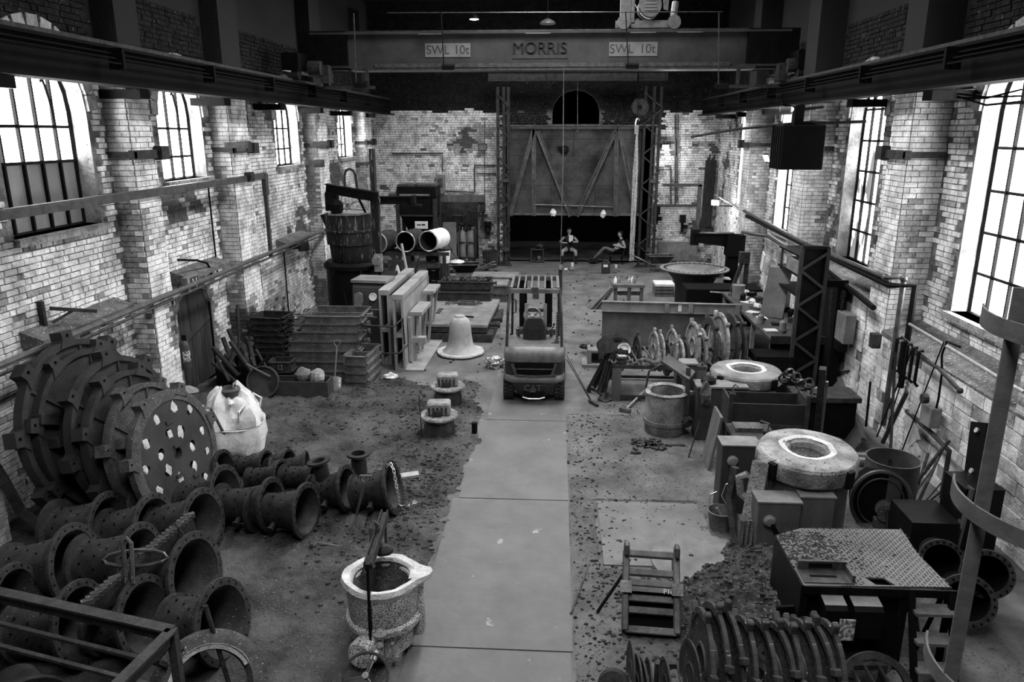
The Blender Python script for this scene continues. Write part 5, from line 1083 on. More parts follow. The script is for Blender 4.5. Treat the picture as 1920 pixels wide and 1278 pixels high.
def barrow(lab, loc, rz, m=RUST, k=1.):
    t = T('wheelbarrow', lab, 'wheelbarrow', loc, rz)
    mb = MB(); a = [(-.5, -.32, .62), (.45, -.32, .62), (.45, .32, .62), (-.5, .32, .62)]; b = [(-.3, -.18, .33), (.2, -.2, .33), (.2, .2, .33), (-.3, .18, .33)]
    mb.add(a + b, [(0, 1, 5, 4), (1, 2, 6, 5), (2, 3, 7, 6), (3, 0, 4, 7), (4, 5, 6, 7)]); o = mb.build('tray', m, t); s = o.modifiers.new('s', 'SOLIDIFY'); s.thickness = .012
    mb = MB(); mb.tube(a, .014, 6, closed=True); mb.build('rim', STEEL, t)
    for y in (-.2, .2): mb = MB(); mb.tube([(-.62, y * .4, .2), (-.3, y * .8, .31), (.3, y, .31), (.6, y * 1.2, .45), (.95, y * 1.4, .62), (1.05, y * 1.4, .62)], .018, 6); mb.build('shaft', STEEL, t)
    for y in (-.2, .2): mb = MB(); mb.tube([(.15, y, .31), (.22, y * 1.1, .0), (.38, y * 1.1, .0), (.45, y, .36)], .014, 6); mb.build('leg', STEEL, t)
    mb = MB(); mb.lathe([(.12, -.03), (.19, -.04), (.2, 0), (.19, .04), (.12, .03)], 20, M=Matrix.Translation((-.6, 0, .2)) @ FACE, closed=True); mb.lathe([(0, -.02), (.12, -.02), (.12, .02), (0, .02)], 16, M=Matrix.Translation((-.6, 0, .2)) @ FACE); mb.build('wheel', RUBBER, t)
    return t
c = G(868, 527); barrow('black wheelbarrow with sacks in it beside the filing cabinet', (c.x + .1, c.y, 0), .15, DARK)
t = T('sack', 'pale sack lying in the black wheelbarrow', 'sack', (c.x - .2, c.y, .62)); mb = MB(); mb.blob((0, 0, .05), .2, 10, .4, 2, (1.3, .9, .5)); mb.build('sack_body', CLOTHW, t, smooth=True)
c = G(1218, 512); barrow('rusty wheelbarrow tipped by the gate post beside the seated men', (c.x + .35, c.y + .3, 0), pi + .15, RUST)
rnd = random.Random(9)
t = T('scrap_heap', 'low tangled heap of scrap between the barrow and the dustbin', 'heap', (-3.05, 27.6, 0)); mb = MB()
for k in range(60): mb.blob((rnd.gauss(0, .35), rnd.gauss(0, .35), rnd.uniform(.03, .3)), rnd.uniform(.04, .12), 7, .7, k, (1.4, 1, .6))
t2 = mb.build('scrap', IRONL, t, kind='stuff')
t = T('bucket', 'clear square bucket beside the filing cabinet', 'bucket', G(843, 532)); mb = MB(); mb.bb(-.2, .2, -.15, .15, 0, .3); mb.bb(-.22, .22, -.17, .17, .3, .33); mb.build('bucket_body', DUSTY, t)
t = T('bucket', 'small white tub standing on the drum rack end', 'bucket', AY(833, 492, 23)); t.location.z = 0; hh = AY(833, 492, 23).z; mb = MB(); mb.bb(-.15, .15, -.15, .15, 0, hh); mb.build('bucket_stand', RUST, t); mb = MB(); mb.lathe([(0, hh), (.17, hh), (.2, hh + .38), (.18, hh + .38), (0, hh + .1)], 16); mb.build('bucket_body', WHITE, t, smooth=True)
# ================================================================== PLATE STACKS AND BOXES ON THE FLOOR
t = T('surface_plate', 'large low steel surface plate with stacked edge, lying behind the bell', 'plate', (-2.6, 19.35, 0), -.03)
mb = MB(); mb.bb(-.95, 1.0, -1.5, 1.5, .36, .44); mb.build('top_slab', DUSTY, t, bevel=.01)
mb = MB(); mb.bb(-.93, .98, -1.48, 1.48, .23, .35); mb.build('middle_slab', RUST, t)
mb = MB(); mb.bb(-.98, 1.12, -1.55, 1.3, .0, .2); mb.build('base_slab', RUST, t)
for s in (-.9, -.3):
    mb = MB(); mb.tube([(1.0, s, .3), (1.2, s, .3), (1.2, s, .3), (1.25, s, .3)], [.05, .05, .09, .09], 10); mb.build('trunnion', RUST, t)
mb = MB(); [mb.bb(-.5, -.38, -.4 + i * .22, -.3 + i * .22, .44, .447) for i in range(3)]; mb.build('slot', BLACK, t, kind='stuff')
flask((-2.55, 20.9, .36 + .085), 1.45, .75, .24, 'long box on the surface plate with bars on top', 0, m=RUST, bars=3)
flask((-2.55, 21.4, .69), 1.4, .8, .2, 'upper long box carrying small scraps behind the surface plate', 0, m=RUST)
for k, (x, y, zz, w_) in enumerate(((-2.3, 22.9, 0, 1.6), (-2.2, 22.9, .25, 1.5), (-2.0, 24.2, 0, 1.6), (-1.95, 24.2, .25, 1.5), (-1.95, 25.4, 0, 1.5))):
    flask((x, y, zz), w_, .95, .24, ['lower box of the near pair of dusty boxes beyond the plate', 'upper lidded box of the near pair beyond the plate', 'lower box of the farther pair by the gangway', 'upper dusty box of the farther pair by the gangway', 'single flat box farthest toward the gate'][k], .03 * k, m=IRONL, bars=2)
    if k in (1, 3, 4): t = T('cover_board', ['', 'dusty cover board on the near pair of boxes', '', 'dusty cover board on the farther pair of boxes', 'dusty cover board on the single flat box'][k], 'board', (x, y, zz + .242)); mb = MB(); mb.bb(-w_ / 2, w_ / 2, -.47, .47, 0, .03); mb.build('board_body', DUSTY, t)
t = T('iron_surround', 'small rectangular iron frame lying on the surface plate', 'frame', (-2.4, 20.1, .44)); mb = MB(); [mb.bb(*q) for q in ((-.25, .25, -.15, -.12, 0, .08), (-.25, .25, .12, .15, 0, .08), (-.25, -.22, -.12, .12, 0, .08), (.22, .25, -.12, .12, 0, .08))]; mb.build('frame_sides', IRONL, t)
mb = MB(); mb.tube([G(860, 592, .46), G(888, 594, .46)], .02, 6); tag(mb.build('steel_bar', DARK), 'thin dark bar lying at the edge of the surface plate', 'bar')
rnd = random.Random(21)
t = T('metal_scraps', 'loose small scraps scattered over boxes and surface plate', 'scraps', (-2.5, 20.5, .44)); mb = MB()
for k in range(90): mb.box((rnd.uniform(-.5, .5), rnd.uniform(-.5, -.1), .015), (rnd.uniform(.02, .09), rnd.uniform(.02, .05), .02), rz=rnd.random() * 3)
for k in range(70): mb.box((rnd.uniform(-.7, .6), rnd.uniform(.6, 1.2), .47), (rnd.uniform(.02, .1), rnd.uniform(.02, .07), .03), rz=rnd.random() * 3)
mb.build('scrap', IRONL, t, kind='stuff')
# bell, foil sack
c = G(861, 668); t = T('bell_casting', 'pale bell-shaped casting standing mouth down on the floor', 'bell', (c.x, c.y + .25, 0))
BM = mat('bell_grey', .42, .26, .7, 0, 3, spot=.36, spotc=.08, spotsc=40, bump=.3)
mb = MB(); mb.lathe([(.44, .07), (.35, .14), (.3, .25), (.27, .42), (.255, .6), (.235, .74), (.2, .83), (.14, .875), (.12, .88), (.11, .92), (0, .92)], 40, wob=.01); mb.build('bell_body', BM, t, smooth=True)
mb = MB(); mb.lathe([(0, 0), (.5, .0), (.56, .045), (.55, .075), (.48, .09), (.42, .075), (0, .07)], 48, wob=.05); mb.build('flared_base', mat('bell_rim', .55, .3, .8, 0, 9, spot=.38, spotc=.08, bump=.5), t, smooth=True)
c = G(927, 692); t = T('foil_sack', 'glittering foil bundle lying beside the forklift', 'sack', (c.x, c.y + .1, 0)); mb = MB(); mb.blob((0, 0, .12), .2, 16, .7, 6, (1.1, .7, .62)); mb.build('sack_body', mat('crumpled_foil', .75, .15, .35, .5, 26, thr=.5, soft=.05, bump=1, bsc=30), t)
# two moulded cores standing in the sand
for k, (u, v, yo) in enumerate(((820, 826, .25), (836, 768, .3))):
    c = G(u, v); t = T('core_pattern', ['flanged core with square head standing in the sand, the nearer of two', 'flanged core with square head standing in the sand, the farther of two'][k], 'core', (c.x, c.y + yo, 0), .1)
    mb = MB(); mb.lathe([(0, 0), (.27, 0), (.26, .2), (.22, .3), (.2, .34), (0, .34)], 28); mb.build('core_base', RUST, t, smooth=True)
    mb = MB(); mb.lathe([(0, .32), (.3, .32), (.335, .36), (.32, .39), (0, .4)], 28, wob=.05, seed=k); mb.build('flange', CRUST, t, smooth=True)
    mb = MB(); mb.bb(-.2, .2, -.14, .14, .39, .62); mb.build('square_head', CRUST, t, bevel=.03)
    mb = MB(); [mb.bb(-.17 + i * .07, -.14 + i * .07, -.15, -.14, .42, .55) for i in range(5)]; mb.bb(-.1, .05, -.19, -.14, .4, .5); mb.build('vent_ribs', RUST, t, kind='stuff')
    if k == 0: mb = MB(); mb.tube([(-.28, -.22, .02), (-.31, -.2, .8)], .01, 5); mb.build('rod', RUST, t)
c = G(890, 812); mb = MB(); mb.cyl((0, 0, 0), (0, 0, .2), .05, 12); o = mb.build('pipe_stub', DARK); place(o, c); tag(o, 'short dark pipe stub standing upright in the sand by the cores', 'pipe')
c = G(733, 712); mb = MB(); mb.blob((0, 0, .07), .11, 10, .5, 2, (1.4, .8, .8)); o = mb.build('crumpled_bag', CLOTHW); place(o, c); tag(o, 'crumpled white wrapper in the sand before the small box stack', 'wrapper')
# plank and chain on the chained pipe
mb = MB(); mb.bar(G(665, 905, .06), G(785, 888, .1), .14, .04); tag(mb.build('timber_plank', PWOOD), 'pale timber plank sticking out behind the chained casting', 'plank')
t = T('lifting_chain', 'chain draped over the end casting and trailing onto the sand', 'chain', G(725, 870, .75)); o0 = t.location.copy()
mb = MB(); pts = [G(700, 895, .5), G(722, 875, .7), G(732, 868, .76), G(738, 880, .7), G(744, 915, .45), G(748, 945, .12), G(756, 952, .04), G(772, 946, .03), G(780, 940, .03)]; chain_mb(mb, [p - o0 for p in pts], .03, .008)
mb.build('chain', mat('bright_chain', .5), t)
# sledge, shovel in sand
a, b = G(592, 1017, .06), G(690, 1033, .03); t = T('sledge_hammer', 'long-handled sledgehammer lying on the sand behind the near ladle', 'hammer', a)
mb = MB(); mb.tube([(0, 0, 0), b - a], .018, 7); mb.build('handle', WOOD, t); d = (b - a).normalized(); s = d.cross(V((0, 0, 1))); mb = MB(); mb.bar(s * .11, -s * .1, .075, .07); mb.build('hammer_head', STEEL, t, bevel=.012)
c = G(670, 985); shovel('shovel with rusty blade stuck in the sand behind the near ladle', c + V((0, 0, .16)), G(683, 905, .72), (-.02, -.12, -.15), IRONL, .26, .24)
# sand ridges beside gangway
# ================================================================== NEAR LADLE
c = G(716, 1082, .78); t = T('pouring_ladle', 'pale spattered pouring ladle with bail, gearbox and hand wheel, on the sand by the gangway', 'ladle', (c.x, c.y, 0))
def ovalp(r, n=48, sp=.0):
    out = []
    for i in range(n):
        a = 2 * pi * i / n; rr = r
        rr += sp * max(0, cos(a - .15)) ** 22 + sp * .25 * max(0, cos(a - pi - .1)) ** 14
        out.append((rr * cos(a), rr * sin(a)))
    return out
def loft(mb, loops, closed=False, M=None):
    n = len(loops[0]); vs = [p for l in loops for p in l]; fs = []
    for i in range(len(loops) - 1):
        fs += [(i * n + j, i * n + (j + 1) % n, (i + 1) * n + (j + 1) % n, (i + 1) * n + j) for j in range(n)]
    if closed: i = len(loops) - 1; fs += [(i * n + j, i * n + (j + 1) % n, (j + 1) % n, j) for j in range(n)]
    return mb.add(vs, fs, M)
L3 = lambda r, z, sp=0., wb=0.: [(x * (1 + wb * noise.noise(V((x * 9, y * 9, z * 6)))), y * (1 + wb * noise.noise(V((x * 9, y * 9, 3)))), z + wb * .4 * noise.noise(V((x * 7, y * 7, 9)))) for x, y in ovalp(r, 48, sp)]
mb = MB(); loft(mb, [L3(.05, .1), L3(.3, .1), L3(.31, .32), L3(.33, .36), L3(.35, .75, .03)]); mb.build('ladle_shell', SPECK, t, smooth=True)
mb = MB(); loft(mb, [L3(.33, .33), L3(.365, .34, 0, .03), L3(.37, .4, 0, .03), L3(.335, .42)]); mb.build('girth_band', SPECK, t, smooth=True)
mb = MB(); loft(mb, [L3(.35, .73, .06), L3(.375, .78, .12, .02), L3(.36, .83, .14, .03), L3(.3, .82, .05, .04), L3(.27, .76, 0, .05), L3(.27, .7)]); mb.build('lining_rim', PALE, t, smooth=True)
mb = MB(); loft(mb, [L3(.275, .79), L3(.25, .5, 0, .04), L3(.22, .42, 0, .06), L3(.02, .4)]); mb.build('lining', mat('burnt_lining', .1, .03, 1, 0, 6, spot=.4, spotc=.3, bump=1, bsc=20), t, smooth=True)
mb = MB(Matrix.Translation((.33, .05, 0)) @ Matrix.Rotation(.15, 4, 'Z')); mb.lathe([(0, .14), (.06, .14), (.075, .18), (.075, .72), (.05, .78), (0, .78)], 16); mb.build('spout_tube', SPECK, t, smooth=True)
mb = MB(); p = [(.27, .14, .8), (.36, .13, .82), (.46, .08, .83), (.47, .04, .83), (.37, -.03, .82), (.27, -.04, .8), (.28, .05, .765), (.44, .06, .79)]
mb.add(p, [(0, 1, 7, 6), (1, 2, 7), (2, 3, 7), (3, 4, 7), (4, 5, 6, 7), (5, 4, 3, 2, 1, 0)]); mb.build('pouring_lip', PALE, t)
# bail: A frame beam
TOPB = V((-.02, .48, 1.25)); FB = V((-.06, -.34, .97))
a1, b1 = G(692, 1050, 0) , G(722, 965, 0)
fr = AY(690, 1062, c.y - .34) - V((c.x, c.y, 0)); bk = AY(722, 962, c.y + .42) - V((c.x, c.y, 0))
fr = V((fr.x, -.34, fr.z)); bk = V((bk.x, .42, bk.z))
mb = MB(); s = V((1, 0, 0))
for q in (-.03, .03): mb.bar(fr + V((q, 0, 0)), bk + V((q, 0, 0)), .014, .1)
mb.bar(fr, bk, .06, .02); mb.bar(fr + V((0, 0, .0)), fr + V((0, .1, .035)), .085, .06); mb.build('bail_beam', RUST, t)
mb = MB(); mb.bar(fr, V((fr.x, -.38, .45)), .05, .025); mb.bar(V((fr.x, -.4, .72)), V((fr.x, -.4, .33)), .02, .02); mb.build('bail_arm', DARK, t)
mb = MB(); mb.bar(bk, V((bk.x, .42, .5)), .05, .03); mb.build('bail_arm', STEEL, t)
mb = MB(); m_ = (fr + bk) / 2 + V((-.06, .03, .0)); mb.tube([m_ + V((0, 0, -.18)), m_ + V((0, .0, .1)), m_ + V((.02, .04, .15)), m_ + V((.05, .06, .1)), m_ + V((.06, .06, -.15))], .022, 7); mb.build('lifting_hook', IRONL, t)
mb = MB(); mb.blob(m_ + V((.08, .1, -.2)), .09, 10, .2, 1, (1.2, .8, .7)); mb.build('hook_weight', RUST, t, smooth=True)
# gearbox and hand wheel
g0 = V((-.06, -.42, .3)); mb = MB(); mb.lathe([(0, -.12), (.13, -.12), (.14, -.08), (.14, .06), (.12, .1), (0, .1)], 24, M=axisM((-.1, -.4, .24), (-.3, -1, .1))); mb.build('gearbox', SPECK, t, smooth=True)
mb = MB(); mb.lathe([(0, 0), (.06, 0), (.065, .03), (.03, .06), (0, .06)], 16, M=Matrix.Translation((.07, -.45, .45))); mb.cyl((.07, -.45, .2), (.07, -.45, .46), .03, 8); mb.build('worm_cover', CRUST, t, smooth=True)
mb = MB(); [mb.blob((.03 + .04 * sin(k * 2), -.5, .26 + .03 * k), .035, 7, .5, k) for k in range(5)]; mb.build('worm_gear', CRUST, t)
hw = AY(687, 1262, c.y - .75) - V((c.x, c.y, 0)); hw = V((hw.x, -.78, max(hw.z, .2)))
hz = (V((.05, -.5, .32)) - hw).normalized(); mb = MB(); mb.tube([hw, (.05, -.5, .32)], .016, 7); mb.tube([hw + (V((.05, -.5, .32)) - hw) * .6, (.05, -.5, .34)], .03, 8); mb.build('wheel_shaft', BRIGHT, t)
M = axisM(hw, V((.1, -.62, .78))); mb = MB(M); mb.tube([(.2 * cos(x), .2 * sin(x), 0) for x in [2 * pi * i / 28 for i in range(28)]], .014, 7, closed=True); mb.build('hand_wheel', RUBBER, t, smooth=True)
mb = MB(M)
for k in range(3): x = 2 * pi * k / 3 + 1.2; mb.tube([(0, 0, 0), (.19 * cos(x), .19 * sin(x), 0)], .009, 5)
mb.lathe([(0, .03), (.03, .03), (.03, -.03), (0, -.03)], 10); mb.build('spoke', STEEL, t)
mb = MB(); [mb.bb(x - .012, x + .012, -.37, -.33, .1, .3) for x in (.08, .16)]; mb.bb(-.1, .2, -.3, .1, .0, .1); mb.build('foot', CRUST, t)
# ================================================================== FORKLIFT
t = T('forklift', 'worn counterbalance forklift truck parked on the gangway facing the gate', 'forklift', (-.37, 13.45, 0), radians(.8))
def rrect(w_, d_, r, y0=0, n=5):
    out = []
    for cx, cy, a in ((w_ - r, d_ - r, 0), (-w_ + r, d_ - r, 1), (-w_ + r, -d_ + r, 2), (w_ - r, -d_ + r, 3)):
        out += [(cx + r * cos(pi / 2 * (a + i / n)), y0 + cy + r * sin(pi / 2 * (a + i / n))) for i in range(n + 1)]
    return out
def rl(w_, y0, y1, r, z): d = (y1 - y0) / 2; return [(x, y, z) for x, y in rrect(w_, d, r, (y0 + y1) / 2)]
def cap(mb, L, flip=False):
    mb.add(L, [tuple(range(len(L)))])
def solid(mb, loops): loft(mb, loops); cap(mb, loops[0]); cap(mb, loops[-1])
mb = MB(); solid(mb, [rl(.57, .02, 1.0, .2, .84), rl(.58, .0, 1.0, .22, .9), rl(.58, 0, 1.0, .22, 1.0), rl(.55, .04, 1.0, .2, 1.08), rl(.5, .12, 1.0, .15, 1.12)]); mb.build('counterweight_top', FORKP, t, smooth=True)
mb = MB(); solid(mb, [rl(.56, .05, .9, .2, .56), rl(.565, .04, .9, .2, .84)]); mb.build('counterweight_middle', FORKD, t, smooth=True)
mb = MB(); solid(mb, [rl(.55, -.0, .9, .2, .44), rl(.58, -.03, .9, .22, .48), rl(.58, -.03, .9, .22, .54), rl(.56, 0, .9, .2, .58)]); mb.build('bumper_band', FORKP, t, smooth=True)
mb = MB(); solid(mb, [rl(.2, .1, .8, .08, .12), rl(.3, .06, .8, .1, .2), rl(.4, .02, .8, .15, .3), rl(.5, .0, .8, .2, .46)]); mb.build('counterweight_skirt', FORKD, t, smooth=True)
mb = MB(); mb.bb(-.36, .36, .0, .06, .73, .82); mb.bb(-.38, .38, .01, .06, .62, .7); mb.build('grille_recess', BLACK, t)
mb = MB(); mb.bb(-.37, .37, -.005, .05, .705, .73)
for s in (-1, 1): mb.bar((s * .41, .0, .82), (s * .34, .0, .61), .05, .03, up=(0, 1, 0))
for i in range(12): x = -.36 + i * .065; mb.bar((x, -.02, .605 - .03 * (1 - abs(x) / .4)), (x + .066, -.02, .605 - .03 * (1 - abs(x + .065) / .4)), .03, .03, up=(0, 1, 0))
mb.build('grille_bar', STEEL, t, kind='stuff')
mb = MB(); mb.bb(-.21, .21, -.025, .03, .15, .22); mb.build('tow_recess', BLACK, t)
mb = MB(); mb.tube([(-.21, -.03, .17), (-.1, -.05, .145), (.1, -.05, .145), (.21, -.03, .17)], .014, 6); mb.build('tow_lip', BRIGHT, t)
text('CAT', .17, Matrix.Translation((-.02, -.022, .345)) @ FACE, mat('badge_letters', .11, .05), t, bold=.0)
mb = MB(Matrix.Translation((-.02, -.03, .345)) @ FACE); mb.prism([(-.07, -.075), (.07, -.075), (0, -.02)], 0, .006)
mb.build('badge', STEEL, t)
for s in (-1, 1):
    mb = MB(); prof = [(.12, -.09), (.25, -.1), (.27, -.08), (.27, .08), (.25, .1), (.12, .09)]; M = axisM((s * .49, .42, .27), (s, 0, 0)); mb.lathe(prof, 32, M=M, closed=True)
    for i in range(24):
        a = 2 * pi * i / 24
        for q in (-.05, .05): mb.box((.272 * cos(a + q), .272 * sin(a + q), q), (.05, .012 + .03, .08), rz=a + q, M=M)
    mb.build('rear_tyre', RUBBER, t); mb = MB(); mb.lathe([(0, .05), (.12, .05), (.14, .08), (.14, -.05), (0, -.05)], 20, M=M); mb.build('wheel_hub', FORKP, t)
    mb = MB(); M = axisM((s * .52, 1.85, .32), (s, 0, 0)); mb.lathe([(.14, -.1), (.3, -.11), (.32, -.09), (.32, .09), (.3, .11), (.14, .1)], 32, M=M, closed=True); mb.build('front_tyre', RUBBER, t)
mb = MB(); mb.bb(-.5, .5, .9, 2.1, .3, .62); mb.bb(-.35, .35, .9, 1.25, .62, .95); mb.bb(-.55, -.42, 1.0, 1.9, .3, .5); mb.bb(.42, .55, 1.0, 1.9, .3, .5); mb.build('chassis', FORKD, t, bevel=.02)
mb = MB(); solid(mb, [rl(.24, .75, 1.2, .06, .98), rl(.24, .75, 1.2, .06, 1.06)]); mb.build('seat', CLOTHD, t, smooth=True)
mb = MB(); solid(mb, [[(x * 1., .62 + (y - .62) * 1, z) for x, y, z in rl(w_, .62, .74, .05, z)] for w_, z in ((.17, 1.0), (.23, 1.1), (.23, 1.35), (.19, 1.5), (.14, 1.54))]); mb.build('seat_back', mat('seat_vinyl', .03, .02, .5), t, smooth=True)
mb = MB(); mb.bb(-.14, .12, .58, .615, 1.06, 1.36); mb.build('seat_shell', FORKD, t)
mb = MB(); mb.bb(-.14, .02, .59, .62, 1.1, 1.16); mb.build('data_plate', STEEL, t)
for s in (-1, 1): mb = MB(); mb.tube([(s * .22, .66, 1.3), (s * .3, .8, 1.3), (s * .33, .9, 1.12)], .035, 8); mb.build('armrest', STEEL, t)
# guard
for s in (-1, 1):
    mb = MB(); mb.tube([(s * .52, .2, 1.1), (s * .5, .3, 1.75), (s * .47, .45, 2.12), (s * .44, .6, 2.17)], .03, 6); mb.build('rear_pillar', FORKD, t)
    mb = MB(); mb.tube([(s * .5, 2.0, .62), (s * .47, 1.75, 2.0), (s * .44, 1.6, 2.17)], .028, 6); mb.build('front_pillar', FORKD, t)
    mb = MB(); mb.bar((s * .44, .45, 2.17), (s * .44, 1.65, 2.17), .05, .05); mb.build('roof_rail', FORKP, t)
mb = MB(); mb.bar((-.46, .45, 2.12), (.46, .45, 2.12), .07, .08); mb.build('roof_rail', FORKP, t)
mb = MB(); mb.bar((-.46, 1.63, 2.17), (.46, 1.63, 2.17), .05, .04); mb.build('roof_rail', FORKP, t)
for i in range(6): x = -.32 + i * .128; mb = MB(); mb.bar((x, .46, 2.16), (x, 1.63, 2.18), .03, .035); mb.build('roof_bar', FORKP, t)
mb = MB(); mb.bb(-.06, .06, .38, .46, 2.08, 2.2); mb.bb(-.04, .08, .36, .42, 1.98, 2.08); mb.build('work_lamp', STEEL, t)
# steering wheel, levers
M = axisM((-.06, 1.4, 1.42), (0, -.75, .65)); mb = MB(M); mb.tube([(.17 * cos(x), .17 * sin(x), 0) for x in [2 * pi * i / 24 for i in range(24)]], .016, 7, closed=True); mb.build('steering_wheel', STEEL, t, smooth=True)
mb = MB(M); [mb.tube([(0, 0, -.02), (.16 * cos(x), .16 * sin(x), 0)], .012, 5) for x in (.5, 2.6, 4.7)]; mb.cyl((0, 0, -.3), (0, 0, .01), .04, 10); mb.build('steering_column', STEEL, t)
for k in range(3): mb = MB(); mb.tube([(.16 + k * .07, 1.35, 1.0), (.2 + k * .09, 1.3, 1.22 + .02 * k)], .01, 5); mb.blob((.2 + k * .09, 1.3, 1.22 + .02 * k), .025, 7, 0); mb.build('lever', DARK, t)
mb = MB(); mb.bb(-.4, .42, 1.5, 1.65, .6, 1.12); mb.bb(.2, .42, 1.1, 1.5, .6, .95); mb.build('dashboard', STEEL, t, bevel=.02)
mb = MB(); pts = [(.44, .42, 1.72 - i * .012) for i in range(48)]; mb.tube([(p[0] + .03 * cos(i * 1.6), p[1] + .03 * sin(i * 1.6), p[2]) for i, p in enumerate(pts)], .012, 4); mb.tube([(.44, .42, 1.15), (.4, .4, 1.1), (.32, .38, 1.08)], .05, 8); mb.build('coiled_hose', RUBBER, t)
mb = MB(); mb.tube([(-.42, .5, 1.95), (-.36, .5, 1.93), (-.36, .5, 1.7), (-.42, .5, 1.68)], .012, 5); mb.build('grab_handle', DARK, t)
# mast
for s in (-1, 1):
    mb = MB(); mb.bb(s * .3 - .05, s * .3 + .05, 2.15, 2.28, .1, 2.04); mb.bb(s * .22 - .03, s * .22 + .03, 2.2, 2.3, .1, 2.0); mb.build('mast_channel', DARK, t)
    mb = MB(); mb.cyl((s * .2, 2.12, .2), (s * .2, 2.12, 1.5), .04, 10); mb.build('lift_cylinder', BRIGHT, t)
mb = MB(); mb.bb(-.43, .43, 2.1, 2.34, 2.0, 2.07); mb.bb(-.36, .36, 2.2, 2.3, 1.3, 1.36); mb.build('mast_crossmember', STEEL, t)
mb = MB(); [mb.bb(x, x + .12, 2.14, 2.26, 2.07, 2.1) for x in (-.3, .1)]; mb.build('chain_anchor', STEEL, t, kind='stuff')
mb = MB(); mb.bb(-.38, .38, 2.36, 2.42, .3, .75); mb.build('fork_carriage', DARK, t)
for s in (-1, 1): mb = MB(); mb.bb(s * .25 - .06, s * .25 + .06, 2.42, 3.4, .05, .09); mb.bb(s * .25 - .06, s * .25 + .06, 2.42, 2.47, .05, .6); mb.build('fork', DARK, t)
c = G(1052, 520); mb = MB(); mb.bar((.47, .35, 1.1), (.47, .4, 1.1), .05, .05)
# ================================================================== PEOPLE
def skinfig(name, P, E, root, mats, pick, parent, sub=2):
    "continuous body: joints P {name:(pos, radius)}, edges E; pick(x)->material index by nearest bone"
    names = list(P); idx = {n: i for i, n in enumerate(names)}
    me = bpy.data.meshes.new(name); me.from_pydata([P[n][0] for n in names], [(idx[a], idx[b]) for a, b in E], [])
    o = bpy.data.objects.new(name, me); COL.objects.link(o)
    s = o.modifiers.new('s', 'SKIN'); s.use_smooth_shade = True
    sv = me.skin_vertices[0].data
    for n in names: r = P[n][1]; sv[idx[n]].radius = r if isinstance(r, tuple) else (r, r); sv[idx[n]].use_root = n == root
    u = o.modifiers.new('u', 'SUBSURF'); u.levels = sub; u.render_levels = sub
    dg = bpy.context.evaluated_depsgraph_get(); dg.update(); m2 = bpy.data.meshes.new_from_object(o.evaluated_get(dg))
    bpy.data.objects.remove(o); m2.name = name
    for q in mats: m2.materials.append(q)
    segs = [(V(P[a][0]), V(P[b][0]), pick(a, b)) for a, b in E]
    for f in m2.polygons:
        c = f.center; best = 9; bi = 0
        for a, b, i in segs:
            d = b - a; tt = max(0, min(1, (c - a).dot(d) / max(d.length_squared, 1e-9))); q = (c - a - d * tt).length
            if q < best: best = q; bi = i
        f.material_index = bi; f.use_smooth = True
    o = bpy.data.objects.new(name, m2); COL.objects.link(o); o.parent = parent; return o
def head(parent, c, look, r=.095, hairm=CLOTHD, cap=False):
    M = axisM(c, (0, 0, 1), up=(0, 1, 0)); a = atan2(look[1], look[0]) + pi / 2; R = Matrix.Translation(V(c)) @ Matrix.Rotation(a, 4, 'Z')   # face towards -y local
    mb = MB(R)
    prof = [(0, -.125), (.04, -.12), (.058, -.09), (.07, -.05), (.076, 0), (.078, .05), (.068, .09), (.04, .12), (0, .13)]
    mb.lathe(prof, 18, M=Matrix.Diagonal((.95, 1.2, 1, 1)).to_4x4())
    mb.add([(-.014, -.088, .01), (.014, -.088, .01), (0, -.118, -.028), (0, -.09, -.035), (0, -.088, .03)], [(0, 2, 4), (4, 2, 1), (0, 3, 2), (2, 3, 1)])
    for s in (-1, 1): mb.blob((s * .076, .005, 0), .022, 8, 0, 0, (.4, .9, 1.4))
    o = mb.build('head', SKIN, parent, smooth=True)
    mb = MB(R); [mb.blob((s * .03, -.083, .018), .011, 6, 0) for s in (-1, 1)]; mb.box((0, -.088, -.06), (.045, .012, .008)); mb.build('face_features', DARK, o)
    mb = MB(R); mb.lathe([(0, .142), (.045, .132), (.076, .1), (.086, .055), (.084, .01), (.075, -.03)], 18, M=Matrix.Translation((0, .022, .0)) @ Matrix.Diagonal((.98, 1.12, 1, 1)).to_4x4(), a0=-.45, a1=pi + .45); mb.lathe([(0, .14), (.045, .132), (.076, .1), (.084, .07)], 18, M=Matrix.Translation((0, .005, .0)) @ Matrix.Diagonal((.98, 1.18, 1, 1)).to_4x4()); mb.build('hair', hairm, o, smooth=True)
    return o
def hand(P, E, w_, tag_, d, side, r=.011):
    "five short fingers rooted in the palm"
    d = V(d).normalized(); x = d.cross(V((0, 0, 1))).normalized(); palm = V(w_) + d * .07; P['palm' + tag_] = (palm, (.032, .018)); E.append(('wrist' + tag_, 'palm' + tag_))
    for k in range(4):
        b = palm + x * (k - 1.5) * .018 + d * .035; l = (.032, .038, .035, .027)[k]; n0, n1 = 'f%d%s' % (k, tag_), 'g%d%s' % (k, tag_)
        P[n0] = (b, r); P[n1] = (b + d * l + V((0, 0, -.02)), r * .8); E.append(('palm' + tag_, n0)); E.append((n0, n1))
    b = palm + x * side * .035 - d * .02; P['th' + tag_] = (b, r * 1.1); P['tt' + tag_] = (b + d * .03 + x * side * .012, r * .85); E.append(('palm' + tag_, 'th' + tag_)); E.append(('th' + tag_, 'tt' + tag_))
VEST = mat('dark_work_vest', .012, .006); SHORT = mat('pale_work_trousers', .3, .2, bump=.3); BOOT = mat('boot_leather', .03, .015)
PS = mat('person_skin', .42, .36, .6, bump=.05)
SKIN = PS
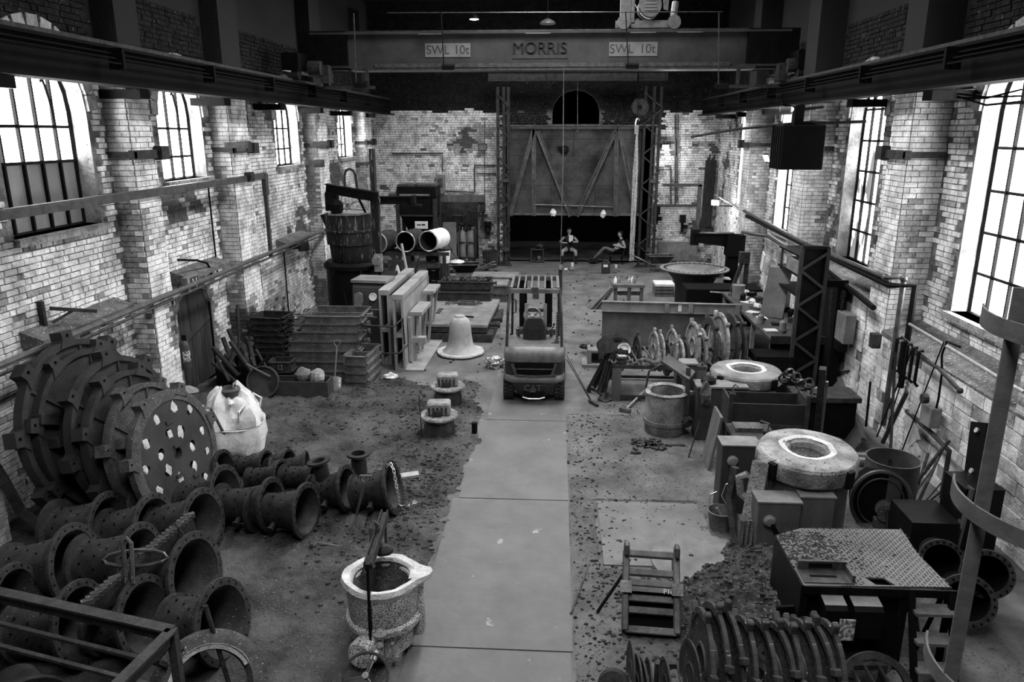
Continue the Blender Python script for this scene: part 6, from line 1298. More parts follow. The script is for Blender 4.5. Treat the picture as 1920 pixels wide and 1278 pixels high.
# man facing us, seated
m0 = G(1066, 490); o0 = V((m0.x, 29.95, 0)); t = T('person', 'person in dark vest and pale shorts sitting facing the hall, holding a paper and cup', 'person', o0)
P = {'pel': ((0, .0, .52), (.16, .12)), 'wai': ((0, -.0, .68), (.14, .1)), 'che': ((0, -.03, .9), (.17, .11)), 'nec': ((0, -.04, 1.06), .055), 'hd0': ((0, -.05, 1.13), .05)}
E = [('pel', 'wai'), ('wai', 'che'), ('che', 'nec'), ('nec', 'hd0')]
for s, q in ((-1, 'L'), (1, 'R')):
    P['sh' + q] = ((s * .19, -.03, 1.0), .06); P['el' + q] = ((s * .36, -.05, .8), .045); P['wrist' + q] = ((s * .13, -.27, .84) if s > 0 else (-.2, -.3, .8), .028)
    P['hip' + q] = ((s * .12, -.08, .5), .095); P['kn' + q] = ((s * .26, -.48, .5), .075); P['ca' + q] = ((s * .27, -.48, .33), .058); P['an' + q] = ((s * .27, -.46, .1), .042); P['he' + q] = ((s * .27, -.45, .06), .045); P['to' + q] = ((s * .29, -.62, .045), .04)
    E += [('che', 'sh' + q), ('sh' + q, 'el' + q), ('el' + q, 'wrist' + q), ('pel', 'hip' + q), ('hip' + q, 'kn' + q), ('kn' + q, 'ca' + q), ('ca' + q, 'an' + q), ('an' + q, 'he' + q), ('he' + q, 'to' + q)]
    hand(P, E, P['wrist' + q][0], q, (-s * .7, -.4, .1), -s)
def pk(a, b):
    s = a + b
    if 'kn' in a and 'ca' in b or 'hip' in a: return 1
    if 'ca' in a or 'an' in a or 'he' in a: return 2 if 'ca' in a else 3
    if a in ('pel', 'wai', 'che') and b in ('wai', 'che', 'nec', 'hipL', 'hipR', 'shL', 'shR'): return 0
    return 4
skinfig('body', P, E, 'pel', [VEST, SHORT, CLOTHD, BOOT, PS], pk, t)
head(t, (0, -.07, 1.24), (0, -1)); 
t2 = T('paper_sheet', 'pale paper held up by the seated man facing the hall', 'paper', o0 + V((.07, -.33, .84))); mb = MB(); mb.box((0, 0, .14), (.16, .01, .26), rx=.15); mb.build('sheet', WHITE, t2)
t2 = T('mug', 'dark mug in the hand of the man facing the hall', 'mug', o0 + V((.12, -.38, .8))); mb = MB(); mb.lathe([(0, 0), (.035, 0), (.038, .09), (.03, .09), (.03, .02), (0, .02)], 12); mb.build('mug_body', DARK, t2)
t2 = T('stool', 'low dark chair under the man facing the hall', 'chair', o0); mb = MB(); mb.bb(-.24, .24, -.22, .25, .36, .4); mb.build('seat', DARK, t2)
for x in (-.2, .2):
    for y in (-.18, .2): mb = MB(); mb.bar((x, y, 0), (x, y, .36), .03, .03); mb.build('leg', STEEL, t2)
# reclining man facing the side
m1 = G(1163, 492); o1 = V((m1.x - .22, 29.6, 0)); t = T('person', 'person in dark sleeveless top reclining sideways on a chair with boots stretched out', 'person', o1)
P = {'pel': ((0, 0, .5), (.13, .15)), 'wai': ((.1, 0, .64), (.11, .14)), 'che': ((.2, 0, .84), (.12, .17)), 'nec': ((.2, 0, 1.0), .055), 'hd0': ((.17, 0, 1.06), .05)}
E = [('pel', 'wai'), ('wai', 'che'), ('che', 'nec'), ('nec', 'hd0')]
for s, q in ((-1, 'L'), (1, 'R')):
    P['sh' + q] = ((.24, s * .19, .93), .06); P['el' + q] = ((.36, s * .24, .66), .045); P['wrist' + q] = ((.02, s * .14 - .02, .74), .03)
    P['hip' + q] = ((-.08, s * .1, .5), .09); P['kn' + q] = ((-.46, s * .12, .6 if s > 0 else .66), .07); P['ca' + q] = ((-.62, s * .1, .45), .058); P['an' + q] = ((-.86, s * .09, .22 if s < 0 else .16), .045); P['he' + q] = ((-.9, s * .09, .14), .045); P['to' + q] = ((-1.0, s * .12, .26), .04)
    E += [('che', 'sh' + q), ('sh' + q, 'el' + q), ('el' + q, 'wrist' + q), ('pel', 'hip' + q), ('hip' + q, 'kn' + q), ('kn' + q, 'ca' + q), ('ca' + q, 'an' + q), ('an' + q, 'he' + q), ('he' + q, 'to' + q)]
    hand(P, E, P['wrist' + q][0], q, (-.9, -s * .3, .1), -s)
TRS = mat('stained_work_trousers', .13, .06, thr=.5, soft=.05, sc=12)
skinfig('body', P, E, 'pel', [VEST, TRS, TRS, BOOT, PS], pk, t)
head(t, (.15, 0, 1.17), (-1, -.5))
t2 = T('chair', 'dark armchair under the reclining man', 'chair', o1); mb = MB(); mb.bb(-.25, .25, -.26, .26, .33, .38); mb.build('seat', CLOTHD, t2); mb = MB(); mb.bar((.27, 0, .38), (.42, 0, .95), .5, .05, up=(1, 0, 0)); mb.build('backrest', CLOTHD, t2)
for x in (-.2, .25):
    for y in (-.22, .22): mb = MB(); mb.bar((x, y, 0), (x, y, .34), .03, .03); mb.build('leg', DARK, t2)
t2 = T('footrest_pile', 'low dark bundle under the boots of the reclining man', 'bundle', o1 + V((-.85, 0, 0))); mb = MB(); mb.blob((0, 0, .08), .18, 10, .5, 5, (1.2, 1, .5)); mb.build('bundle_body', CLOTHD, t2)
c = G(1136, 513); t2 = T('oil_can', 'square dark tin with white label on the floor before the seated men', 'tin', c); mb = MB(); mb.bb(-.15, .15, 0, .3, 0, .4); mb.build('tin_body', RUST, t2, bevel=.01); mb = MB(); mb.bb(-.1, .06, -.006, 0, .25, .34); mb.build('label', WHITE, t2); mb = MB(); mb.tube(arc((-.1, .15, .4), (.1, .15, .4), -.08), .01, 5); mb.build('handle', STEEL, t2)
for k, (u, v, s, m) in enumerate(((1073, 499, .09, WHITE), (1068, 507, .1, DUSTY), (1155, 502, .08, WHITE), (1058, 507, .07, WHITE))):
    c = G(u, v); mb = MB(); mb.lathe([(0, 0), (s * .6, 0), (s * .7, s * 1.6), (0, s * 1.6)], 10, M=axisM((0, 0, s * .6), (1, .2, 0)) if k in (1, 3) else None); o = mb.build('cup', m); place(o, c); tag(o, ['white carton at the feet of the man facing the hall', 'pale bottle lying on the gangway floor before the gate', 'white cup beside the labelled tin', 'white bottle cap lying beside the pale bottle'][k], 'cup')
# small table left of men
c = G(1007, 493); t2 = T('side_table', 'small table in the dark gateway with a lump and a bottle on it', 'table', (c.x, 29.9, 0)); mb = MB(); mb.bb(-.27, .27, -.2, .2, .5, .53); mb.build('table_top', STEEL, t2)
for x in (-.24, .24):
    for y in (-.17, .17): mb = MB(); mb.bb(x - .015, x + .015, y - .015, y + .015, 0, .5); mb.build('leg', STEEL, t2)
mb = MB(); mb.bb(-.3, .3, -.22, .2, .03, .08); mb.blob((.05, -.05, .15), .1, 8, .5, 2); mb.build('lower_shelf', STEEL, t2)
mb = MB(); mb.blob((0, 0, .1), .14, 10, .5, 2, (1.2, 1, .8)); o = mb.build('dark_lump', RUST); place(o, (c.x + .08, 29.9, .53)); tag(o, 'dark rounded machine part on the small table in the gateway', 'part')
# fire tongs and rods by forklift
t2 = T('long_shovel', 'long thin rod with bristle end lying against the forklift', 'broom', G(1110, 757)); a = G(1062, 665, .1) - t2.location; mb = MB(); mb.tube([(0, 0, .05), a], .012, 6); mb.build('shaft', RUST, t2); mb = MB(); mb.bar((-.05, .05, .05), (.1, -.18, .03), .05, .05); mb.build('broom_head', RUST, t2)
# ================================================================== RIGHT SIDE, FAR TO NEAR
# big pan on stand
c = AY(1302, 502, 21.6); t = T('bell_mouth_pan', 'very large bell-mouthed casting standing upright with bolt holes round its rim', 'casting', (c.x, 21.6, 0)); H = c.z
PR = .97
mb = MB(); mb.lathe([(0, .0), (.6, .0), (.6, .1), (.5, .12), (.52, H - .5), (.62, H - .28), (PR * .85, H - .06), (PR, H - .04), (PR, H), (PR * .84, H), (.55, H - .12), (.4, H - .2), (0, H - .2)], 48); mb.build('pan_body', mat('pan_dark', .03, .015, .6, .2, 5, bump=.2), t, smooth=True)
mb = MB(); mb.lathe([(PR * .999, H - .03), (PR * 1.01, H), (PR * .98, H + .012), (PR * .78, H - .02), (.45, H - .15), (0, H - .16)], 48); mb.build('pan_face', mat('pan_face', .2, .12, .6, .1, 4, spot=.33, spotc=.4, bump=.2), t, smooth=True)
mb = MB()
for i in range(36): a = 2 * pi * i / 36; mb.cyl((PR * .88 * cos(a), PR * .88 * sin(a), H - .03), (PR * .88 * cos(a), PR * .88 * sin(a), H + .012), .02, 6)
mb.build('bolt_hole', BLACK, t, kind='stuff')
t = T('dark_drum_base', 'black machine body behind the long tank under the pan', 'machine', (c.x + .2, 20.2, 0)); mb = MB(); mb.bb(-.7, 1.3, -.4, .5, 0, 1.0); mb.bb(.2, 1.2, -.5, -.4, .2, .9); mb.build('machine_body', BLACK, t, bevel=.02); mb = MB(); mb.tube([(-.1, -.5, .95), (.3, -.52, .93), (.35, -.52, .93)], .02, 6); mb.build('bright_handle', BRIGHT, t)
t = T('paper_sack', 'white torn sheet on a dark shelf beside the pan', 'sheet', AY(1350, 520, 21.2)); mb = MB(); mb.box((0, 0, 0), (.55, .3, .03), ry=.1); mb.prism([(-.3, 0), (.1, 0), (.1, .28)], 0, .02, M=FACE); mb.build('sheet_body', WHITE, t)
# jib crane right
c = AY(1382, 440, 21.5); t = T('jib_crane', 'black tapered jib crane on a column behind the big pan', 'jib crane', (c.x, 21.9, 0)); z0 = AY(1340, 446, 21.9).z
mb = MB(); mb.bb(-.16, .16, -.14, .14, 0, z0 + .1); mb.bb(-.2, .3, -.2, .2, z0 - .5, z0 + .1); mb.build('column', BLACK, t)
xa = AY(1303, 446, 21.9).x - c.x; mb = MB(Matrix.Translation((0, 0, z0)) @ FACE); mb.prism([(xa, -.12), (-.3, -.22), (.2, -.5), (.25, -.2), (.0, .12), (xa, .12)], -.12, .12); mb.build('jib_arm', BLACK, t)
mb = MB(); mb.bb(xa - .05, 0, -.16, .16, z0 + .12, z0 + .15); mb.build('top_flange', DARK, t); mb = MB(); mb.bb(xa - .12, xa + .1, -.1, .1, z0 - .2, z0 + .25); mb.build('trolley', DARK, t); mb = MB(); mb.bb(xa + .0, xa + .1, -.05, .05, z0 + .2, z0 + 1.5); mb.bb(xa - 1.0, xa + .1, -.05, .05, z0 + 1.45, z0 + 1.53); mb.build('supply_pipe', PIPEW, t)
# bench beyond tank with tins
c = G(1165, 566); t = T('work_stand', 'low iron work stand with bottles behind the long tank', 'stand', (c.x + .15, c.y - .5, 0)); mb = MB(); mb.bb(-.5, .45, -.35, .35, .62, .7); mb.build('stand_top', WOOD, t); mb = MB(); mb.bb(-.45, .4, -.3, -.24, .38, .46); mb.bb(-.4, .4, .2, .3, .3, .38); mb.build('rail', RUST, t)
for x in (-.4, .0, .36): mb = MB(); mb.bb(x - .05, x + .05, -.32, -.22, 0, .62); mb.build('leg', IRONL, t)
for k in range(5): mb = MB(); mb.lathe([(0, 0), (.05, 0), (.05, .13), (.02, .17), (.02, .2), (0, .2)], 10); o = mb.build('bottle', (WHITE, DUSTY, BRIGHT, WHITE, DUSTY)[k], smooth=True); place(o, t.location + V((-.4 + [0, .1, .4, .5, .55][k], -.1 + .08 * (k % 2), .7))); tag(o, ['white bottle nearest the gangway edge of the iron work stand', 'dusty bottle second from the gangway edge of the work stand', 'shiny bottle in the middle of the iron work stand', 'white bottle in the cluster beyond the middle of the work stand', 'dusty bottle at the pan end of the work stand'][k], 'bottle')
for k in range(3): mb = MB(); b = t.location + V((-.55 - .05 * k, -.3, 0)); mb.bar(b + V((-.35 - .08 * k, -.2, .0)), b + V((.1, 0, .62)), .14, .03); tag(mb.build('timber_plank', WOOD if k else IRONL), ['flat steel strip leaning on the work stand, innermost', 'weathered board leaning on the work stand, middle', 'weathered board leaning on the work stand, outermost'][k], 'plank')
c = G(1243, 552); t = T('pallet', 'low pallet stack with pale top beside the big pan', 'pallet', c); mb = MB(); [mb.bb(-.3, .3, -.35, .35, i * .11, i * .11 + .08) for i in range(3)]; mb.build('pallet_body', WOOD, t); mb = MB(); mb.bb(-.3, .3, -.35, .35, .33, .4); mb.build('top_sheet', CLOTHW, t)
# long steel tank
c0, c1 = V((1.14, 17.55, 0)), V((4.35, 17.35, 0)); t = T('steel_tank', 'long grey steel tank with flanged rim behind the row of discs', 'tank', c0, rz=atan2(c1.y - c0.y, c1.x - c0.x)); W = (c1 - c0).length
TK = mat('tank_grey', .13, .06, .55, .2, 2, spot=.33, spotc=.3, spotsc=30, bump=.2); 
mb = MB(); mb.bb(0, W, 0, .03, 0, .92); mb.build('front_panel', TK, t); mb = MB(); mb.bb(0, W, .95, .98, 0, .92); mb.build('back_panel', TK, t)
for x in (0, W - .03): mb = MB(); mb.bb(x, x + .03, .03, .95, 0, .92); mb.build('end_panel', TK, t)
mb = MB(); mb.bb(0, W, .0, .98, .0, .05); mb.build('floor_panel', TK, t)
mb = MB(); mb.bb(-.02, W, -.06, .0, .92, 1.14); mb.bb(-.02, W, -.09, .0, .9, .925); mb.bb(-.02, W, -.09, .03, 1.13, 1.15); mb.build('rim_channel', DUSTY, t)
mb = MB(); [mb.bb(x, x + .1, -.1, -.06, .92, 1.16) for x in (1.45, 2.0, W - .15)]; mb.build('clamp_block', DUSTY, t, kind='stuff')
mb = MB(); mb.bb(1.76, 1.84, -.07, -.062, .95, 1.12); mb.build('white_tag', WHITE, t)
# ---- disc racks
DR = mat('disc_rust', .05, .015, .75, .1, 5, spot=.36, spotc=.35, spotsc=18, bump=.4, streak=True)
DL = mat('disc_limed', .34, .05, .85, 0, 4, spot=.4, spotc=.55, spotsc=13, bump=.5, streak=True)
def rdisc(x, y, zc, R, th, m, lab, grp, yaw=0, lean=0, plate=True, lugs=4, ph=.3, name='mould_disc', dish=.0):
    t = T(name, lab, 'disc', (x, y, zc), group=grp); M = axisM((0, 0, 0), (-cos(yaw), -sin(yaw), lean)); M = Matrix.Translation((x, y, zc)) @ M; t.matrix_world = M
    if plate: mb = MB(); mb.lathe([(0, .0), (R * .3, .0), (R * .32, th * .4), (R * .38, th * .4), (R * .4, 0), (R * .84, .0 + dish), (R * .88, th / 2), (R, th / 2), (R, -th / 2), (R * .88, -th / 2), (R * .84, -th * .1), (0, -th * .1)], 32); mb.build('disc_body', m, t, smooth=True)
    else: mb = MB(); mb.lathe([(R * .72, th / 2), (R, th / 2), (R, -th / 2), (R * .72, -th / 2)], 32, closed=True); mb.build('disc_body', m, t, smooth=True)
    for i in range(lugs):
        a = ph + 2 * pi * i / lugs; L = MB(Matrix.Rotation(a - pi / 2, 4, 'Z') @ Matrix.Translation((0, R, 0))); L.bb(-.032, .032, -.04, .075, -th * .75, th * .75); L.build('lug', m, t, bevel=.01)
    return t
t = T('disc_rack', 'steel rack of upright posts and rails holding the limed discs', 'rack', (1.12, 13.75, 0), -.01)
RW_ = 2.55; mb = MB(); mb.bb(0, 1.75, 0, .07, .66, .73); mb.build('front_rail', RUST, t); mb = MB(); mb.bb(0, RW_, 1.3, 1.37, .66, .73); mb.build('rear_rail', RUST, t); mb = MB(); mb.bb(.1, 1.7, .0, .07, .05, .12); mb.bb(.1, RW_, 1.3, 1.36, .05, .1); mb.build('lower_rail', RUST, t)
for x, y in ((0, -.02), (0, 1.3), (1.6, 0), (RW_ - .1, 1.3)): mb = MB(); mb.bb(x, x + .17, y, y + .08, 0, .66); mb.build('leg', TK, t)
for k in range(15): x = .22 + k * .155; mb = MB(); mb.bar((x, .03, .7), (x - .12 + .0, 1.33, .72), .03, .03); mb.build('slat', IRONL, t)
dtop = [637, 625, 618, 622, 640, 613, 632, 635, 600, 612, 590, 583, 585, 587]
ds = [(1163, 645, .3, 0), (1196, 655, .32, 0), (1228, 655, .4, 1), (1239, 660, .38, 0), (1252, 668, .33, 1), (1262, 645, .42, 1), (1275, 668, .34, 0), (1285, 665, .36, 1), (1302, 640, .5, 1), (1316, 650, .45, 0), (1333, 632, .56, 0), (1352, 632, .64, 1), (1372, 640, .6, 0), (1384, 638, .62, 0)]
for k, (u, v, R, pl) in enumerate(ds):
    yy = 14.45 + (.0 if k < 6 else .25 * (k - 5) / 5); c = AY(u, dtop[k], yy); zc = c.z - R - .04
    rdisc(c.x, yy, zc, R, .035 if k < 6 else .05, DL if (k % 3 != 1 and k < 12) else DR, ['smallest limed disc at the gangway end of the rack', 'hook-topped disc second from the gangway end of the rack', 'pale-edged disc standing third in the rack', 'thin dark disc behind the third in the rack', 'short limed ring fifth in the rack', 'tall limed disc rising over the empty slats of the rack', 'short dark ring beside the tall limed disc', 'round-shouldered disc midway along the rack', 'large dished disc midway along the rack', 'dark lugged disc behind the large dished one', 'tall lugged ring third from the tank end of the rack', 'tallest streaked disc in the rack', 'thick clean ring next to the tallest streaked disc', 'last thick ring at the workbench end of the rack'][k], None, yaw=.1 if k >= 8 else .12, lean=.02, plate=bool(pl) or k < 2, lugs=3 if k < 8 else 5, ph=pi / 2 + .05 * k, dish=.0)
# jackets, ring and tin on rack
t = T('dark_coat', 'dark crumpled coats thrown over the gangway end of the disc rack', 'coat', (1.13, 14.3, .78)); t.scale = (.68, .8, .85); mb = MB()
vs = []; n_, m_ = 22, 18
for j in range(m_):
    for i in range(n_):
        x, y = -.4 + .95 * i / (n_ - 1), -.5 + 1.0 * j / (m_ - 1)
        z = .34 - 1.5 * max(0, abs(x - .1) - .25) ** 1.4 - .5 * max(0, -y - .2) + .09 * noise.noise(V((x * 5, y * 5, 2))) + .05 * noise.noise(V((x * 14, y * 10, 5))); vs.append((x, y, z))
mb.add(vs, [(j * n_ + i, j * n_ + i + 1, (j + 1) * n_ + i + 1, (j + 1) * n_ + i) for j in range(m_ - 1) for i in range(n_ - 1)]); o = mb.build('coat_body', CLOTHD, t, smooth=True); s = o.modifiers.new('s', 'SOLIDIFY'); s.thickness = .03
mb = MB(); mb.tube([(-.35, -.3, .1), (-.2, -.1, .3), (.1, .0, .38), (.4, .1, .3), (.55, .1, .1)], [.05, .08, .09, .08, .05], 8); mb.build('sleeve', CLOTHD, t, smooth=True)
mb = MB(); [mb.bar((.05 - .1 * k, -.5, .2 - .1 * k), (-.22 - .1 * k, -.75, -.7), .07, .05) for k in range(3)]; mb.build('hanging_strap', CLOTHD, t, kind='stuff')
c = AY(1170, 655, 14.0); t = T('round_gauge', 'round pale-rimmed tin lid propped up on the disc rack beside the coats', 'lid', c); M = axisM((0, 0, 0), (-.1, -1, .25)); mb = MB(M); mb.lathe([(.09, 0), (.13, .0), (.13, .05), (.09, .03)], 20, closed=True, wob=.1); mb.build('rim', WHITE, t, smooth=True); mb = MB(M); mb.lathe([(0, .02), (.1, .01)], 20); mb.build('face', CLOTHW, t)
c = AY(1165, 680, 13.85); t = T('paint_tin', 'ribbed tin with striped rag on the front rail of the disc rack', 'tin', (c.x, 13.88, .72)); mb = MB(); mb.lathe([(0, 0), (.1, 0), (.11, .06), (.1, .07), (.11, .14), (0, .16)], 16); mb.build('tin_body', RUST, t, smooth=True); mb = MB(); [mb.box((-.06 + .04 * i, 0, .165), (.018, .16, .02), rz=.3) for i in range(4)]; mb.build('striped_cloth', WHITE, t, kind='stuff')
t = T('rope_coil', 'knotted pale rope lying along the front rail of the disc rack', 'rope', (1.35, 13.82, .78)); mb = MB(); mb.tube([(-.3 + .04 * i, .03 * sin(i * 1.9), .03 * cos(i * 1.3)) for i in range(16)], .024, 6); mb.tube([(.3 + .05 * i, .1 * sin(i * .9), .02) for i in range(9)], .04, 6); mb.build('rope_body', IRONL, t, smooth=True)
# pallet & chain left of rack
c = G(1108, 690); t = T('plinth', 'pale steel base with rods and chain beside the disc rack', 'base', c); mb = MB(); mb.bb(-.2, .25, 0, .55, 0, .08); mb.bb(-.08, .0, .05, .5, .08, .4); mb.bb(-.02, .25, .2, .5, .08, .35); mb.build('base_body', DUSTY, t, bevel=.01); mb = MB(); mb.bb(.02, .25, .1, .2, .15, .3); mb.build('dark_slot', BLACK, t)
t = T('chain_heap', 'small heap of chain beside the coats at the disc rack', 'chain', G(1103, 655, .1)); mb = MB(); rnd = random.Random(3)
chain_mb(mb, [V((rnd.uniform(-.2, .15), rnd.uniform(-.15, .15), rnd.uniform(.0, .12))) for _ in range(14)], .035, .012); mb.build('chain', RUST, t)
# timber props leaning at rack
for k, (u0, v0, u1, v1, r) in enumerate(((1142, 660, 1103, 733, .04), (1140, 680, 1112, 730, .03), (1150, 690, 1128, 735, .025))):
    mb = MB(); mb.bar(AY(u0, v0, 14.0), G(u1, v1, .03), r * 2, r * 2); tag(mb.build('prop_bar', RUST if k != 1 else IRON), ['stout bar leaning on the end of the disc rack under the coats, outermost', 'thin bar leaning on the disc rack end, in the middle', 'thin bar leaning on the disc rack end, innermost'][k], 'bar')
c = G(1128, 748); shovel('shovel blade lying at the foot of the disc rack', c + V((0, .05, .06)), G(1110, 725, .35), (.15, -.2, -.02), IRONL, .28, .26, dh=False)
a, b = G(1172, 768, .05), G(1208, 732, .1); t = T('sledge_hammer', 'short sledgehammer with pale handle lying before the disc rack', 'hammer', a); mb = MB(); mb.tube([(0, 0, 0), b - a], .018, 6); mb.build('handle', PWOOD, t); mb = MB(); mb.bar((-.1, .04, 0), (.1, -.05, 0), .08, .08); mb.build('hammer_head', IRONL, t, bevel=.01)
# workbench with clutter, far right
t = T('workbench', 'long cluttered steel workbench running along the wall behind the tank', 'workbench', (4.75, 16.3, 0)); mb = MB(); mb.bb(-.45, .72, -1.6, 3.0, .98, 1.04); mb.build('bench_top', STEEL, t); mb = MB(); mb.bb(-.42, .7, -1.55, -1.5, .1, .98); mb.build('end_panel', DARK, t)
for y in (-1.5, 0, 1.4, 2.9): mb = MB(); mb.bb(-.42, -.34, y - .04, y + .04, 0, .98); mb.build('leg', DUSTY, t)
mb = MB(); mb.bb(-.2, .6, -1.62, -1.56, .55, .6); mb.bb(-.2, .6, -1.62, -1.56, .3, .52); mb.build('drawer_front', DARK, t); mb = MB(); mb.bb(-.44, .72, -1.62, -1.58, .94, 1.1); mb.build('front_lip', RUST, t)
t2 = T('wall_shelf', 'dark shelving with boxes hung above the workbench beside the lattice column', 'shelf', (5.2, 15.9, 0)); mb = MB(); 
for k, zz in enumerate((1.75, 2.15, 2.55)): m2 = MB(); m2.bb(-.25, .25, -.6, 1.0, zz, zz + .04); m2.build('shelf_board', DARK, t2)
for y in (-.6, .95): m2 = MB(); m2.bb(-.2, -.16, y, y + .05, 1.1, 2.6); m2.build('upright', RUST, t2)
m2 = MB(); m2.bb(-.25, .1, -.5, .4, 2.2, 2.45); m2.build('shelf_carton', DUSTY, t2)
m2 = MB(); m2.bar((-.4, .6, 1.05), (-.2, .9, 2.1), .5, .04); m2.build('leaning_board', PLATE, t2)
rnd = random.Random(17); ORD = ['first', 'second', 'third', 'fourth', 'fifth', 'sixth', 'seventh', 'eighth', 'ninth']
for k in range(40):
    x, y = rnd.uniform(-.38, .6), -1.4 + k * .108; kind = k % 5; mb = MB()
    if kind == 0: mb.lathe([(0, 0), (.07, 0), (.07, .16), (.03, .2), (0, .2)], 10); nm, ct = 'tin', 'tin'
    elif kind == 1: mb.box((0, 0, .05), (.22, .15, .1), rz=rnd.random() * 3); nm, ct = 'carton', 'box'
    elif kind == 2: mb.bar((0, 0, .03), (rnd.uniform(-.2, .2), rnd.uniform(-.3, .3), .03), .04, .04); nm, ct = 'hand_tool', 'tool'
    elif kind == 3: mb.blob((0, 0, .06), .1, 8, .6, k, (1, 1.2, .6)); nm, ct = 'shop_rag', 'rag'
    else: mb.box((0, 0, .015), (.25, .2, .02), rz=rnd.random() * 3); nm, ct = 'paper_sheet', 'paper'
    o = mb.build(nm, (DUSTY, RUST, STEEL, CLOTHW, WHITE)[kind] if k % 3 else DARK); place(o, (4.75 + x, 16.3 + y, 1.04)); tag(o, ORD[k // 5] + {'tin': ' round tin', 'box': ' small carton', 'tool': ' hand tool', 'rag': ' crumpled rag', 'paper': ' sheet of paper'}[ct] + ' on the cluttered workbench, counting from its drawer end', ct)
t = T('paint_bucket', 'pale paint bucket at the far end of the cluttered workbench', 'bucket', (4.55, 18.6, 1.04)); mb = MB(); mb.lathe([(0, 0), (.14, 0), (.16, .32), (.14, .32), (0, .28)], 16); mb.build('bucket_body', DUSTY, t, smooth=True)
t = T('tool_chest', 'black tool chest with drawers under the workbench end', 'chest', (4.1, 14.45, 0)); mb = MB(); mb.bb(-.2, .55, -.3, .3, 0, .82); mb.build('chest_body', BLACK, t)
for k in range(3): mb = MB(); mb.bb(-.15, .5, -.32, -.3, .08 + k * .25, .28 + k * .25); mb.build('drawer', DARK, t)
mb = MB(); mb.bb(-.28, -.22, -.2, .1, .2, .7); mb.build('side_can', DUSTY, t)
t = T('pipe_vice', 'drill post with hanging cable near the far pilaster', 'stand', (5.0, 19.8, 0)); mb = MB(); mb.bb(-.05, .05, -.05, .05, 0, 1.9); mb.bb(-.2, .05, -.1, .1, 1.7, 2.0); mb.bar((-.1, 0, 1.8), (-.5, 0, .4), .12, .08); mb.build('stand_body', RUST, t)
a = AX(1430, 490, 5.6); a = AX(1430, 490, 5.62); t = T('hanging_sheet', 'white sheet of paper hanging on the pilaster above the workbench', 'paper', a); mb = MB(); mb.box((0, 0, 0), (.02, .25, .5), rx=.3); mb.build('sheet_body', WHITE, t)
# lattice column
t = T('lattice_column', 'dark lattice steel column with zigzag bars standing before the pilaster', 'column', (4.82, 14.2, 0), rz=-.12)
LC = mat('column_paint', .045, .022, .5, .1, 4, bump=.1); a = AY(1492, 462, 14.2); b = AY(1538, 462, 14.2); w_ = .46; Hc = a.z
for x in (-w_ / 2, w_ / 2): mb = MB(); mb.bb(x - .03, x + .03, -.06, .06, 0, Hc); mb.build('upright', LC, t)
mb = MB(); mb.bb(-w_ / 2, w_ / 2, .03, .05, 0, Hc); mb.bb(-w_ / 2, w_ / 2, -.06, .06, Hc - .04, Hc + .02); mb.build('back_plate', DARK, t)
for i in range(8): z0 = .1 + i * (Hc - .2) / 8; z1 = z0 + (Hc - .2) / 8; s = 1 if i % 2 else -1; mb = MB(); mb.bar((-s * w_ / 2, -.04, z0), (s * w_ / 2, -.04, z1), .05, .03, up=(0, 1, 0)); mb.build('lattice_bar', LC, t)
mb = MB(); mb.bb(w_ / 2, w_ / 2 + .42, -.02, .06, Hc - .75, Hc - .62); mb.bb(w_ / 2 + .25, w_ / 2 + .42, -.0, 1.2, 0, Hc - .7); mb.build('tie_bar', BLACK, t)
# furnace A (farther)
def furnace(cx, cy, R, H, lab, cutout, tilt, hs=.2):
    t = T('tilting_furnace', lab, 'furnace', (cx, cy, 0)); M = Matrix.Translation((0, 0, H)) @ Matrix.Rotation(tilt, 4, 'X')
    mb = MB(); mb.lathe([(0, 0), (R * .86, 0), (R * .86, H - hs), (R * .9, H - hs), (R * .9, H - hs + .04), (0, H - hs + .04)], 40); mb.build('furnace_shell', mat('furnace_grey', .1, .05, .6, .1, 2, spot=.35, spotc=.35, spotsc=30, bump=.2), t, smooth=True)
    mb = MB(M); mb.lathe([(R * .97, -hs), (R, -hs * .9), (R, -.03), (R * .96, 0), (R * .72, .015), (R * .5, .03), (R * .46, .02), (R * .38, -.02), (R * .36, -.12), (R * .36, -hs)], 56, closed=True, wob=.03); mb.build('refractory_ring', mat('furnace_top_crust', .42, .1, .95, 0, 3, spot=.42, spotc=.05, spotsc=24, bump=1., bsc=30) if not cutout else mat('ring_top_pale', .26, .1, .9, 0, 3, spot=.38, spotc=.1, spotsc=20, bump=.8), t, smooth=True)
    mb = MB(M); mb.lathe([(R * .44, .02), (R * .5, .034), (R * .56, .03), (R * .5, .01)], 40, closed=True, wob=.08, seed=4); mb.build('lining_lip', PALE, t, smooth=True)
    mb = MB(M); mb.lathe([(0, -.1), (R * .37, -.09)], 30); mb.build('melt_crust', mat('melt_crust', .06, .02, spot=.4, spotc=.4, bump=1), t)
    for k in range(4):
        a = .6 + k * pi / 2; mb = MB(M @ Matrix.Rotation(a, 4, 'Z')); mb.bb(R * .97, R * 1.08, -.05, .05, -hs, -.02); mb.build('clamp', DARK, t)
    return t
c = G(1399, 692, 1.05); furnace(c.x, c.y, .6, 1.05, 'farther round furnace with pale refractory ring top beside the box frame', 1, 0)
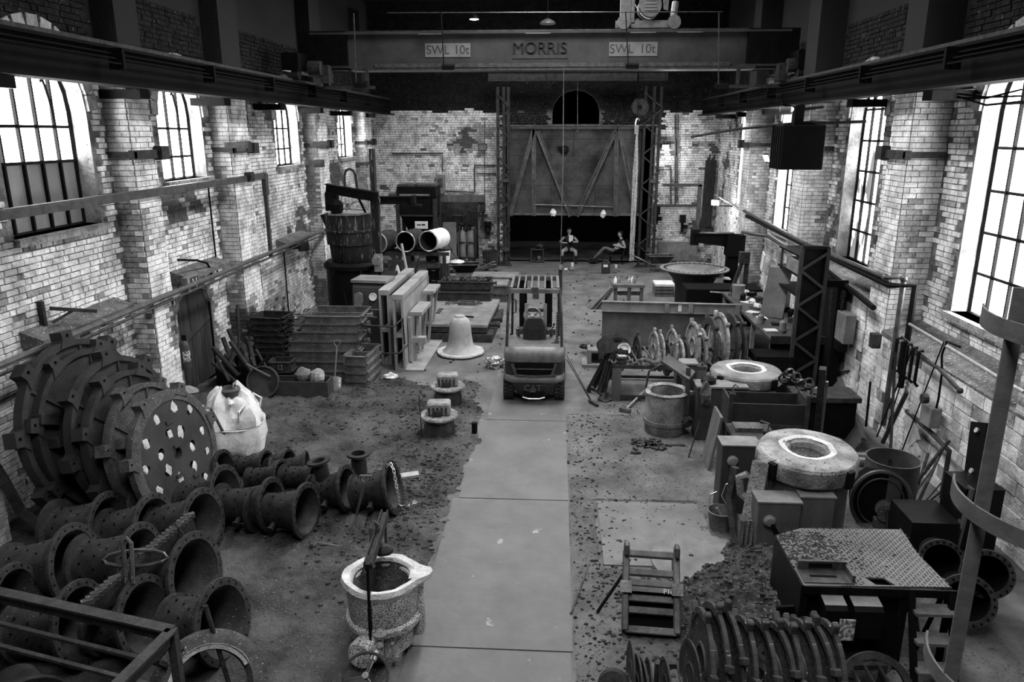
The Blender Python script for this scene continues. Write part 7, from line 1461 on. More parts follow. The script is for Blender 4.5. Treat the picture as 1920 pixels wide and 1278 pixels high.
t = T('switch_cabinet', 'black switch cabinet with round isolator beside the farther furnace', 'cabinet', (c.x - .85, c.y - .55, 0)); mb = MB(); mb.bb(-.1, .75, -.2, .15, 0, .95); mb.build('cabinet_body', CAB, t, bevel=.01); mb = MB(); mb.bb(-.12, .72, -.22, .17, .95, .98); mb.build('top_cover', DUSTY, t); mb = MB(); mb.lathe([(0, 0), (.12, 0), (.13, .07), (.08, .11), (0, .12)], 16, M=Matrix.Translation((.1, -.02, .98))); mb.build('round_isolator', DARK, t, smooth=True); mb = MB(); mb.lathe([(0, 0), (.08, 0), (.06, .05), (0, .05)], 14, M=axisM((.05, -.2, .72), (0, -1, 0))); mb.build('dial', STEEL, t)
t = T('switch_cabinet', 'small black switch box at the end of the disc rack by the farther furnace', 'cabinet', (c.x - 1.0, c.y + .3, 0)); mb = MB(); mb.bb(-.15, .2, -.1, .2, .0, 1.05); mb.build('cabinet_body', CAB, t); mb = MB(); mb.lathe([(0, 0), (.09, 0), (.07, .05), (0, .05)], 14, M=axisM((-.0, -.1, .85), (0, -1, 0))); mb.build('dial', DUSTY, t); mb = MB(); mb.bb(-.17, .22, -.12, .2, 1.05, 1.08); mb.build('top_cover', DUSTY, t)
# box frame
t = T('plate_box', 'dark open steel box frame standing before the farther furnace', 'box', (2.72, 11.15, 0), -.03); BW = 1.22
for y in (0, .55): mb = MB(); mb.bb(0, BW, y, y + .03, .62, .95) if y else mb.bb(0, BW, y, y + .03, .62, .95); mb.build('side_panel', mat('box_plate', .035, .018, .5, .2, 3, spot=.33, spotc=.2), t)
for x in (0, BW - .03): mb = MB(); mb.bb(x, x + .03, .03, .55, .62, 1.02); mb.build('end_panel', RUST, t)
for x in (.0, BW - .06): mb = MB(); mb.bb(x, x + .06, -.04, .02, .1, 1.12); mb.build('corner_post', RUST, t)
mb = MB(); mb.bb(0, BW, -.02, .6, .55, .62); mb.build('base_plate', RUST, t)
for x in (.05, BW - .1): mb = MB(); mb.bb(x, x + .06, .0, .5, 0, .55); mb.build('leg', BLACK, t)
mb = MB(); mb.tube([(.08, -.02, 1.1), (.03, 0, 1.2), (.08, 0, 1.26), (.13, 0, 1.22)], .016, 6); mb.build('hook', STEEL, t)
for k, (u, v) in enumerate(((1470, 708), (1480, 700), (1492, 708), (1502, 720), (1515, 718), (1530, 735))):
    c = AY(u, v, 12.0 - .05 * k); t = T('pipe_fitting', ORD[k] + ' ring-shaped pipe fitting behind the box frame, counting from the furnace', 'fitting', c); mb = MB(); mb.tube([(.08 * cos(x), .03 * sin(x * 2), .08 * sin(x)) for x in [i * pi / 6 for i in range(12)]], .02, 5, closed=True); mb.box((.05, .05, -.08), (.12, .1, .08), rz=k); mb.build('fitting_body', STEEL if k % 2 else RUST, t)
t = T('fitting_bench', 'dark bench carrying the fittings behind the box frame', 'bench', (4.45, 12.2, 0)); mb = MB(); mb.bb(-.45, .6, -.3, .3, .72, .8); mb.build('bench_top', RUST, t); mb = MB(); mb.bb(-.4, .55, -.25, .25, 0, .72); mb.build('bench_body', BLACK, t)
a, b = AX(1562, 725, 5.2), G(1605, 840, .1); t = T('hinged_plate', 'large dark steel plate with angle edges leaning on the wall', 'plate', (5.35, 11.0, 0)); mb = MB(); p0, p1 = a - V((5.35, 11.0, 0)), b - V((5.35, 11, 0)); mb.bar(p0, p1, .42, .03, up=(-.8, -.5, .3)); d_ = (p1 - p0).cross(V((-.8, -.5, .3))).normalized() * .2; mb.bar(p0 + d_, p1 + d_, .04, .09, up=(-.8, -.5, .3)); mb.bar(p0 - d_, p1 - d_, .04, .09, up=(-.8, -.5, .3)); mb.bar((p0 + p1) / 2 - d_, (p0 + p1) / 2 + d_, .05, .08); mb.build('plate_body', PLATE, t)
for k, y in enumerate((0, .18)): mb = MB(); mb.cyl((4.25, 10.4 + y, .35 - .0), (4.8, 10.4 + y, .35), .08, 14); mb.cyl((4.8, 10.4 + y, .35), (4.95, 10.4 + y, .35), .04, 10); o = mb.build('steel_roller', STEEL); tag(o, ['steel roller lying behind the nearer furnace, lower one', 'steel roller lying behind the nearer furnace, upper one'][k], 'roller')
mb = MB(); mb.bar(AY(1543, 690, 11.2), G(1530, 830, .1), .1, .1); tag(mb.build('angle_post', RUST), 'slim steel post standing between box frame and leaning plate', 'post')
mb = MB(); mb.bar(AY(1551, 715, 11.3), G(1538, 830, .1), .04, .04); tag(mb.build('thin_post', DUSTY), 'thin pale rod beside the slim steel post', 'rod')
# bucket ladle with bail
c = G(1245, 822); t = T('ladle_bucket', 'tall crusted ladle drum with bail and drips standing on the dirt', 'ladle', (c.x + .05, c.y + .3, 0)); LB_ = mat('ladle_drum', .2, .06, .85, 0, 3, spot=.4, spotc=.03, spotsc=30, bump=.6)
mb = MB(); mb.lathe([(0, 0), (.33, 0), (.34, .02), (.36, .3), (.35, .32), (.36, .72), (.34, .76), (.3, .74), (.28, .4), (0, .36)], 36, wob=.03); mb.build('drum_shell', LB_, t, smooth=True); mb = MB(); mb.lathe([(.355, .2), (.375, .21), (.375, .27), (.355, .28)], 36); mb.build('band', LB_, t)
mb = MB(); mb.lathe([(.36, .72), (.385, .76), (.35, .79), (.29, .76)], 36, wob=.1); mb.prism([(.3, -.12), (.47, -.02), (.3, .12)], .7, .76); mb.build('lining_rim', CRUST, t, smooth=True)
mb = MB(); mb.bar((.3, -.28, .35), (.32, -.1, 1.2), .08, .03); mb.bar((.36, .0, .2), (.3, .3, 1.0), .06, .03); mb.tube([(-.35, .1, .75), (-.3, .15, 1.05), (-.1, .2, 1.15), (.15, .25, 1.1)], .02, 6); mb.build('bail', RUST, t)
mb = MB(); mb.bar((-.05, .1, 1.3), (.38, -.1, 1.05), .22, .06, up=(0, -.6, 1)); mb.tube([(.05, .15, 1.3), (.1, .15, 1.55), (.18, .15, 1.6), (.22, .12, 1.5), (.15, .1, 1.25)], .025, 6); mb.build('bail_plate', TK, t)
mb = MB(); mb.lathe([(0, 0), (.09, 0), (.1, .03), (.05, .06), (0, .06)], 14, M=axisM((.3, -.33, .33), (.3, -1, 0))); mb.cyl((.25, -.36, .3), (.35, -.4, .42), .04, 8); mb.build('trunnion_wheel', RUST, t, smooth=True)
c = G(1290, 860); a = AY(1312, 790, c.y + .2); mb = MB(); mb.tube([c, a], .014, 6); mb.bar(c + V((-.05, 0, 0)), c + V((.1, -.06, 0)), .06, .03); tag(mb.build('skimmer', RUST), 'thin skimming rod with flat foot beside the crusted ladle drum', 'rod')
c = G(1250, 838); mb = MB(); mb.bb(-.2, .3, -.03, .03, 0, .04); o = mb.build('flat_bar', RUST); place(o, c, .1); tag(o, 'short flat bar on the dirt at the foot of the crusted ladle drum', 'bar')
# bench left of near furnace + board
t = T('side_bench', 'narrow dark bench with tray beside the nearer furnace', 'bench', (2.68, 10.15, 0)); mb = MB(); mb.bb(-.12, .5, -.35, .45, .78, .84); mb.build('bench_top', RUST, t); 
for x, y in ((-.08, -.3), (-.08, .4), (.45, -.3), (.45, .4)): mb = MB(); mb.bb(x - .03, x + .03, y - .03, y + .03, 0, .78); mb.build('leg', RUST, t)
mb = MB(); mb.bb(-.05, .35, .1, .35, .84, .9); mb.build('tray', IRONL, t); mb = MB(); mb.tube([(.4, .1, .84), (.42, .1, .98), (.3, .15, 1.0)], .012, 5); mb.build('hook', STEEL, t)
mb = MB(); mb.bar((2.38, 10.9, .0), (2.52, 10.9, .9), .5, .04, up=(1, 0, 0)); tag(mb.build('wooden_board', WOOD), 'weathered board leaning on the side bench', 'board')
c = G(1340, 760); mb = MB(); mb.blob((0, 0, .0), .12, 10, .6, 3, (.8, .8, 1.6)); o = mb.build('cable_bundle', IRONL); place(o, (2.5, 11.85, .85)); tag(o, 'ragged cable bundle hanging at the switch cabinet corner', 'cable')
# furnace B (near)
F = furnace(3.17, 8.85, .6, 1.2, 'nearer round furnace with tilted pale refractory ring and cabinets in front', 0, radians(4), .24)
mb = MB(); mb.bb(-.06, .06, -.05, .05, 0, .9)
def cab(x, y, w_, d_, h, z0, lab, m=CAB, dial=None, name='control_box', rz=0, ch=0):
    t = T(name, lab, 'cabinet', (x, y, 0), rz); mb = MB(); mb.bb(0, w_, 0, d_, z0, h); mb.build('box_body', m, t, bevel=.012); mb = MB(); mb.bb(-.01, w_ + .01, -.01, d_, h, h + .02); mb.build('top_cover', DUSTY, t)
    if dial: mb = MB(); mb.lathe([(0, 0), (.07, 0), (.075, .03), (.05, .06), (0, .065)], 16, M=axisM((dial[0], 0, dial[1]), (0, -1, 0))); mb.build('round_isolator', DUSTY, t, smooth=True)
    if ch: mb = MB(); mb.bar((dial[0] + .02, -.04, dial[1] - .02), (dial[0] + .2, -.04, dial[1] - .3), .05, .04); mb.build('lever_arm', DARK, t)
    return t
CG = mat('control_grey', .13, .07, .5, .1, 3, spot=.34, spotc=.5, spotsc=60, bump=.1)
cab(2.42, 8.12, .5, .3, .82, .1, 'front grey control box with lever and round isolator before the nearer furnace', CG, (.14, .6), ch=1)
cab(2.93, 8.2, .4, .28, .86, .25, 'second grey control box beside the levered one', CG)
cab(2.25, 9.35, .5, .32, 1.0, .0, 'tall black cabinet with round isolator beside the nearer furnace', CAB, (.14, .8))
t = T('hinge_bracket', 'scorched cast hinge bracket hanging at the side of the nearer furnace', 'bracket', (2.38, 8.55, 0)); mb = MB(); mb.bar((.2, .1, 1.1), (.05, -.15, .35), .2, .2); mb.tube([(0, 0, .98), (-.08, .05, .92), (-.05, .05, .7), (.05, 0, .62), (.12, 0, .66)], .05, 7); mb.build('bracket_body', CRUST, t)
mb = MB(); [mb.bar((-.1 + .055 * i, -.36, .22), (-.07 + .055 * i, -.28, .5), .03, .03) for i in range(4)]; mb.bb(-.1, .15, -.28, -.12, .15, .5); mb.build('finned_motor', IRONL, t)
t = T('support_leg', 'rusty curved leg of the tilting frame in front of the black cabinet', 'leg frame', (2.22, 8.6, 0)); mb = MB(); mb.tube([(.05, .1, 1.0), (.0, .05, .6), (.05, -.2, .2), (.25, -.55, -.0)], .06, 4); mb.build('leg_body', RUST, t)
# blower fan, open drum
c = G(1640, 960, .5); c = G(1652, 932, .36); t = T('blower_fan', 'black snail-shaped blower fan with electric motor behind the checker platform', 'fan', (c.x, c.y + .1, -.12)); t.scale = (.76, .76, .92); mb = MB(Matrix.Translation((0, 0, .52)) @ Matrix.Rotation(-.25, 4, 'Z') @ FACE); mb.prism(ring(.47, 36), -.0, .3, holes=[]); mb.build('volute', BLACK, t, smooth=True); mb = MB(Matrix.Translation((0, 0, .52)) @ Matrix.Rotation(-.25, 4, 'Z') @ FACE); mb.tube([(.46 * cos(x), .46 * sin(x), .3) for x in [2 * pi * i / 40 for i in range(40)]], .035, 8, closed=True); mb.tube([(.36 * cos(x), .36 * sin(x), .32) for x in [2 * pi * i / 40 for i in range(40)]], .012, 6, closed=True); mb.build('rim', PLATE, t, smooth=True)
mb = MB(Matrix.Translation((-.02, -.35, .42)) @ Matrix.Rotation(-.25, 4, 'Z')); mb.lathe([(0, -.2), (.1, -.2), (.13, -.17), (.13, .15), (0, .15)], 20, M=FACE); 
for i in range(12): a = pi * i / 11; mb.box((.14 * cos(a), 0, .14 * sin(a)), (.012, .28, .02))
mb.bb(-.15, .12, -.1, .1, -.42, -.13); mb.build('motor', IRONL, t, smooth=True)
c = G(1675, 850, .85); t = T('open_drum', 'open dark steel drum behind the blower fan by the wall', 'drum', (G(1675, 858, .86).x, G(1675, 858, .86).y, 0)); mb = MB(); mb.lathe([(0, .02), (.33, 0), (.33, .3), (.34, .31), (.33, .32), (.33, .85), (.34, .86), (.32, .86), (.31, .1), (0, .08)], 32); mb.build('drum_shell', PLATE, t, smooth=True)
t = T('dark_cabinet', 'black box cabinet with pale edge between the fan and the bolted beam', 'cabinet', (4.72, 8.35, 0)); mb = MB(); mb.bb(-.45, .1, -.1, .5, 0, .55); mb.bb(.15, .6, 0, .5, 0, .95); mb.build('cabinet_body', DARK, t); mb = MB(); mb.bar((.12, -.02, .0), (.2, .0, .98), .12, .03); mb.build('edge_plate', PLATE, t)
# bucket
c = G(1352, 998); t = T('handled_bucket', 'splashed bucket with bent wire handle beside the nearer furnace', 'bucket', (c.x, c.y + .1, 0)); mb = MB(); mb.lathe([(0, .01), (.13, 0), (.165, .26), (.175, .27), (.16, .275), (.125, .03), (0, .03)], 28); mb.build('bucket_body', LB_, t, smooth=True); mb = MB(); mb.tube([(-.15, .05, .27), (-.13, .08, .45), (-.05, .1, .48)], .007, 5); mb.tube([(.1, .1, .27), (.03, .15, .4), (.08, .18, .55), (.2, .2, .6)], .007, 5); mb.build('wire_handle', BRIGHT, t); mb = MB(); mb.tube([(-.06, 0, .3), (.04, -.03, .12)], .02, 6); mb.build('brush_handle', DUSTY, t)
# round plate on floor
c = G(1318, 1052, .03); t = T('round_plate', 'round steel plate with a hole lying on the dirt, half buried by sand', 'plate', (c.x, c.y, .0), .2); mb = MB(); mb.prism(ring(.62, 56), .0, .05, holes=[ring(.055, 14, 0, -.02, -.16), ring(.03, 10, 0, -.1, .12)]); mb.build('plate_body', DUSTY, t, bevel=.008)
# moulding box P16 with handle
c = G(1215, 1125, .25); t = T('moulding_box', 'lying moulding box with ribs and chalked P16, carrying handle out', 'moulding box', (c.x + .01, c.y - .18, .14)); t.scale = (1.16, 1.2, 1.1); t.rotation_euler = (radians(50), 0, .0 + radians(-4)); PB = mat('box_iron', .14, .03, .5, .3, 2.5, bump=.2)
hw_, L_ = .225, .52
for s in (-1, 1): mb = MB(); mb.bb(s * hw_ - .03, s * hw_ + .03, -L_ * .2, L_ * 1.1, -.09, .09); mb.build('side_beam', PB, t, bevel=.01)
for k, y in enumerate((.52, .36, .27, .14, .04, -.06)): mb = MB(); (mb.bb(-hw_, hw_, y, y + .06, -.05 if k < 3 else .0, .05 if k < 3 else .06) if k < 5 else mb.bb(-hw_, hw_, y - .06, y, -.08, .08)); mb.build('cross_rib', PB, t, bevel=.008)
mb = MB(); mb.bb(-hw_, hw_, .22, .26, -.1, .1); mb.build('mid_flange', PB, t); text('P16', .06, Matrix.Translation((.15, .23, .105)), WHITE, t)
mb = MB(); mb.bb(-hw_ + .03, hw_ - .03, -.05, .22, -.06, -.03); mb.build('back_plate', BLACK, t)
for s in (-1, 1): mb = MB(); mb.tube([(s * hw_, .56, .05), (s * hw_, .62, .12), (s * hw_, .58, .17), (s * hw_, .52, .15)], .025, 6); mb.build('ear', STEEL, t); mb = MB(); mb.bb(s * hw_ - .05, s * hw_ + .05, .2, .3, .09, .14); mb.build('ear', STEEL, t)
a, b = G(1178, 1062, .4), G(1120, 1147, .03); t = T('carrying_bar', 'black round bar leaning on the ear of the chalked box', 'bar', a); mb = MB(); mb.tube([(0, 0, 0), (b - a) * .12, (b - a) * .12, b - a], [.035, .035, .018, .018], 8); mb.build('bar_body', BLACK, t, smooth=True)
mb = MB(); mb.tube([G(1105, 1057, .02), G(1070, 1150, .02)], .012, 6); tag(mb.build('steel_rod', IRONL), 'thin rod lying on the floor beside the chalked moulding box', 'rod')
mb = MB(); a = G(1310, 1167, .35); mb.tube([a, G(1290, 1235, .02)], .02, 6); mb.tube([a + V((-.07, 0, .0)), a + V((.08, 0, 0))], .01, 5); tag(mb.build('tee_bar', RUST), 'T-handled bar standing beside the near disc rack', 'bar')
# sand/scrap heap
def hp(x, y):
    r = ((x - 2.45) / 1.15) ** 2 + ((y - 7.05) / 1.1) ** 2; r2 = ((x - 2.6) / .55) ** 2 + ((y - 8.1) / .7) ** 2
    h = max(0, 1 - r) * .34 + max(0, 1 - r2) * .2; 
    return -.02 + (h + .05 if h > 0 else 0) * (1 + .3 * noise.noise(V((x * 5, y * 5, 0)))) + (.07 * noise.noise(V((x * 13, y * 13, 0))) + .03 * noise.noise(V((x * 34, y * 34, 0)))) * (h > .02)
o = gridsheet('sand_heap', 1.2, 3.7, 5.8, 8.9, .022, hp, HEAP); o['kind'] = 'stuff'; tag(o, 'lumpy heap of knocked-out sand spilling over the round plate', 'sand')
rnd = random.Random(33); mb = MB()
for k in range(900):
    x, y = rnd.gauss(2.1, .6), rnd.gauss(7.2, .8)
    if x > 3.4 or y < 5.6: continue
    h = max(0, hp(x, y)); s = rnd.uniform(.008, .03); mb.blob((x, y, h + s * .3), s, 5, .5, k, (1.3, 1, .8))
for k in range(500): 
    x, y = rnd.uniform(1.0, 2.6), rnd.uniform(9, 13.6); s = rnd.uniform(.006, .02); mb.blob((x, y, .012), s, 5, .5, k)
for k in range(40): x, y = rnd.gauss(1.55, .18), rnd.gauss(11.6, .15); mb.box((x, y, .03), (.1, .05, .05), rz=rnd.random() * 3)
o = mb.build('gravel', HEAP); o['kind'] = 'stuff'; tag(o, 'loose lumps of sand and slag scattered over the dirt floor', 'gravel')
def dirt(x, y): return (-.05 if .58 < x < 2.1 and 7.95 < y < 9.65 and x + .3 * noise.noise(V((y * 3, x * 3, 0))) < 2.0 else 0) + .012 - .03 * max(0, min(1, (y - 12.9 + .5 * noise.noise(V((x * 2, 1, 0)))) * 2)) + .012 * max(0, min(1, (x - .9) * 1.2)) + .012 * noise.noise(V((x * 4, y * 4, 0))) + .014 * noise.noise(V((x * 14, y * 14, 0))) + .01 * noise.noise(V((x * 34, y * 34, 0)))
o = gridsheet('dirt_bed', .26, 4.6, 4.6, 13.6, .035, dirt, mat('trodden_dirt', .15, .05, 1., 0, 1.2, spot=.42, spotc=.025, spotsc=30, bump=1, bsc=20, world=True)); o['kind'] = 'stuff'; tag(o, 'trodden dusty dirt over the concrete beside the smooth gangway', 'dirt')
# ---- checker plate platform
h = .92; pA, pB, pC, pD, pE = G(1507, 1097, h), G(1782, 1100, h), G(1690, 992, h), G(1500, 990, h), G(1455, 1003, h)
nt1, nt2 = G(1722, 1040, h), G(1745, 1062, h)
t = T('checker_platform', 'raised checker-plate platform with torn corner over black cabinets', 'platform', (pA.x, pA.y, 0)); o0 = V((pA.x, pA.y, 0))
def chk():
    m = mat('checker_plate', .17, .1, .5, .3, 2, spot=.36, spotc=.05, spotsc=30, bump=.15); nt = m.node_tree; N = nt.nodes; L = nt.links; b = N['Principled BSDF']
    return m
poly = [((p - o0).x, (p - o0).y) for p in (pA, pB, nt2, nt1, pC, pD, pE)]
mb = MB(); mb.prism(poly, h - .02, h, holes=[[(.68, .05), (.86, .05), (.8, .17), (.62, .17)]]); mb.build('deck_plate', chk(), t)
mb = MB(); 
for i in range(46):
    for j in range(38):
        x, y = .02 + i * .034, .02 + j * .034
        if inside((x, y), poly) and x + .35 * y > .35 and not (.58 < x < .9 and .03 < y < .19): mb.bar((x, y, h + .003), (x + (.014), y + (.014 if (i + j) % 2 else -.014), h + .003), .006, .006)
mb.build('raised_tread', STEEL, t, kind='stuff')
mb = MB(); mb.bb(.0, 1.42, -.015, .0, h - .08, h); mb.build('front_edge', DARK, t)
for x, y in ((.02, .03), (.95, .03), (1.35, .03), (.1, 1.0), (1.2, .9)): mb = MB(); mb.bb(x - .02, x + .03, y - .02, y + .03, 0, h - .02); mb.build('leg', BLACK, t)
mb = MB(); mb.bb(-.02, .0, .0, .9, .35, h); mb.build('side_plate', DARK, t)
t = T('electrical_cabinet', 'black electrical cabinet standing under the checker-plate platform', 'cabinet', o0 + V((.06, .08, 0))); mb = MB(); mb.bb(0, .88, 0, .7, 0, .86); mb.build('cabinet_body', BLACK, t)
for k, (x, w_, zt) in enumerate(((.1, .2, .84), (.36, .26, .84))): t2 = T('meter_box', ['small box with sloping lid and data label hung on the black cabinet', 'wider sloping-lid box hung on the black cabinet'][k], 'box', o0 + V((.06 + x, -.02, 0))); mb = MB(Matrix(((0, 0, 1, 0), (1, 0, 0, 0), (0, 1, 0, 0), (0, 0, 0, 1)))); mb.prism([(-.16, .5), (.06, .5), (.06, zt), (-.12, zt - .03), (-.16, zt - .06)], 0, w_); mb.build('box_body', DARK, t2); mb = MB(); mb.add([(0, -.12, zt - .025), (w_, -.12, zt - .025), (w_, .06, zt + .005), (0, .06, zt + .005), (0, -.12, zt - .03), (w_, -.12, zt - .03), (w_, .06, zt), (0, .06, zt)], [(0, 1, 2, 3), (4, 7, 6, 5), (0, 4, 5, 1)]); mb.build('sloping_lid', DUSTY, t2)
mb = MB(); mb.bb(.12, .26, -.2, -.19, .5, .72); mb.build('data_label', mat('label_print', .6), bpy.data.objects['meter_box'])
t = T('slotted_tray', 'shallow steel tray with slot lying on the corner of the platform', 'tray', o0 + V((.02, .06, h))); mb = MB(); mb.bb(0, .46, -.02, .22, .002, .012); mb.bb(0, .46, .2, .23, .01, .1); mb.bb(.44, .47, 0, .2, .01, .08); mb.build('tray_body', STEEL, t); mb = MB(); mb.bb(.08, .33, .07, .1, .012, .016); mb.bb(.1, .32, .19, .2, .04, .08); mb.build('slot', BLACK, t)
mb = MB(); a = G(1455, 1155, .5); mb.bar(a, G(1535, 1150, .5) + V((0, 0, 0)), .03, .22); tag(mb.build('steel_angle', DARK), 'black flat bar edge standing behind the near discs', 'bar')
# step ladder
t = T('step_ladder', 'dark timber step ladder standing at the end of the platform', 'ladder', o0 + V((.98, -.1, 0)))
for x in (0, .36): mb = MB(); mb.bar((x, -.25, 0), (x, .1, .9), .05, .05); mb.build('stile', BLACK, t)
for k in range(3): z0 = .25 + k * .24; mb = MB(); mb.bb(.0, .36, -.25 + .1 * k, -.08 + .1 * k, z0, z0 + .03); mb.build('tread', WOOD, t)
for x in (.05, .32): mb = MB(); mb.bar((x, .45, 0), (x, .15, .85), .03, .03); mb.build('back_leg', BLACK, t)
mb = MB(); mb.bar((.02, .1, .85), (.25, .35, .3), .05, .02); mb.build('pale_brace', DUSTY, t)
# rings behind platform
for k, (u, v, R, hh) in enumerate(((1765, 1050, .23, .5), (1812, 1125, .27, .4), (1850, 1075, .25, .6))):
    c = G(u, v, hh); c.x = min(c.x, 5.15); t = T('ring_casting', ['dark bolted ring standing behind the platform edge', 'bolted ring with black mouth standing beside the caged ladder', 'dark plate ring leaning on the wall behind the caged ladder'][k], 'ring', c); M = axisM((0, 0, 0), (-.35, -1, .35)); mb = MB(M); mb.lathe([(R * .78, 0), (R, 0), (R, .05), (R * .78, .05)], 36, closed=True); mb.build('ring_body', RUST, t, smooth=True); mb = MB(M); mb.lathe([(R * .78, 0), (R * .7, -.5), (0, -.5)], 30); mb.build('inner_shell', BLACK, t, smooth=True); mb = MB(M); [mb.cyl((R * .89 * cos(a), R * .89 * sin(a), .05), (R * .89 * cos(a), R * .89 * sin(a), .056), .014, 6) for a in [2 * pi * i / 20 for i in range(20)]]; mb.build('bolt_hole', BLACK, t, kind='stuff')
# near disc rack
t = T('disc_rack', 'steel rack holding the large lugged discs at the near end', 'rack', (1.0, 5.15, 0), .05); mb = MB(); mb.bb(0, 2.1, 0, .05, .3, .35); mb.build('front_rail', RUST, t); mb = MB(); mb.bb(0, 2.1, .7, .75, .3, .35); mb.build('rear_rail', RUST, t)
for k in range(16): x = .04 + k * .13; mb = MB(); mb.bar((x, .02, .34), (x + .03, .72, .34), .02, .03); mb.build('slat', RUST, t)
for x, y in ((0, 0), (2.05, 0), (0, .7), (2.05, .7)): mb = MB(); mb.bb(x, x + .05, y, y + .05, 0, .3); mb.build('leg', RUST, t)
nd = [(1185, 1215, .26, 0), (1196, 1240, .24, 0), (1206, 1245, .23, 1), (1217, 1246, .23, 0), (1250, 1245, .23, 1), (1298, 1215, .3, 1), (1322, 1160, .46, 0), (1342, 1150, .47, 0), (1366, 1150, .46, 0), (1398, 1175, .42, 1), (1432, 1180, .42, 1), (1460, 1185, .4, 0), (1482, 1180, .41, 0), (1508, 1180, .42, 1), (1532, 1178, .42, 0), (1556, 1180, .42, 0)]
for k, (u, v, R, pl) in enumerate(nd):
    c = AY(u, v, 5.5); zc = c.z - R + .02
    rdisc(c.x, 5.5, zc, R, .036 if k > 5 else .016, mat('near_disc', .06, .02, .7, .1, 6, spot=.38, spotc=.35, spotsc=16, bump=.4, streak=True), ['first thin disc at the open end of the near rack', 'second thin disc in the near rack', 'third thin disc in the near rack, slightly paler', 'fourth thin disc, last of the thin bunch in the near rack', 'lone small disc among empty slats of the near rack', 'small rounded disc before the tall lugged ones in the near rack', 'first tall lugged disc with square lug on top', 'second tall lugged disc, close behind the first', 'tallest lugged disc of the near rack', 'domed disc with broad plain face in the near rack', 'domed disc with dark worn face beside the plain one', 'narrow double-lugged disc in the middle of the near rack', 'lugged disc with rounded shoulder in the near rack', 'plain-faced disc near the platform end of the rack', 'thick-lugged disc near the platform end of the rack', 'last disc of the near rack, beside the black cabinet'][k], None, yaw=.02 + .05 * (k % 3), lean=.02 + .03 * (k % 2), plate=True, lugs=0 if k < 6 else 6, ph=pi / 2 + .1 * (k % 3) - .1)
for k, (u, v, R, hh) in enumerate(((1390, 1300, .33, .5), (1150, 1285, .14, .3), (1478, 1290, .14, .3), (1640, 1290, .3, .4))):
    c = G(u, v, hh); t = T('ring_casting', ['lugged ring whose top arc shows in front of the near rack', 'small dark domed end before the near rack, by the floor', 'small ring arc between discs of the near rack', 'ring arc with pale edge before the black cabinet'][k], 'ring', c); M = axisM((0, 0, 0), (-.1, -.8, .5)); mb = MB(M); mb.lathe([(R * .8, 0), (R, 0), (R, .06), (R * .8, .06)] if k != 1 else [(0, .06), (R * .9, .06), (R, .03), (R, -.1), (0, -.1)], 36, closed=k != 1); mb.build('ring_body', RUST, t, smooth=True)
    if k == 0:
        for a in (1.1, 2.3): L = MB(M @ Matrix.Rotation(a - pi / 2, 4, 'Z') @ Matrix.Translation((0, R, 0))); L.prism([(-.06, -.02), (.06, -.02), (.05, .1), (-.05, .1)], 0, .06, holes=[ring(.018, 8, 0, 0, .05)]); o = L.build('lug', RUST, t)
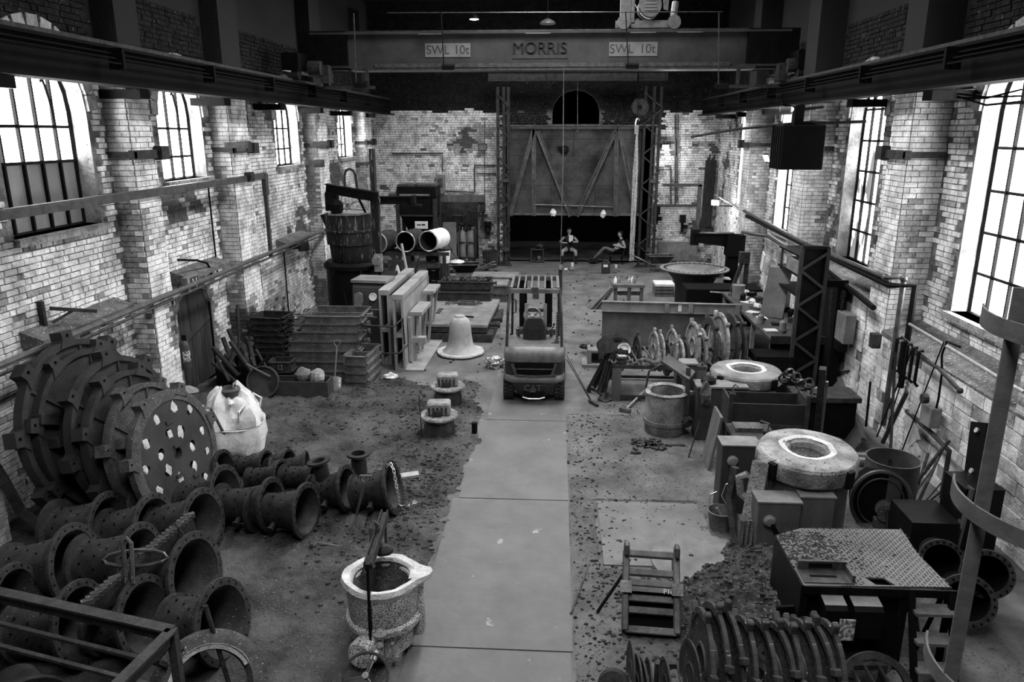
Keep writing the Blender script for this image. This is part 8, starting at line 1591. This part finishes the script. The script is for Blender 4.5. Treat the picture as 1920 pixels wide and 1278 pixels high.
# ---- caged ladder by the camera
LM = mat('ladder_grey', .14, .09, .6, .1, 10, bump=.1); a = AY(1850, 900, 2.3)
t = T('caged_ladder', 'grey steel access ladder with safety hoops rising beside the viewpoint', 'ladder', (a.x, 2.3, 0)); mb = MB(); mb.bar((0, 0, 0), (0, 0, 4.55), .045, .012, up=(.3, 1, 0)); mb.build('cage_strap', LM, t)
mb = MB(); mb.bar((.62, -.1, 0), (.62, -.1, 4.5), .045, .012, up=(.3, 1, 0)); mb.build('cage_strap', LM, t)
for zz in (4.42, 3.8, 3.15, 2.5):
    mb = MB(); vs = []; n_ = 28
    for i in range(n_ + 1):
        x = pi * .82 + i / n_ * pi * 1.15; cx, cy = .33, .05; r = .35
        for dz, dr in ((-.03, 0), (.03, 0), (.03, .008), (-.03, .008)): vs.append((cx + (r + dr) * cos(x), cy + (r + dr) * sin(x), zz + dz))
    fs = [(i * 4 + j, i * 4 + (j + 1) % 4, i * 4 + 4 + (j + 1) % 4, i * 4 + 4 + j) for i in range(n_) for j in range(4)]
    mb.add(vs, fs); mb.build('hoop', LM, t, smooth=True)
# loose lumps and grit over the sand and the gangway edge
rnd = random.Random(77); mb = MB()
for k in range(3200):
    if k < 1500: x, y = rnd.gauss(-2.1, .55), rnd.gauss(9.6, 1.3)
    elif k < 2400: x, y = rnd.uniform(-6.2, -1.3), rnd.uniform(8, 14.4)
    else: x, y = rnd.uniform(-4.5, -1.2), rnd.uniform(12, 15)
    if x > -1.3 or x < -6.8 or (x + 1.64) ** 2 + (y - 6.6) ** 2 < .2: continue
    s_ = rnd.choice((.006, .009, .012, .016, .026)); h = sandh(x, y); mb.blob((x, y, h + s_ * .3), s_, 4, .5, k, (1.3, 1, .8))
o = mb.build('sand_lumps', SANDM); o['kind'] = 'stuff'; tag(o, 'loose lumps of black moulding sand beside the gangway', 'sand')
mb = MB()
for k in range(1500):
    a = rnd.random()
    if a < .45: x, y = rnd.gauss(.5, .3), rnd.uniform(5, 13)
    elif a < .7: x, y = rnd.uniform(.4, 1.6), rnd.uniform(5, 8)
    else: x, y = rnd.uniform(-3.2, 3.0), rnd.uniform(15.3, 28)
    if x < .24 and y < 15: continue
    s_ = rnd.choice((.006, .01, .014, .02)) * (1.4 if y > 15 else 1); mb.blob((x, y, .018), s_, 4, .5, k, (1.3, 1, .8))
o = mb.build('grit', RUST); o['kind'] = 'stuff'; tag(o, 'dark grit and chips scattered over the concrete floor', 'grit')
mb = MB(); rnd = random.Random(5)
for k in range(700):
    x, y = abs(rnd.gauss(0, .38)), rnd.uniform(.28, 1.0)
    if inside((x, y), poly): mb.blob((o0.x + x, o0.y + y, .92 + .004), rnd.choice((.005, .008, .012)), 4, .5, k, (1.4, 1, .6))
o = mb.build('sand_dusting', HEAP); o['kind'] = 'stuff'; tag(o, 'sand spilt over the corner of the checker-plate deck', 'sand')
